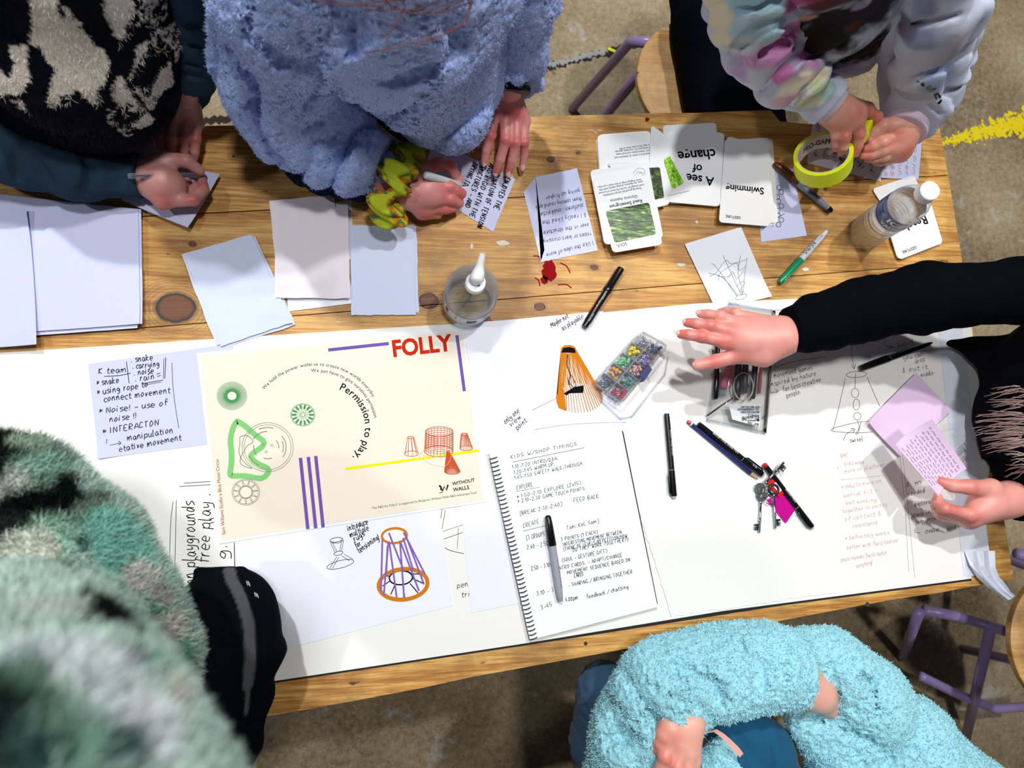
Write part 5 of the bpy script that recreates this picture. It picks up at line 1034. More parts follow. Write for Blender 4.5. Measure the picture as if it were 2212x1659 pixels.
def garment(name, prims, vox, m, parent, noise=None, colf=None, floor=None, cuts=(), creases=(), cr=.0062, ck=.014):
    if creases:                  # fabric creases pressed into the surface along traced lines
        cb_ = tree(*sdf(prims, vox * 2.2)); prims = list(prims)
        for ln in creases:
            H_ = []
            for i in range(len(ln) - 1):
                for t in (0, .33, .67): H_.append(hit(cb_, ln[i][0] * (1 - t) + ln[i + 1][0] * t, ln[i][1] * (1 - t) + ln[i + 1][1] * t)[0])
            H_.append(hit(cb_, *ln[-1])[0]); H_ = [h for h in H_ if h is not None]
            for i in range(len(H_) - 1):
                if np.linalg.norm(H_[i] - H_[i + 1]) < .06:
                    e0_, e1_ = math.sin(math.pi * (i + .35) / len(H_)), math.sin(math.pi * (i + 1.1) / len(H_)); prims.append(SM(H_[i], H_[i + 1], cr * max(.3, e0_), cr * max(.3, e1_), ck, -1))
    V, Fq = sdf(prims, vox, noise, floor, cuts); bv = tree(V, Fq) if colf else None
    me = np_mesh(V, Fq)
    if colf: paint(me, colf(V, bv))
    o = link(name, me, m, parent, True)
    return o
def folds(regs, wr=.004, ws=.05, seed=1, pile=None):
    """regs: (u,v,z, direction du,dv, wavelength m, amplitude m, reach m)"""
    RG = []
    for u, v, z, du, dv, lam, am, rc_ in regs:
        a = Wp(u, v, z); b = Wp(u + du, v + dv, z); d = (b - a) / np.linalg.norm(b - a); RG.append((a, d, lam, am, rc_))
    def fn(P):
        n1 = vnoise(P, ws, seed); out = wr * (1 - np.abs(2 * n1 - 1)) * -1 + wr * .5
        if pile: out += pile[1] * (np.abs(2 * vnoise(P, pile[0], seed + 3) - 1) + .5 * np.abs(2 * vnoise(P + .003, pile[0] * .6, seed + 4) - 1) - .6)
        for a, d, lam, am, rc_ in RG:
            s_ = (P - a) @ d + .6 * lam * (vnoise(P, lam * 2.2, seed + 7) - .5) * 2; w = np.clip(1.3 - np.linalg.norm(P - a, axis=1) / rc_, 0, 1)
            q = np.abs(np.sin(math.pi * s_ / lam)); out += am * w * (.5 - q ** .6)
        return out
    return fn
def fingers(wrist, wr, mcps, fing, thumb, s=1.0, palm=None):
    P = []; rw = PR(wrist[0], wrist[1], wrist[2], wr); w = Wp(*wrist); MC = [Wp(*q) for q in mcps]
    rm = [.0125 * s, .0125 * s, .0118 * s, .0108 * s]; across = (MC[0] - MC[-1]); across /= np.linalg.norm(across)
    for i, mc in enumerate(MC): P.append(SM(w + across * (rw - .014) * (1.5 - i) / 1.5 * .8, mc, .015 * s, rm[i], .012))
    if palm: P += palm
    if thumb:
        T = [Wp(*q) for q in thumb]; rt = [.0165 * s, .0125 * s, .0108 * s, .0088 * s][-len(T):]
        P.append(SM(w * .6 + T[0] * .4, T[0], .015 * s, rt[0], .012))
        for i in range(len(T) - 1): P.append(SM(T[i], T[i + 1], rt[i], rt[i + 1], .008 if i == 0 else .004))
    bases = [.0102, .0102, .0096, .0086]
    for i, fg in enumerate(fing):
        T = [MC[i]] + [Wp(*q) for q in fg]; b = bases[i] * s
        rr3 = [b, b * .93, b * .84, b * .72] if len(T) == 4 else [b, b * .92, b * .74]
        for j in range(len(T) - 1): P.append(SM(T[j], T[j + 1], rr3[j], rr3[j + 1], .006 if j == 0 else .002))
        # knuckle swellings
        if len(T) == 4: P.append(SM(T[1], T[1] + [0, 0, .0006], b * .98, b * .98, .003))
    return P
def skin_col(spots, base=(232, 164, 148), red=(216, 104, 94)):
    Cs = [Wp(*q) for q in spots]; b = np.array(lin(base)); r_ = np.array(lin(red))
    def fn(P):
        w = np.zeros(len(P))
        for c in Cs: w = np.maximum(w, np.exp(-((P - c) ** 2).sum(1) / (2 * .011 ** 2)))
        w = (w * .75 + .25 * (vnoise(P, .012, 9) - .3))[:, None]; w = np.clip(w, 0, 1); return b * (1 - w) + r_ * w
    return fn
M_skin = mat('skin', (222, 152, 138), .45, bump=.25, bscale=500, attr=True, bdist=.0004); M_skin.node_tree.nodes['Principled BSDF'].inputs['Subsurface Weight'].default_value = .12; M_skin.node_tree.nodes['Principled BSDF'].inputs['Subsurface Radius'].default_value = (.012, .005, .003)
M_nail = mat('nail', (240, 188, 178), .25)
def person(label, fine, coarse, col, vox=.0017):
    Vs, Fs, n0 = [], [], 0
    for P, vx in [(f, vox) for f in fine] + [(coarse, .009)]:
        V, Fq = sdf(P, vx); Vs.append(V); Fs.append(Fq + n0); n0 += len(V)
    V = np.concatenate(Vs); me = np_mesh(V, np.concatenate(Fs)); paint(me, col(V)); o = link('person', me, M_skin, None, True); return tag(o, label, 'person')
def nail(o, dip, tip, up, s=1.0):
    a, b = Wp(*dip), Wp(*tip); d = (b - a) / np.linalg.norm(b - a); up = np.array(up, float); up = up - up @ d * d; up /= np.linalg.norm(up); q = np.cross(d, up); c = b + up * .0052 * s + d * .0015; V = []; Fc = []; m_, n_ = 6, 8
    for i in range(m_ + 1):
        x_ = -1 + 2 * i / m_
        for j in range(n_ + 1):
            y_ = -1 + 2 * j / n_; ww = math.sqrt(max(0, 1 - (abs(x_) ** 3))) ; V.append(c + d * x_ * .0058 * s + q * y_ * .0046 * s * (.35 + .65 * ww) + up * (.0022 * s * (1 - y_ * y_) - .0004))
    MB().add(V, [(i * (n_ + 1) + j, (i + 1) * (n_ + 1) + j, (i + 1) * (n_ + 1) + j + 1, i * (n_ + 1) + j + 1) for i in range(m_) for j in range(n_)]).build('fingernail', M_nail, o, True)
def head(c, face, s=1.0):        # head with nose, brow, chin and ears, facing direction `face`
    c = np.array(c, float); f = np.array(face, float); f /= np.linalg.norm(f); side = np.cross(f, [0, 0, 1.0]); side /= np.linalg.norm(side); up = np.cross(side, f); P = []
    P.append(SM(c - f * .02, c + up * .03, .078, .082, .02)); P.append(SM(c - up * .06 + f * .035, c - up * .085 + f * .05, .045, .028, .03)); P.append(SM(c + f * .08 - up * .02, c + f * .098 - up * .042, .008, .013, .01))
    for q in (-1, 1):
        P.append(SM(c + side * .082 * q, c + side * .086 * q - up * .03, .016, .012, .006)); P.append(SM(c + side * .034 * q + f * .082 - up * .008, c + side * .034 * q + f * .083 - up * .008, .014, .014, .008, -1))
        P.append(SM(c + side * .034 * q + f * .068 - up * .008, c + side * .034 * q + f * .069 - up * .008, .012, .012, .002))
    P.append(SM(c + f * .086 - up * .068 - side * .018, c + f * .086 - up * .068 + side * .018, .006, .006, .004)); return P
def hair(o, c, face, m, length=.12, name='hair'):
    c = np.array(c, float); f = np.array(face, float); f /= np.linalg.norm(f); side = np.cross(f, [0, 0, 1.0]); side /= np.linalg.norm(side); up = np.cross(side, f)
    P = [SM(c - f * .03 + up * .035, c - f * .02 + up * .02, .092, .09, .02), SM(c - f * .05, c - f * .06 - up * length, .08, .06, .03), SM(c + side * .07 - f * .01, c + side * .075 - up * length - f * .01, .03, .02, .02), SM(c - side * .07 - f * .01, c - side * .075 - up * length - f * .01, .03, .02, .02)]
    garment(name, P, .006, m, o, lambda q: .006 * (np.abs(np.sin((q @ side) * 260)) - .5))
cloth = lambda nm, c, **k: mat(nm, c, .9, spec=.1 if max(c) > 90 else .03, sheen=0 if (k.get('attr') or max(c) <= 90) else .08, **k)
# ---- person in the checked vest, top left
rh = [S(300, 382, .047, 34, 352, 394, .050, 36, .014), S(352, 394, .05, 34, 372, 405, .048, 30, .014),
      S(318, 362, .05, 24, 352, 345, .056, 18, .012), S(352, 345, .056, 17, 402, 347, .058, 14.5, .008), S(402, 347, .058, 14, 431, 368, .044, 11, .004),
      S(352, 436, .047, 13, 418, 432, .050, 13, .008), S(418, 432, .050, 12.5, 440, 409, .038, 11.5, .003), S(440, 409, .038, 11, 436, 386, .026, 9, .002),
      S(345, 420, .034, 14, 402, 424, .030, 12.5, .004), S(402, 424, .030, 12, 424, 404, .022, 10.5, .002), S(345, 405, .026, 14, 392, 408, .022, 12, .003), S(392, 408, .022, 12, 404, 392, .018, 10, .002), S(350, 436, .047, 14, 330, 400, .048, 28, .014)]
lh = fingers((400, 212, .075), 32, [(352, 256, .052), (377, 252, .056), (404, 255, .054), (426, 264, .048)], [[(348, 292, .046), (350, 312, .034), (355, 324, .026)], [(371, 298, .050), (371, 322, .036), (374, 333, .026)], [(397, 298, .049), (397, 325, .035), (398, 337, .026)], [(423, 300, .044), (421, 328, .034), (420, 341, .026)]], [(350, 232, .05), (338, 258, .042), (338, 280, .034)], .93)
H1 = Wp(230, -520, .47); f1 = (.05, -.6, -.6)
co1 = [S(190, 160, .15, 130, 180, -300, .40, 200, .05), SM(Wp(180, -300, .40), H1, .07, .05, .03), S(-130, 150, .2, 60, -60, 290, .1, 50), S(-60, 290, .1, 50, 190, 372, .055, 34), S(190, 372, .055, 34, 300, 380, .047, 30), S(405, -150, .40, 30, 418, 120, .16, 26), S(418, 120, .16, 26, 402, 215, .076, 26)] + head(H1, f1)
sc1 = skin_col([(352, 436, .06), (418, 432, .06), (440, 400, .04), (352, 262, .06), (377, 258, .065), (404, 262, .06), (348, 292, .055), (371, 298, .06), (397, 298, .06), (423, 300, .05)], (208, 148, 140), (190, 92, 90))
p1 = person('person in a black and cream checked vest and teal sweatshirt, writing', [rh, lh], co1, sc1)
M_teal = cloth('teal_jersey', (44, 64, 80), bump=.35, bscale=160, bdist=.001)
garment('sweatshirt', chain([(-150, 130, .20, 100), (-60, 285, .105, 80), (60, 330, .08, 62), (175, 368, .062, 55), (205, 372, .06, 50)], .03) + chain([(200, 372, .058, 48), (325, 382, .050, 46)], .008) + chain([(185, 330, .07, 16), (195, 412, .05, 18)], .012) +
        chain([(400, -170, .42, 66), (424, -20, .30, 48), (420, 120, .18, 45), (412, 165, .13, 47)], .03) + chain([(412, 170, .12, 44), (398, 235, .07, 41)], .008) + chain([(378, 160, .13, 14), (450, 172, .12, 14)], .012), .0036, M_teal, p1,
        folds([(420, 60, .24, .1, 1, .034, .010, .11), (70, 330, .08, 1, .3, .06, .007, .10), (190, 372, .06, 1, 0, .03, .005, .05)], .004, .05, 3), cuts=[cut(305, 382, .05, 20, 1, .07), cut(402, 216, .08, -3, 20, .06)],
        creases=[[(394, 56), (430, 52)], [(396, 92), (442, 98)], [(386, 128), (450, 146)], [(386, 152), (452, 172)], [(180, 322), (196, 370), (186, 418)], [(60, 325), (112, 395)], [(30, 330), (40, 385)]], cr=.005)
cream = [[(62, 0), (66, -60), (118, -50), (125, 0), (130, 35), (150, 25), (190, 75), (237, 130), (226, 180), (208, 232), (168, 195), (140, 215), (105, 225), (120, 150), (63, 85), (68, 40)],
         [(222, 0), (215, -60), (280, -80), (285, 0), (293, 25), (253, 97), (232, 50)], [(0, 145), (18, 163), (34, 135), (15, 103), (60, 90), (58, 130), (66, 175), (45, 200), (0, 207), (-30, 190)],
         [(25, 220), (47, 212), (62, 243)], [(322, 100), (345, 160), (370, 130), (374, 185), (340, 212), (305, 215), (283, 175)], [(262, 160), (285, 200), (300, 240), (270, 292), (245, 275), (250, 240)],
         [(303, 20), (312, 5), (350, -5), (372, -10), (384, 40), (396, 90), (380, 130), (376, 110), (386, 92), (374, 50), (364, 12), (340, 12)]]
def argyle(P, bv):
    out = np.tile(np.array(lin((9, 11, 22))), (len(P), 1)); ins = np.zeros(len(P), bool)
    for pl in cream:
        hs = [hit(bv, u, v)[0] for u, v in pl]; hs = [h for h in hs if h is not None]
        if len(hs) > 2:
            cm = sum(hs) / len(hs); rm = max(np.linalg.norm(h - cm) for h in hs); ins |= inpoly(P + (vnoise(P, .006, 2)[:, None] - .5) * .005, hs) & (P[:, 2] > min(h[2] for h in hs) - .012) & (np.linalg.norm(P - cm, axis=1) < rm * 1.15)
    out[ins] = lin((222, 212, 200)); return out
vest = garment('vest', [S(150, 60, .20, 225, 130, -320, .42, 240, .05), S(225, 190, .12, 108, 150, 60, .20, 225, .04), S(40, 210, .10, 110, 225, 190, .12, 108, .05), S(312, 70, .2, 74, 300, -200, .34, 90, .04), S(235, 235, .08, 62, 290, 180, .13, 58, .03)], .0034, cloth('fuzzy_knit', (200, 190, 180), attr=True, bump=.4, bscale=300, bdist=.0015), p1, folds([], .008, .09, 4), argyle)
V_ = np.empty(len(vest.data.vertices) * 3, np.float32); vest.data.vertices.foreach_get('co', V_); vb = obj_tree(vest)
fur('vest_fuzz', vest, vest, 42000, .0065, .0007, cloth('fuzz', (200, 190, 180), attr=True), lambda P: argyle(P, vb), (0, -.2, -.2), .7, lambda c, n_: (n_[:, 2] > -.2) & (c[:, 1] < 1.0))
hair(p1, H1, f1, mat('dark_hair', (40, 28, 20), .5), .08)
pen('clear_pen', (277, 380), (440, 378), [('barrel', clear('pen_plastic', (200, 196, 214), .5, .1, .85, .15), [(0, .0034), (.01, .0038), (.9, .0038), (.95, .003)]), ('ink_tube', mat('ink_tube', (40, 30, 60), .4), [(.05, .0014), (.93, .0014)]), ('tip', M_steel, [(.95, .0026), (1, .0006)])], 'thin clear ballpoint pen held by the person in the checked vest', z0=.090, z1=.030)
# ---- person in the blue fleece
rh = [S(862, 414, .050, 33, 920, 412, .054, 36, .014), S(920, 412, .054, 32, 935, 418, .05, 30, .014), S(885, 390, .055, 24, 905, 370, .058, 19, .012), S(905, 370, .058, 18, 946, 352, .062, 14, .008), S(946, 352, .062, 13.5, 974, 358, .058, 13, .004), S(974, 358, .058, 12.5, 991, 390, .04, 10.5, .003),
      S(925, 395, .060, 15, 972, 404, .060, 13.5, .008), S(972, 404, .060, 13.5, 997, 418, .046, 11, .003), S(997, 418, .046, 10.5, 985, 428, .03, 9, .002),
      S(915, 424, .052, 15, 972, 430, .050, 13.5, .006), S(972, 430, .050, 13, 992, 438, .034, 11, .002), S(912, 444, .040, 15, 962, 450, .036, 13, .005), S(962, 450, .036, 12.5, 984, 448, .024, 10, .002), S(910, 458, .028, 14, 945, 462, .022, 11.5, .005), S(880, 420, .045, 28, 915, 455, .035, 16, .014)]
lh = fingers((1099, 205, .085), 32, [(1068, 240, .062), (1092, 244, .068), (1116, 249, .066), (1133, 262, .060)], [[(1060, 292, .056), (1051, 324, .038), (1047, 348, .024)], [(1092, 302, .062), (1081, 344, .042), (1072, 370, .026)], [(1114, 308, .060), (1106, 346, .040), (1099, 372, .026)], [(1133, 308, .054), (1132, 336, .036), (1129, 358, .024)]], [(1055, 226, .058), (1038, 244, .048), (1036, 268, .036)], .93)
H2 = Wp(860, -570, .48); f2 = (.08, -.5, -.7)
co2 = [S(900, 150, .18, 110, 830, -250, .46, 200, .05), SM(Wp(840, -250, .46), H2, .07, .05, .03), S(640, -150, .45, 70, 590, 170, .18, 60), S(590, 170, .18, 60, 740, 340, .07, 40), S(740, 340, .07, 40, 862, 414, .05, 30), S(1150, -150, .4, 40, 1120, 110, .17, 34), S(1120, 110, .17, 34, 1100, 205, .085, 27)] + head(H2, f2)
sc2 = skin_col([(912, 462, .04), (972, 404, .07), (997, 418, .055), (972, 430, .06), (962, 450, .045), (946, 352, .07), (974, 358, .07), (1068, 240, .07), (1092, 244, .08), (1116, 249, .08), (1060, 292, .066), (1092, 302, .072), (1114, 308, .07), (1133, 308, .06), (1072, 370, .03), (1099, 372, .03)], (224, 152, 146), (206, 92, 92))
p2 = person('person in a thick blue fleece with a yellow scrunchie, writing with a grey pen', [rh, lh], co2, sc2)
for a, b in (((1051, 324, .038), (1047, 348, .024)), ((1081, 344, .042), (1072, 370, .026)), ((1106, 346, .040), (1099, 372, .026)), ((1132, 336, .036), (1129, 358, .024))): nail(p2, a, b, (0, -.3, 1), .95)
M_bf = cloth('blue_fleece', (168, 186, 234), bump=.5, bscale=260, bdist=.002); M_nv = cloth('navy_layer', (14, 22, 48), bump=.2, bscale=60, bdist=.002)
fl2 = garment('fleece', [S(820, -260, .48, 270, 830, -60, .34, 235, .05), S(830, -60, .34, 235, 905, 70, .22, 170, .05), S(905, 70, .22, 170, 962, 212, .13, 108, .03), S(1010, 60, .22, 66, 1020, 170, .15, 56, .03), S(700, -60, .34, 120, 1000, -60, .34, 120, .05)], .0032, M_bf, p2,
              folds([(930, 150, .2, .55, 1, .095, .024, .16), (800, 40, .28, .8, 1, .10, .024, .14)], .008, .08, 6, (.0075, .0055)), creases=[[(772, 20), (776, 80), (750, 125)], [(800, 175), (850, 190), (920, 160), (990, 115)], [(960, 40), (990, 70), (1000, 120)]], cr=.008, ck=.02)
sl2 = garment('sleeve', chain([(640, -170, .47, 150), (606, 10, .36, 120), (592, 150, .22, 104), (640, 245, .145, 92), (730, 318, .105, 68), (800, 358, .080, 50), (850, 382, .07, 46)], .03) + [S(640, -40, .40, 120, 760, 110, .30, 62, .05), S(700, 80, .33, 70, 745, 110, .31, 50, .03)] + [], .0030, M_bf, p2,
              folds([(590, 190, .20, .7, .75, .055, .042, .13), (735, 325, .09, .8, .6, .042, .030, .10), (650, 60, .34, .8, .6, .10, .020, .12)], .009, .06, 6, (.0075, .0055)), creases=[[(510, 170), (530, 215), (580, 240), (640, 230), (700, 185)], [(505, 250), (560, 300), (640, 292), (712, 236)], [(560, 322), (640, 330), (716, 292), (762, 250)], [(650, 362), (720, 348), (782, 300)], [(545, 0), (538, 60), (600, 130), (690, 160)], [(500, 110), (540, 150), (560, 190)]], cr=.010, ck=.018, cuts=[cut(822, 372, .07, 20, 9, .085)])
garment('turned_cuff', chain([(842, 320, .066, 17), (834, 358, .086, 22), (812, 402, .055, 18)], .006), .0030, M_bf, p2, folds([], .004, .03, 5, (.0075, .0045)))
sl3 = garment('sleeve', chain([(1150, -160, .40, 68), (1138, 0, .28, 58), (1122, 110, .18, 50), (1110, 200, .10, 46)], .02) + chain([(1082, 158, .125, 17), (1118, 178, .13, 21), (1158, 180, .11, 18)], .006), .0030, M_bf, p2, folds([(1130, 60, .22, 0, 1, .045, .012, .10)], .007, .05, 9, (.0075, .0055)), cuts=[cut(1108, 190, .1, -4, 20, .07)])
M_nap = cloth('nap', (142, 162, 214), attr=True)
for g_, n_ in ((fl2, 26000), (sl2, 26000), (sl3, 8000)): fur('fleece_nap', g_, g_, n_, .0042, .0009, M_nap, lambda P: np.tile(np.array(lin((168, 186, 232))), (len(P), 1)), (0, 0, 0), .8, lambda c, n_: (n_[:, 2] > -.3) & (c[:, 1] < .9))
garment('inner_jacket', chain([(600, 250, .085, 82), (690, 335, .060, 70), (770, 385, .050, 46)], .02) + [S(760, 150, .14, 60, 880, 250, .09, 50, .03)], .0042, M_nv, p2, folds([(700, 350, .05, 1, .6, .04, .008, .12)], .006, .04, 8))
MB().tube([Wp(1052, 196, .10), Wp(1060, 184, .125), Wp(1100, 186, .135), Wp(1140, 196, .12)], .008, 10).build('wrist_strap', M_bk, p2, True)
M_hr = mat('auburn_hair', (96, 34, 22), .4); hair(p2, H2, f2, M_hr, .16); mb = MB(); r = random.Random(9)
for P in ([(640, -60), (690, 5), (760, 12), (880, 2), (960, -60)], [(600, -60), (660, 0), (740, 18), (830, 8), (900, -40)], [(860, -60), (872, 20), (850, 60), (828, 85)], [(980, -60), (1012, 10), (1004, 48), (950, 80), (900, 96)], [(990, -80), (1020, 0), (1010, 50), (960, 70), (860, 100), (785, 118)], [(720, -60), (790, 20), (860, 24), (910, 20), (1000, -30)], [(880, -60), (895, 10), (925, 30), (1010, -10), (1020, -70)], [(800, -60), (840, 12), (890, 32), (960, 30), (1015, 10), (1030, -70)]):
    for q in range(2): mb.tube([Wp(u + r.uniform(-5, 5), v + r.uniform(-5, 5), .50 + .03 * (v < 0) + r.uniform(-.01, .01)) for u, v in P], .0004, 4, False)
o = mb.build('hair_strands', M_hr, p2, True); o['kind'] = 'stuff'
pen('grey_pen', (917, 378), (1005, 402), [('cap_end', mat('pale_grey_cap', (196, 206, 204), .35), [(0, .003), (.02, .0056), (.08, .0062), (.45, .0062)]), ('barrel', mat('pale_barrel', (206, 212, 214), .35), [(.45, .006), (.85, .005), (.9, .003)]), ('tip', M_bk, [(.9, .002), (1, .0006)])], 'short pale grey pen gripped by the person in the blue fleece', z0=.088, z1=.030)
# scrunchie
c = Wp(852, 402, .055); axs = Wp(900, 424, .052) - Wp(800, 378, .062); axs /= np.linalg.norm(axs); u1 = np.cross(axs, [0, 0, 1.0]); u1 /= np.linalg.norm(u1); u2 = np.cross(u1, axs)
V = []; C_ = []; nt_, nph = 150, 26
for i in range(nt_):
    th = 6.2832 * i / nt_; rad = u1 * math.cos(th) + u2 * math.sin(th); R_ = .047 + .006 * math.sin(3 * th + 1)
    for j in range(nph):
        ph = 6.2832 * j / nph; ru = 1 + .42 * math.sin(11 * th + 1.5 * math.cos(ph)) * math.cos(ph) ** 2 + .18 * math.sin(23 * th + 2 * ph); e = (.016 + .007 * math.sin(5 * th)) * ru
        V.append(c + rad * (R_ + e * .8 * math.cos(ph)) + axs * (e * 1.25 * math.sin(ph) + .010 * math.sin(7 * th)))
        edge = abs(math.cos(ph)) > .80 or abs(math.sin(ph * 3 + th)) > .97; pat = math.sin(26 * th) * math.sin(4 * ph + 9 * th)
        C_.append(lin((190, 200, 50)) if edge else lin((36, 110, 76)) if pat > .25 else lin((214, 140, 24)) if pat > -.45 else lin((120, 90, 20)))
me = pyd(V, [(i * nph + j, ((i + 1) % nt_) * nph + j, ((i + 1) % nt_) * nph + (j + 1) % nph, i * nph + (j + 1) % nph) for i in range(nt_) for j in range(nph)]); paint(me, C_)
tag(link('scrunchie', me, cloth('scrunchie_cloth', (200, 160, 40), attr=True, bump=.6, bscale=400, bdist=.001), None, True), 'ruffled yellow, orange and green scrunchie around the writing wrist', 'scrunchie')
# ---- person in the tie-dye hoodie
rh = fingers((1782, 222, .145), 33, [(1872, 236, .130), (1848, 243, .135), (1824, 251, .132), (1803, 268, .124)], [[(1893, 252, .122), (1897, 272, .108), (1887, 293, .098)], [(1857, 288, .126), (1853, 315, .108), (1847, 332, .096)], [(1826, 297, .122), (1822, 318, .108), (1818, 328, .098)], [(1806, 294, .114), (1804, 312, .102), (1803, 321, .094)]], [(1830, 262, .112), (1855, 286, .104), (1870, 300, .098)], .98, [S(1800, 235, .138, 36, 1838, 258, .128, 30, .014)])
lh = fingers((1962, 272, .115), 34, [(1938, 294, .112), (1952, 308, .108), (1955, 326, .098), (1946, 338, .088)], [[(1908, 308, .112), (1886, 318, .102), (1872, 322, .096)], [(1908, 325, .104), (1884, 334, .094), (1866, 336, .088)], [(1910, 338, .092), (1890, 342, .084), (1876, 343, .08)], [(1918, 346, .08), (1902, 350, .074), (1892, 350, .07)]], [(1935, 270, .118), (1908, 272, .118), (1893, 286, .110), (1880, 300, .103)], .98, [S(1955, 280, .112, 34, 1935, 315, .100, 28, .014)])
H3 = Wp(1800, -580, .46); f3 = (.0, -.6, -.6)
co3 = [S(1790, 40, .2, 70, 1770, -220, .44, 150, .05), SM(Wp(1775, -220, .44), H3, .07, .05, .03), S(1620, -150, .42, 60, 1650, 60, .26, 48), S(1650, 60, .26, 48, 1782, 222, .145, 30), S(2030, -150, .42, 50, 2010, 110, .2, 42), S(2010, 110, .2, 42, 1962, 272, .115, 30)] + head(H3, f3)
sc3 = skin_col([(1872, 236, .14), (1848, 243, .145), (1824, 251, .14), (1893, 252, .13), (1857, 288, .135), (1826, 297, .13), (1847, 332, .10), (1955, 326, .11), (1946, 338, .1), (1938, 294, .12), (1872, 322, .10), (1866, 336, .09)], (232, 168, 146), (214, 100, 88))
p3 = person('person in a pastel tie-dye hoodie and dark trousers tearing neon yellow tape', [rh, lh], co3, sc3)
nail(p3, (1897, 272, .108), (1887, 293, .098), (.3, -.2, 1)); nail(p3, (1908, 272, .118), (1884, 296, .105), (-.3, .3, 1))
tie = [(1545, 30, 40, (240, 230, 190)), (1560, 90, 30, (236, 228, 190)), (1620, -10, 50, (170, 210, 224)), (1640, 60, 50, (176, 210, 220)), (1600, 110, 45, (196, 206, 210)), (1680, 30, 34, (190, 224, 232)), (1650, 120, 36, (216, 160, 204)), (1700, 90, 40, (226, 150, 204)), (1740, 120, 34, (220, 160, 206)), (1600, 150, 34, (200, 176, 220)), (1640, 170, 30, (196, 206, 216)), (1690, 160, 26, (228, 140, 200)), (1720, 190, 34, (236, 222, 196)), (1770, 160, 22, (232, 224, 190)), (1760, 210, 30, (214, 222, 180)), (1790, 190, 18, (170, 200, 190)), (1700, 220, 24, (226, 190, 200)), (1800, 60, 90, (22, 14, 12)), (1760, 90, 30, (30, 18, 14)), (1860, 110, 60, (26, 18, 18)), (1880, 30, 60, (40, 34, 44)), (1780, 10, 40, (92, 46, 50)), (1840, 60, 16, (90, 44, 20)), (1860, 10, 16, (170, 160, 190)), (1720, 5, 26, (186, 90, 150)), (1770, -10, 24, (150, 60, 90)), (1740, 40, 18, (190, 150, 130))]
colr = blobs_on((204, 210, 230), tie + [(2040, 40, 34, (206, 206, 224)), (1990, 90, 26, (160, 170, 204)), (2060, 120, 30, (200, 202, 220)), (1960, 170, 30, (206, 212, 226)), (2030, 180, 26, (170, 182, 210)), (1990, 20, 26, (150, 156, 190)), (2080, 80, 20, (222, 214, 226)), (1950, 60, 24, (120, 118, 140))], .35, .35)
M_td = mat('tie_dye_jersey', (200, 200, 220), .85, attr=True, bump=.2, bscale=120, spec=.2, bdist=.001)
hood = garment('hoodie', [S(1760, -260, .44, 235, 1785, -80, .28, 165, .05), S(1785, -80, .28, 165, 1815, 25, .18, 110, .05), S(1815, 25, .18, 105, 1835, 70, .15, 82, .04), S(1580, -80, .30, 60, 1580, 60, .22, 36, .04)], .0034, M_td, p3, folds([(1800, 40, .25, 1, .2, .07, .014, .12)], .008, .055, 12), colr)
garment('sleeve', chain([(1610, -160, .44, 115), (1624, 0, .34, 86), (1650, 85, .26, 76), (1700, 148, .20, 66), (1742, 184, .170, 54)], .025) + chain([(1738, 184, .165, 50), (1820, 245, .14, 45)], .005), .0030, M_td, p3, folds([(1690, 130, .2, 1, .75, .045, .014, .10), (1630, 30, .32, .3, 1, .06, .012, .12)], .008, .045, 12), colr, cuts=[cut(1797, 221, .148, 15, 12, .07)], creases=[[(1575, 110), (1620, 66), (1680, 40), (1730, 62)], [(1590, 160), (1650, 112), (1720, 92), (1760, 96)], [(1640, 195), (1690, 150), (1745, 115), (1778, 128)], [(1712, 232), (1738, 190), (1790, 158)], [(1600, 20), (1650, 10), (1700, -10)]], cr=.006)
hs_ = garment('sleeve', chain([(2035, -160, .43, 92), (2022, 0, .31, 86), (2004, 90, .22, 80), (1998, 165, .16, 74), (1990, 212, .14, 66)], .025) + chain([(1976, 222, .135, 60), (1945, 300, .105, 52)], .005), .0030, M_td, p3, folds([(2000, 120, .2, -.35, 1, .050, .014, .14), (2020, 20, .3, .5, 1, .06, .020, .12)], .008, .045, 14), colr, cuts=[cut(1948, 268, .115, -9, 20, .09)], creases=[[(1950, 50), (2010, 44), (2085, 30)], [(1935, 125), (2000, 112), (2070, 76)], [(1920, 190), (1975, 160), (2035, 145), (2075, 110)], [(2030, 205), (2080, 180)], [(1905, 235), (1950, 212), (2010, 228), (2040, 250)], [(1960, 85), (2020, 80)]], cr=.006)
M_rib = mat('lilac_rib', (222, 200, 216), .85, bump=.5, bscale=500)
garment('cuff', chain([(1760, 200, .155, 40), (1820, 245, .142, 37)], .004), .0024, M_rib, p3, cuts=[cut(1806, 231, .146, 15, 12, .06)]); garment('cuff', chain([(1972, 235, .128, 48), (1942, 315, .105, 43)], .004), .0024, M_rib, p3, cuts=[cut(1944, 284, .11, -9, 20, .075)])
garment('trousers', chain([(1560, -120, -.20, 120), (1570, 60, -.20, 108), (1590, 330, -.21, 100)], .03) + chain([(1900, -160, -.2, 100), (1850, 20, -.2, 92)], .03) + chain([(1590, 330, -.21, 80), (1600, 360, -.66, 60)], .03), .007, cloth('black_trousers', (10, 13, 24), bump=.3, bscale=50, bdist=.003), p3, folds([], .010, .08, 15))
hair(p3, H3, f3, mat('brown_hair', (70, 46, 30), .5), .06)
hb = obj_tree(hs_)
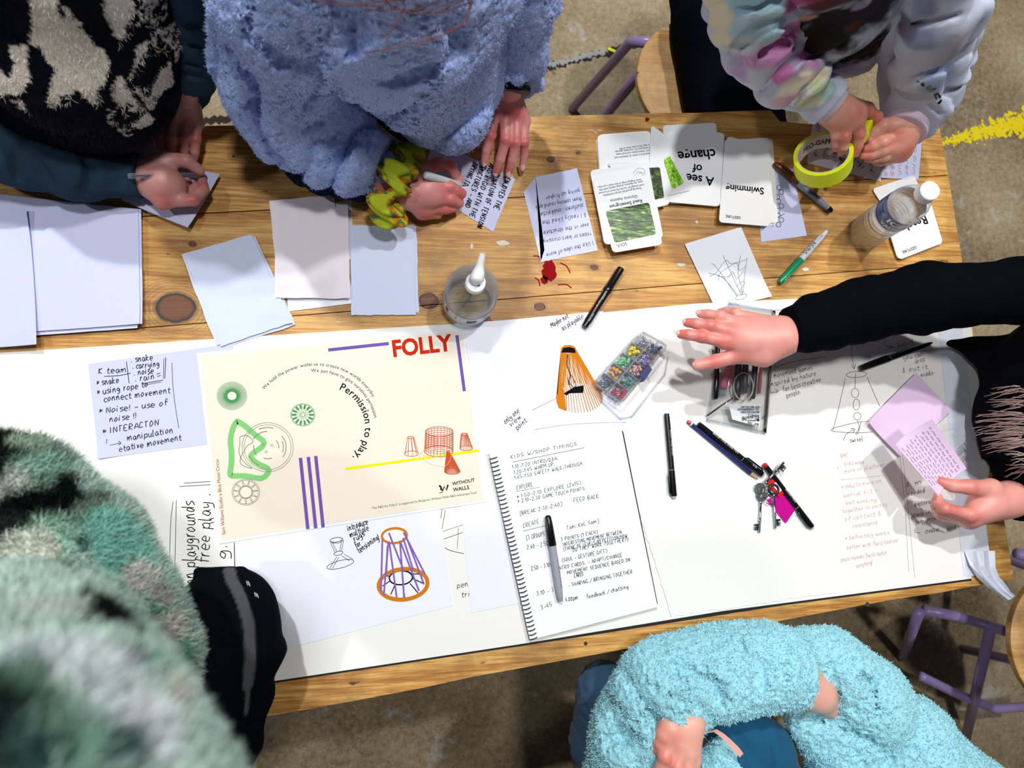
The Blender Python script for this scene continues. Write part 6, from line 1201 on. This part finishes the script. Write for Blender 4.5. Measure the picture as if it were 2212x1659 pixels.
for pl in ([(550, 335), (590, 335), (655, 370), (640, 380), (580, 378)], [(665, 415), (740, 390), (800, 405), (770, 430), (810, 490), (710, 500), (700, 450)], [(820, 540), (960, 480), (1000, 505), (920, 560), (910, 600), (860, 610), (830, 590)], [(910, 600), (1080, 540), (1140, 580), (970, 665), (860, 610)],
           [(1050, 740), (1190, 670), (1225, 740), (1270, 770), (1265, 855), (1225, 845), (1190, 750), (1110, 780), (1160, 820), (1165, 890), (1135, 900), (1090, 800)], [(1170, 980), (1240, 935), (1260, 890), (1310, 910), (1290, 950), (1250, 1020), (1190, 1020)]):
    pl2 = [(1940 + x / 13.825, 150 + y / 13.825) for x, y in pl]; xs, ys = [x for x, _ in pl2], [y for _, y in pl2]; st = .45; mb = MB()
    gx = np.arange(min(xs), max(xs), st); gy = np.arange(min(ys), max(ys), st)
    for x in gx:
        for y in gy:
            if inpoly(np.array([[x + st / 2, y + st / 2]]), pl2)[0]:
                hs2 = [hit(hb, x + a_, y + b_) for a_, b_ in ((0, 0), (st, 0), (st, st), (0, st))]
                if all(h is not None for h, _ in hs2): mb.add([h + nn_ * .0008 for h, nn_ in hs2], [(0, 3, 2, 1)])
    if mb.V: mb.build('sleeve_mark', M_bk, hs_)
# ---- person in black at the right, two arms over the table
rh = fingers((1706, 725, .150), 45, [(1566, 738, .135), (1580, 716, .140), (1597, 699, .138), (1618, 688, .130)], [[(1516, 727, .132), (1488, 723, .126), (1472, 722, .120)], [(1534, 703, .136), (1504, 699, .128), (1485, 697, .120)], [(1556, 684, .134), (1530, 679, .124), (1514, 678, .116)], [(1590, 676, .126), (1570, 672, .110), (1556, 674, .098)]], [(1650, 768, .140), (1592, 768, .128), (1545, 781, .120), (1506, 789, .114)], 1.0, [S(1690, 728, .146, 40, 1620, 738, .136, 34, .016), S(1660, 750, .14, 28, 1600, 760, .128, 18, .016)])
lh = fingers((2186, 1080, .085), 43, [(2094, 1112, .098), (2092, 1122, .086), (2092, 1128, .074), (2096, 1130, .062)], [[(2040, 1098, .098), (2028, 1086, .090), (2026, 1074, .084)], [(2032, 1104, .082), (2022, 1094, .078), (2022, 1082, .078)], [(2030, 1110, .068), (2024, 1100, .066), (2024, 1090, .068)], [(2040, 1116, .058), (2032, 1108, .056), (2030, 1098, .058)]], [(2140, 1056, .100), (2092, 1052, .108), (2058, 1049, .100), (2030, 1040, .092)], .98, [S(2180, 1078, .085, 40, 2130, 1088, .090, 34, .016), S(2130, 1088, .09, 30, 2100, 1118, .085, 17, .014)])
H4 = Wp(3050, 950, .50); f4 = (-.7, 0, -.5)
co4 = [S(2380, 850, .16, 120, 2750, 900, .30, 150, .05), SM(Wp(2750, 900, .30), H4, .06, .05, .03), S(2500, 640, .3, 50, 2000, 645, .17, 42), S(2000, 645, .17, 42, 1706, 725, .148, 34), S(2400, 985, .18, 36, 2280, 1050, .10, 34), S(2280, 1050, .10, 34, 2186, 1080, .085, 32)] + head(H4, f4)
sc4 = skin_col([(1566, 738, .145), (1580, 716, .15), (1516, 727, .14), (1534, 703, .14), (1472, 722, .125), (1485, 697, .125), (1545, 781, .125), (1600, 768, .135), (2094, 1116, .10), (2060, 1100, .10), (2040, 1100, .1), (2100, 1128, .08), (2092, 1052, .11), (2030, 1040, .1)], (232, 160, 148), (214, 100, 92))
p4 = person('person in black with a fringed scarf reaching across and holding a lilac note', [rh, lh], co4, sc4)
nail(p4, (1488, 723, .126), (1472, 722, .120), (0, .1, 1)); nail(p4, (1504, 699, .128), (1485, 697, .120), (0, .1, 1)); nail(p4, (1530, 679, .124), (1514, 678, .116), (0, .2, 1)); nail(p4, (1545, 781, .120), (1506, 789, .114), (0, .5, 1)); nail(p4, (2058, 1049, .100), (2030, 1040, .092), (0, .6, 1))
M_blk = cloth('black_knit', (9, 10, 16), bump=.5, bscale=300, bdist=.0015)
jmp = garment('jumper', chain([(1680, 724, .148, 46), (1780, 692, .150, 54), (1860, 670, .155, 58), (2000, 643, .17, 68), (2212, 628, .22, 62), (2450, 640, .28, 80), (2750, 800, .34, 110)], .03) + [S(2335, 850, .14, 172, 2750, 900, .30, 210, .05), S(2240, 960, .10, 98, 2335, 860, .14, 165, .05)] + chain([(2170, 1078, .085, 50), (2280, 1050, .10, 68), (2400, 980, .18, 120)], .03), .0042, M_blk, p4, folds([(1900, 660, .16, 1, -.1, .035, .003, .25)], .005, .05, 22), cuts=[cut(1702, 722, .148, -20, 2, .08), cut(2192, 1078, .085, -20, 2, .08)])
scf = garment('scarf', [S(2054, 741, .035, 5, 2110, 752, .05, 16, .01), S(2110, 752, .05, 16, 2180, 770, .08, 48, .02), S(2170, 790, .07, 46, 2185, 900, .07, 58, .03), S(2185, 900, .07, 58, 2220, 1010, .06, 55, .03)], .004, cloth('black_scarf', (12, 11, 15), bump=.4, bscale=120, bdist=.002), p4, folds([], .008, .04, 24))
mb = MB(); r = random.Random(12); jb = obj_tree(jmp)
def onj(u, v):
    h, nn_ = hit(jb, u, v); return Wp(u, v, .12) if h is None else h + nn_ * r.uniform(.002, .008)
for (u, v, n_, ln_) in ((2212, 838, 7, 62), (2214, 872, 9, 70), (2218, 900, 14, 105), (2216, 925, 14, 105), (2214, 945, 12, 90), (2220, 985, 8, 40), (2222, 1010, 8, 46), (2236, 850, 7, 60), (2230, 960, 8, 90)):
    for i in range(n_):
        du, dv = r.uniform(-8, 6), r.uniform(-9, 9); b_ = r.uniform(-8, 8); l_ = ln_ * r.uniform(.6, 1.1)
        mb.tube([onj(u + du - l_ * t, v + dv * (1 + t) + b_ * t + 8 * t * t + r.uniform(-1.5, 1.5)) for t in (0, .2, .4, .6, .8, 1)], [.0011, .001, .001, .0009, .0007, .0004], 5, False)
o = mb.build('fringe', cloth('fringe_yarn', (186, 156, 150)), scf, True); o['kind'] = 'stuff'
hair(p4, H4, f4, mat('black_hair', (22, 18, 18), .5), .1)
# held note
hz = .100; hq = [(1929, 961), (2008, 906), (2082, 1012), (2022, 1072)]; V = []; n_ = 12
c4 = [Wp(u, v, hz - (.025 if i == 0 else .0)) for i, (u, v) in enumerate(hq)]
for side in (0, 1):
    for j in range(n_ + 1):
        for i in range(n_ + 1): s_, t_ = i / n_, j / n_; p = (c4[0] * (1 - s_) + c4[1] * s_) * (1 - t_) + (c4[3] * (1 - s_) + c4[2] * s_) * t_; V.append(p + np.array([0, 0, .010 * (2 * s_ - 1) ** 2 - .004 - .0004 * side]))
k2 = (n_ + 1) ** 2; Fc = []
for j in range(n_):
    for i in range(n_): a = j * (n_ + 1) + i; Fc += [(a, a + n_ + 1, a + n_ + 2, a + 1), (k2 + a, k2 + a + 1, k2 + a + n_ + 2, k2 + a + n_ + 1)]
hn = tag(MB().add(V, Fc).build('paper_note', M_lilac), 'lilac note covered in small writing held up between finger and thumb', 'paper')
k = MB(); r = random.Random(3)
for ln_ in range(11):
    s_ = .08 + ln_ * .08; t_ = .08 + r.uniform(0, .1)
    while t_ < (.95 if ln_ > 3 else .85):
        wl = r.uniform(.04, .11); P = []
        for q in range(7):
            tt = min(t_ + wl * q / 6, .97); ss = s_ + (.018 if q % 2 else -.012) * r.uniform(.4, 1.3); p = (c4[0] * (1 - ss) + c4[1] * ss) * (1 - tt) + (c4[3] * (1 - ss) + c4[2] * ss) * tt; P.append(p + np.array([0, 0, .010 * (2 * ss - 1) ** 2 - .004 + .0006]))
        k.tube(P, .00028, 3, False); t_ += wl + .03
k.build('handwriting', M_black, hn)
# ---- person in the turquoise sherpa jacket, bottom right
hd = fingers((1492, 1562, 0.120), 24, [(1452, 1592, 0.125), (1470, 1606, 0.129), (1486, 1622, 0.127), (1498, 1640, 0.121)], [[(1436, 1634, 0.129), (1424, 1666, 0.121), (1415, 1690, 0.111)], [(1462, 1655, 0.131), (1450, 1690, 0.123), (1440, 1712, 0.113)], [(1484, 1670, 0.127), (1474, 1700, 0.119), (1466, 1722, 0.111)], [(1502, 1680, 0.119), (1494, 1706, 0.111), (1488, 1722, 0.105)]], [(1448, 1572, 0.123), (1434, 1588, 0.125), (1426, 1602, 0.121), (1419, 1616, 0.115)], 1.05)
fa = chain([(1650, 1440, .088, 36), (1730, 1478, .092, 40), (1764, 1496, .088, 34), (1800, 1530, .06, 26)], .02)
H5 = Wp(1760, 2150, .42); f5 = (0, .8, -.4)
co5 = [S(1700, 1800, -.14, 110, 1750, 1990, .16, 150, .05), SM(Wp(1750, 1990, .16), H5, .06, .05, .03), S(2050, 1750, .05, 60, 1860, 1540, .05, 45), S(1860, 1540, .03, 45, 1640, 1480, .02, 30), S(1640, 1480, .02, 30, 1500, 1480, .06, 30), S(1370, 1780, 0, 60, 1360, 1580, .03, 45), S(1360, 1580, .03, 45, 1660, 1440, .085, 34), S(1492, 1562, .115, 26, 1510, 1490, .07, 32), SM(Wp(1700, 1800, -.14), Wp(1700, 1690, -.25), .1, .1, .05), SM(Wp(1600, 1650, -.25), Wp(1600, 1400, -.25), .08, .06, .03)] + head(H5, f5)
p5 = person('person in a turquoise sherpa jacket with folded arms at the near table edge', [hd, fa], co5, skin_col([(1434, 1588, .13), (1419, 1616, .12), (1436, 1634, .135), (1462, 1655, .135), (1452, 1592, .13)], (238, 178, 158), (226, 120, 106)))
nail(p5, (1426, 1602, .121), (1419, 1616, .115), (-.2, 0, 1))
M_cy = cloth('sherpa', (160, 216, 228), bump=.5, bscale=240, bdist=.002)
PL = (.0078, .0066)
jk = garment('sherpa_jacket', chain([(1738, 1422, .055, 58), (1800, 1440, .06, 64), (1870, 1510, .05, 76), (1960, 1610, .04, 90), (2080, 1760, .02, 120), (2150, 1900, .05, 150)], .03) + [S(1790, 1590, .02, 66, 1900, 1720, .0, 120, .03), S(1740, 1560, .03, 36, 1850, 1580, .035, 60, .02), S(1900, 1850, .0, 180, 1600, 1880, -.05, 160, .04), S(1750, 2020, .15, 205, 1730, 1960, .0, 190, .04), S(1730, 1960, .0, 190, 1720, 1900, -.25, 150, .04)], .0026, M_cy, p5,
              folds([(1790, 1440, .1, .4, .9, .07, .010, .08), (1900, 1560, .1, .7, .7, .12, .012, .16)], .006, .06, 32, PL), creases=[[(1688, 1372), (1712, 1392), (1730, 1425)], [(1800, 1450), (1812, 1500), (1800, 1540)], [(1690, 1548), (1790, 1560), (1900, 1610)], [(1850, 1440), (1880, 1480), (1900, 1540)]], cr=.007, ck=.016)
js = garment('sleeve', chain([(1400, 1860, -.06, 140), (1372, 1690, .0, 104), (1376, 1585, .03, 94), (1436, 1484, .065, 90), (1556, 1446, .078, 84), (1648, 1438, .085, 78), (1740, 1446, .087, 72)], .03), .0026, M_cy, p5, folds([(1420, 1530, .09, .75, -.65, .055, .020, .09), (1560, 1450, .09, 1, .2, .08, .010, .08)], .006, .06, 36, PL), cuts=[cut(1722, 1470, .085, 20, 0, .085)], creases=[[(1430, 1440), (1490, 1450), (1540, 1480), (1562, 1530)], [(1310, 1500), (1370, 1545), (1440, 1575)], [(1400, 1470), (1460, 1510), (1490, 1560)], [(1300, 1600), (1360, 1590), (1420, 1600)], [(1600, 1400), (1640, 1450), (1640, 1500)]], cr=.009, ck=.018)
jp = garment('jacket_front', [S(1560, 1625, .035, 30, 1640, 1720, .02, 36, .02), S(1545, 1660, .02, 40, 1600, 1760, .0, 60, .02)], .0026, M_cy, p5, folds([], .004, .05, 38, PL))
M_cn = cloth('sherpa_curl', (150, 212, 226), attr=True)
for g_, n_ in ((jk, 26000), (js, 26000), (jp, 4000)): fur('sherpa_curls', g_, g_, n_, .0046, .0014, M_cn, lambda P: np.tile(np.array(lin((172, 224, 232))), (len(P), 1)), (0, 0, 0), .8, lambda c, nn: (nn[:, 2] > -.2) & (c[:, 1] > -.62))
garment('lining', [S(1575, 1570, .01, 50, 1660, 1620, .02, 48, .02), S(1640, 1590, .02, 42, 1690, 1690, .015, 46, .02), S(1545, 1560, .0, 30, 1600, 1560, .01, 30, .02), S(1600, 1640, .045, 12, 1640, 1690, .04, 18, .02)], .004, cloth('petrol_lining', (28, 84, 116), bump=.2, bscale=60, bdist=.002), p5, folds([(1640, 1600, .04, 1, -.5, .03, .006, .1)], .004, .04, 33))
MB().add([tuple(Wp(u, v, z)) for u, v, z in ((1983, 1659, .10), (2010, 1634, .115), (2040, 1659, .10), (2015, 1690, .09))], [(0, 1, 2, 3)]).build('chest_pocket', cloth('petrol_pocket', (24, 60, 96)), p5)
V = []
for i, (u, v, w_) in enumerate(((1519, 1578, 3), (1528, 1582, 4), (1545, 1578, 5), (1560, 1588, 6), (1575, 1602, 7), (1590, 1618, 8), (1602, 1632, 7))): V += [tuple(Wp(u - w_ * .6, v + w_ * .6, .105 - .003 * i)), tuple(Wp(u + w_ * .6, v - w_ * .6, .108 - .003 * i))]
MB().add(V, [(2 * i, 2 * i + 2, 2 * i + 3, 2 * i + 1) for i in range(6)]).build('zip_pull_tab', mat('coral_tape', (246, 186, 170), .7), p5)
garment('trousers', chain([(1305, 1490, -.07, 58), (1300, 1600, -.12, 62), (1350, 1900, -.25, 90)], .02), .006, cloth('slate_fleece', (66, 98, 128), bump=.6, bscale=200, bdist=.002), p5, folds([], .004, .06, 35, (.008, .006)))
hair(p5, H5, f5, mat('fair_hair', (150, 110, 70), .5), .1)
# ---- person in the green fleece leaning in close, bottom left
H6 = (-.55, -.62, 1.78); f6 = (.5, .6, -.4)
kn = chain([(487, 1335, .105, 96), (470, 1450, .105, 100), (430, 1600, .09, 100), (330, 1850, .0, 120)], .03)
co6 = [SM((-.5, -.85, .95), (-.48, -.65, 1.4), .13, .14, .05), SM((-.5, -.64, 1.42), H6, .06, .05, .03), SM((-.4, -.6, 1.45), Wp(120, 1500, .62), .05, .045), SM(Wp(120, 1500, .62), Wp(250, 1400, .40), .045, .035), SM((-.5, -.85, .9), Wp(330, 1850, .0), .09, .07), S(330, 1850, .0, 80, 480, 1340, .105, 70), SM((-.6, -.9, .9), (-.62, -.88, .08), .09, .05), SM((-.62, -.88, .05), (-.6, -.72, .04), .04, .03)] + head(H6, f6)
p6 = person('person in a shaggy green, white and black fleece leaning in at the bottom left', [], co6, skin_col([(400, 1500, .2)]))
GB = [(0, 985, 60, (10, 14, 14)), (60, 960, 30, (150, 180, 150)), (20, 1030, 40, (14, 18, 18)), (90, 1040, 50, (140, 196, 170)), (30, 1050, 30, (190, 200, 184)), (150, 1080, 26, (120, 190, 166)), (110, 1110, 58, (8, 10, 12)), (40, 1120, 50, (8, 10, 12)), (140, 1050, 22, (12, 14, 14)), (150, 1130, 30, (8, 10, 10)), (20, 1160, 40, (30, 50, 44)), (190, 1110, 26, (110, 130, 112)), (200, 1160, 36, (60, 110, 94)), (100, 1170, 46, (150, 206, 176)), (60, 1200, 46, (206, 214, 194)), (230, 1140, 34, (120, 200, 176)), (260, 1200, 60, (120, 204, 180)), (150, 1240, 60, (110, 140, 110)), (300, 1250, 30, (210, 210, 200)), (230, 1280, 50, (140, 214, 190)), (180, 1330, 70, (170, 214, 196)), (100, 1330, 60, (190, 206, 194)), (340, 1290, 20, (180, 180, 168)), (330, 1340, 26, (110, 170, 150)), (225, 1330, 34, (8, 12, 12)), (240, 1290, 16, (10, 14, 14)), (250, 1380, 26, (8, 12, 12)), (215, 1360, 30, (8, 10, 10)), (290, 1360, 30, (80, 160, 140)), (320, 1380, 30, (196, 200, 186)), (370, 1350, 22, (206, 200, 188)), (340, 1440, 26, (200, 200, 186)), (390, 1420, 22, (110, 186, 160)), (270, 1440, 26, (14, 30, 28)), (310, 1470, 26, (90, 170, 146)), (350, 1520, 34, (200, 196, 180)), (390, 1500, 24, (206, 202, 188)), (150, 1450, 90, (206, 216, 216)), (60, 1420, 80, (180, 200, 190)), (20, 1500, 60, (70, 110, 96)), (200, 1530, 60, (200, 214, 214)), (60, 1560, 70, (110, 160, 132)), (0, 1600, 60, (16, 34, 32)), (280, 1560, 50, (204, 212, 212)), (150, 1620, 70, (120, 170, 150)), (250, 1640, 50, (30, 70, 64)), (330, 1620, 40, (206, 216, 216)), (420, 1600, 40, (170, 206, 196)), (460, 1640, 30, (120, 170, 156)), (80, 1650, 40, (40, 80, 70))]
GB = [(u, v, r_ * (1.25 if max(c_) < 40 else 1), tuple(int(.72 * k_ + .28 * (sum(c_) / 3)) for k_ in c_)) for u, v, r_, c_ in GB]
gcol = blobs_on((172, 196, 186), GB, .35, .3)
gf = garment('shaggy_fleece', chain([(-60, 1050, .40, 110), (45, 1060, .41, 92), (150, 1195, .41, 128), (215, 1330, .41, 132), (258, 1430, .41, 134), (258, 1540, .43, 128)], .02) + [S(60, 1440, .56, 200, 30, 1640, .78, 290, .012), S(30, 1640, .78, 290, -20, 1960, .88, 420, .012), S(258, 1540, .44, 120, 290, 1720, .62, 165, .012), S(290, 1720, .62, 165, 220, 1960, .78, 290, .012), SM(Wp(-20, 1960, .88), (-.45, -.62, 1.42), .07, .15, .02), SM((-.47, -.66, 1.42), (-.5, -.82, .95), .17, .17, .05), S(50, 1120, .50, 12, 150, 1150, .50, 10, .01, -1), S(110, 1240, .52, 12, 230, 1180, .50, 8, .01, -1)], .0052,
             mat('shaggy_pile', (160, 200, 184), .9, attr=True, spec=.1, bump=.7, bscale=120, bdist=.004), p6, folds([], .010, .05, 41), gcol)
gv = obj_tree(gf)
def near_frame(c, n_):
    q = (c - CAMP) @ R.T.T if False else (c - CAMP) @ R; u = 1106 + F * q[:, 0] / q[:, 2]; v = 829 + F * q[:, 1] / q[:, 2]
    return (q[:, 2] > .02) & (u > -60) & (u < 600) & (v > 900) & (v < 1720) & (np.einsum('ij,ij->i', n_, CAMP - c) > -.1)
fur('pile', gf, gf, 80000, .0105, .0011, mat('pile_fibre', (160, 200, 184), .8, attr=True, spec=.1), lambda P: gcol(P, gv), (.1, .1, -.25), .55, near_frame)
grey = [(495, 1232), (500, 1252), (520, 1290), (538, 1350), (541, 1420), (536, 1480), (532, 1540)]
def kcol(P, bv):
    out = np.tile(np.array(lin((11, 13, 20))), (len(P), 1)); H_ = [hit(bv, u, v)[0] for u, v in grey]; H_ = [h for h in H_ if h is not None]; m_ = np.zeros(len(P))
    for i in range(len(H_) - 1):
        a, b = H_[i], H_[i + 1]; d = b - a; t = np.clip(((P - a) @ d) / (d @ d), 0, 1); m_ = np.maximum(m_, np.clip(((.0075 if i < 5 else .003) - np.linalg.norm(P - a - t[:, None] * d, axis=1)) / .0022 + .5, 0, 1))
    return out * (1 - m_[:, None]) + np.array(lin((82, 82, 86))) * m_[:, None]
kg = garment('sports_trousers', chain([(487, 1335, .110, 104), (490, 1400, .11, 106), (466, 1480, .11, 102), (440, 1590, .10, 110), (330, 1850, .0, 150)], .03) + [SM((-.5, -.85, .9), Wp(330, 1850, .0), .13, .10, .05), SM((-.6, -.9, .92), (-.62, -.88, .10), .12, .07, .05), S(470, 1560, .05, 60, 450, 1640, .03, 60, .03), S(430, 1236, .115, 8, 520, 1238, .118, 8, .008), S(520, 1238, .118, 8, 575, 1290, .108, 8, .008)], .0036, cloth('stretch_black', (12, 14, 22), attr=True, bump=.15, bscale=80, bdist=.001), p6,
             folds([(560, 1420, .1, 1, .15, .026, .007, .06), (540, 1500, .1, .9, .4, .03, .006, .06)], .006, .06, 44), kcol)
kb_ = obj_tree(kg)
for (u, v) in ((532, 1256), (535, 1256), (537, 1258), (549, 1280), (552, 1281), (555, 1283)):
    a, na = hit(kb_, u, v); b, nb_ = hit(kb_, u + 3, v + 9)
    if a is not None and b is not None: MB().tube([a + na * .0005, b + nb_ * .0005], .0006, 5).build('reflective_mark', mat('reflective_grey', (176, 178, 184), .4), kg)
hair(p6, H6, f6, mat('ash_hair', (110, 88, 66), .5), .12)
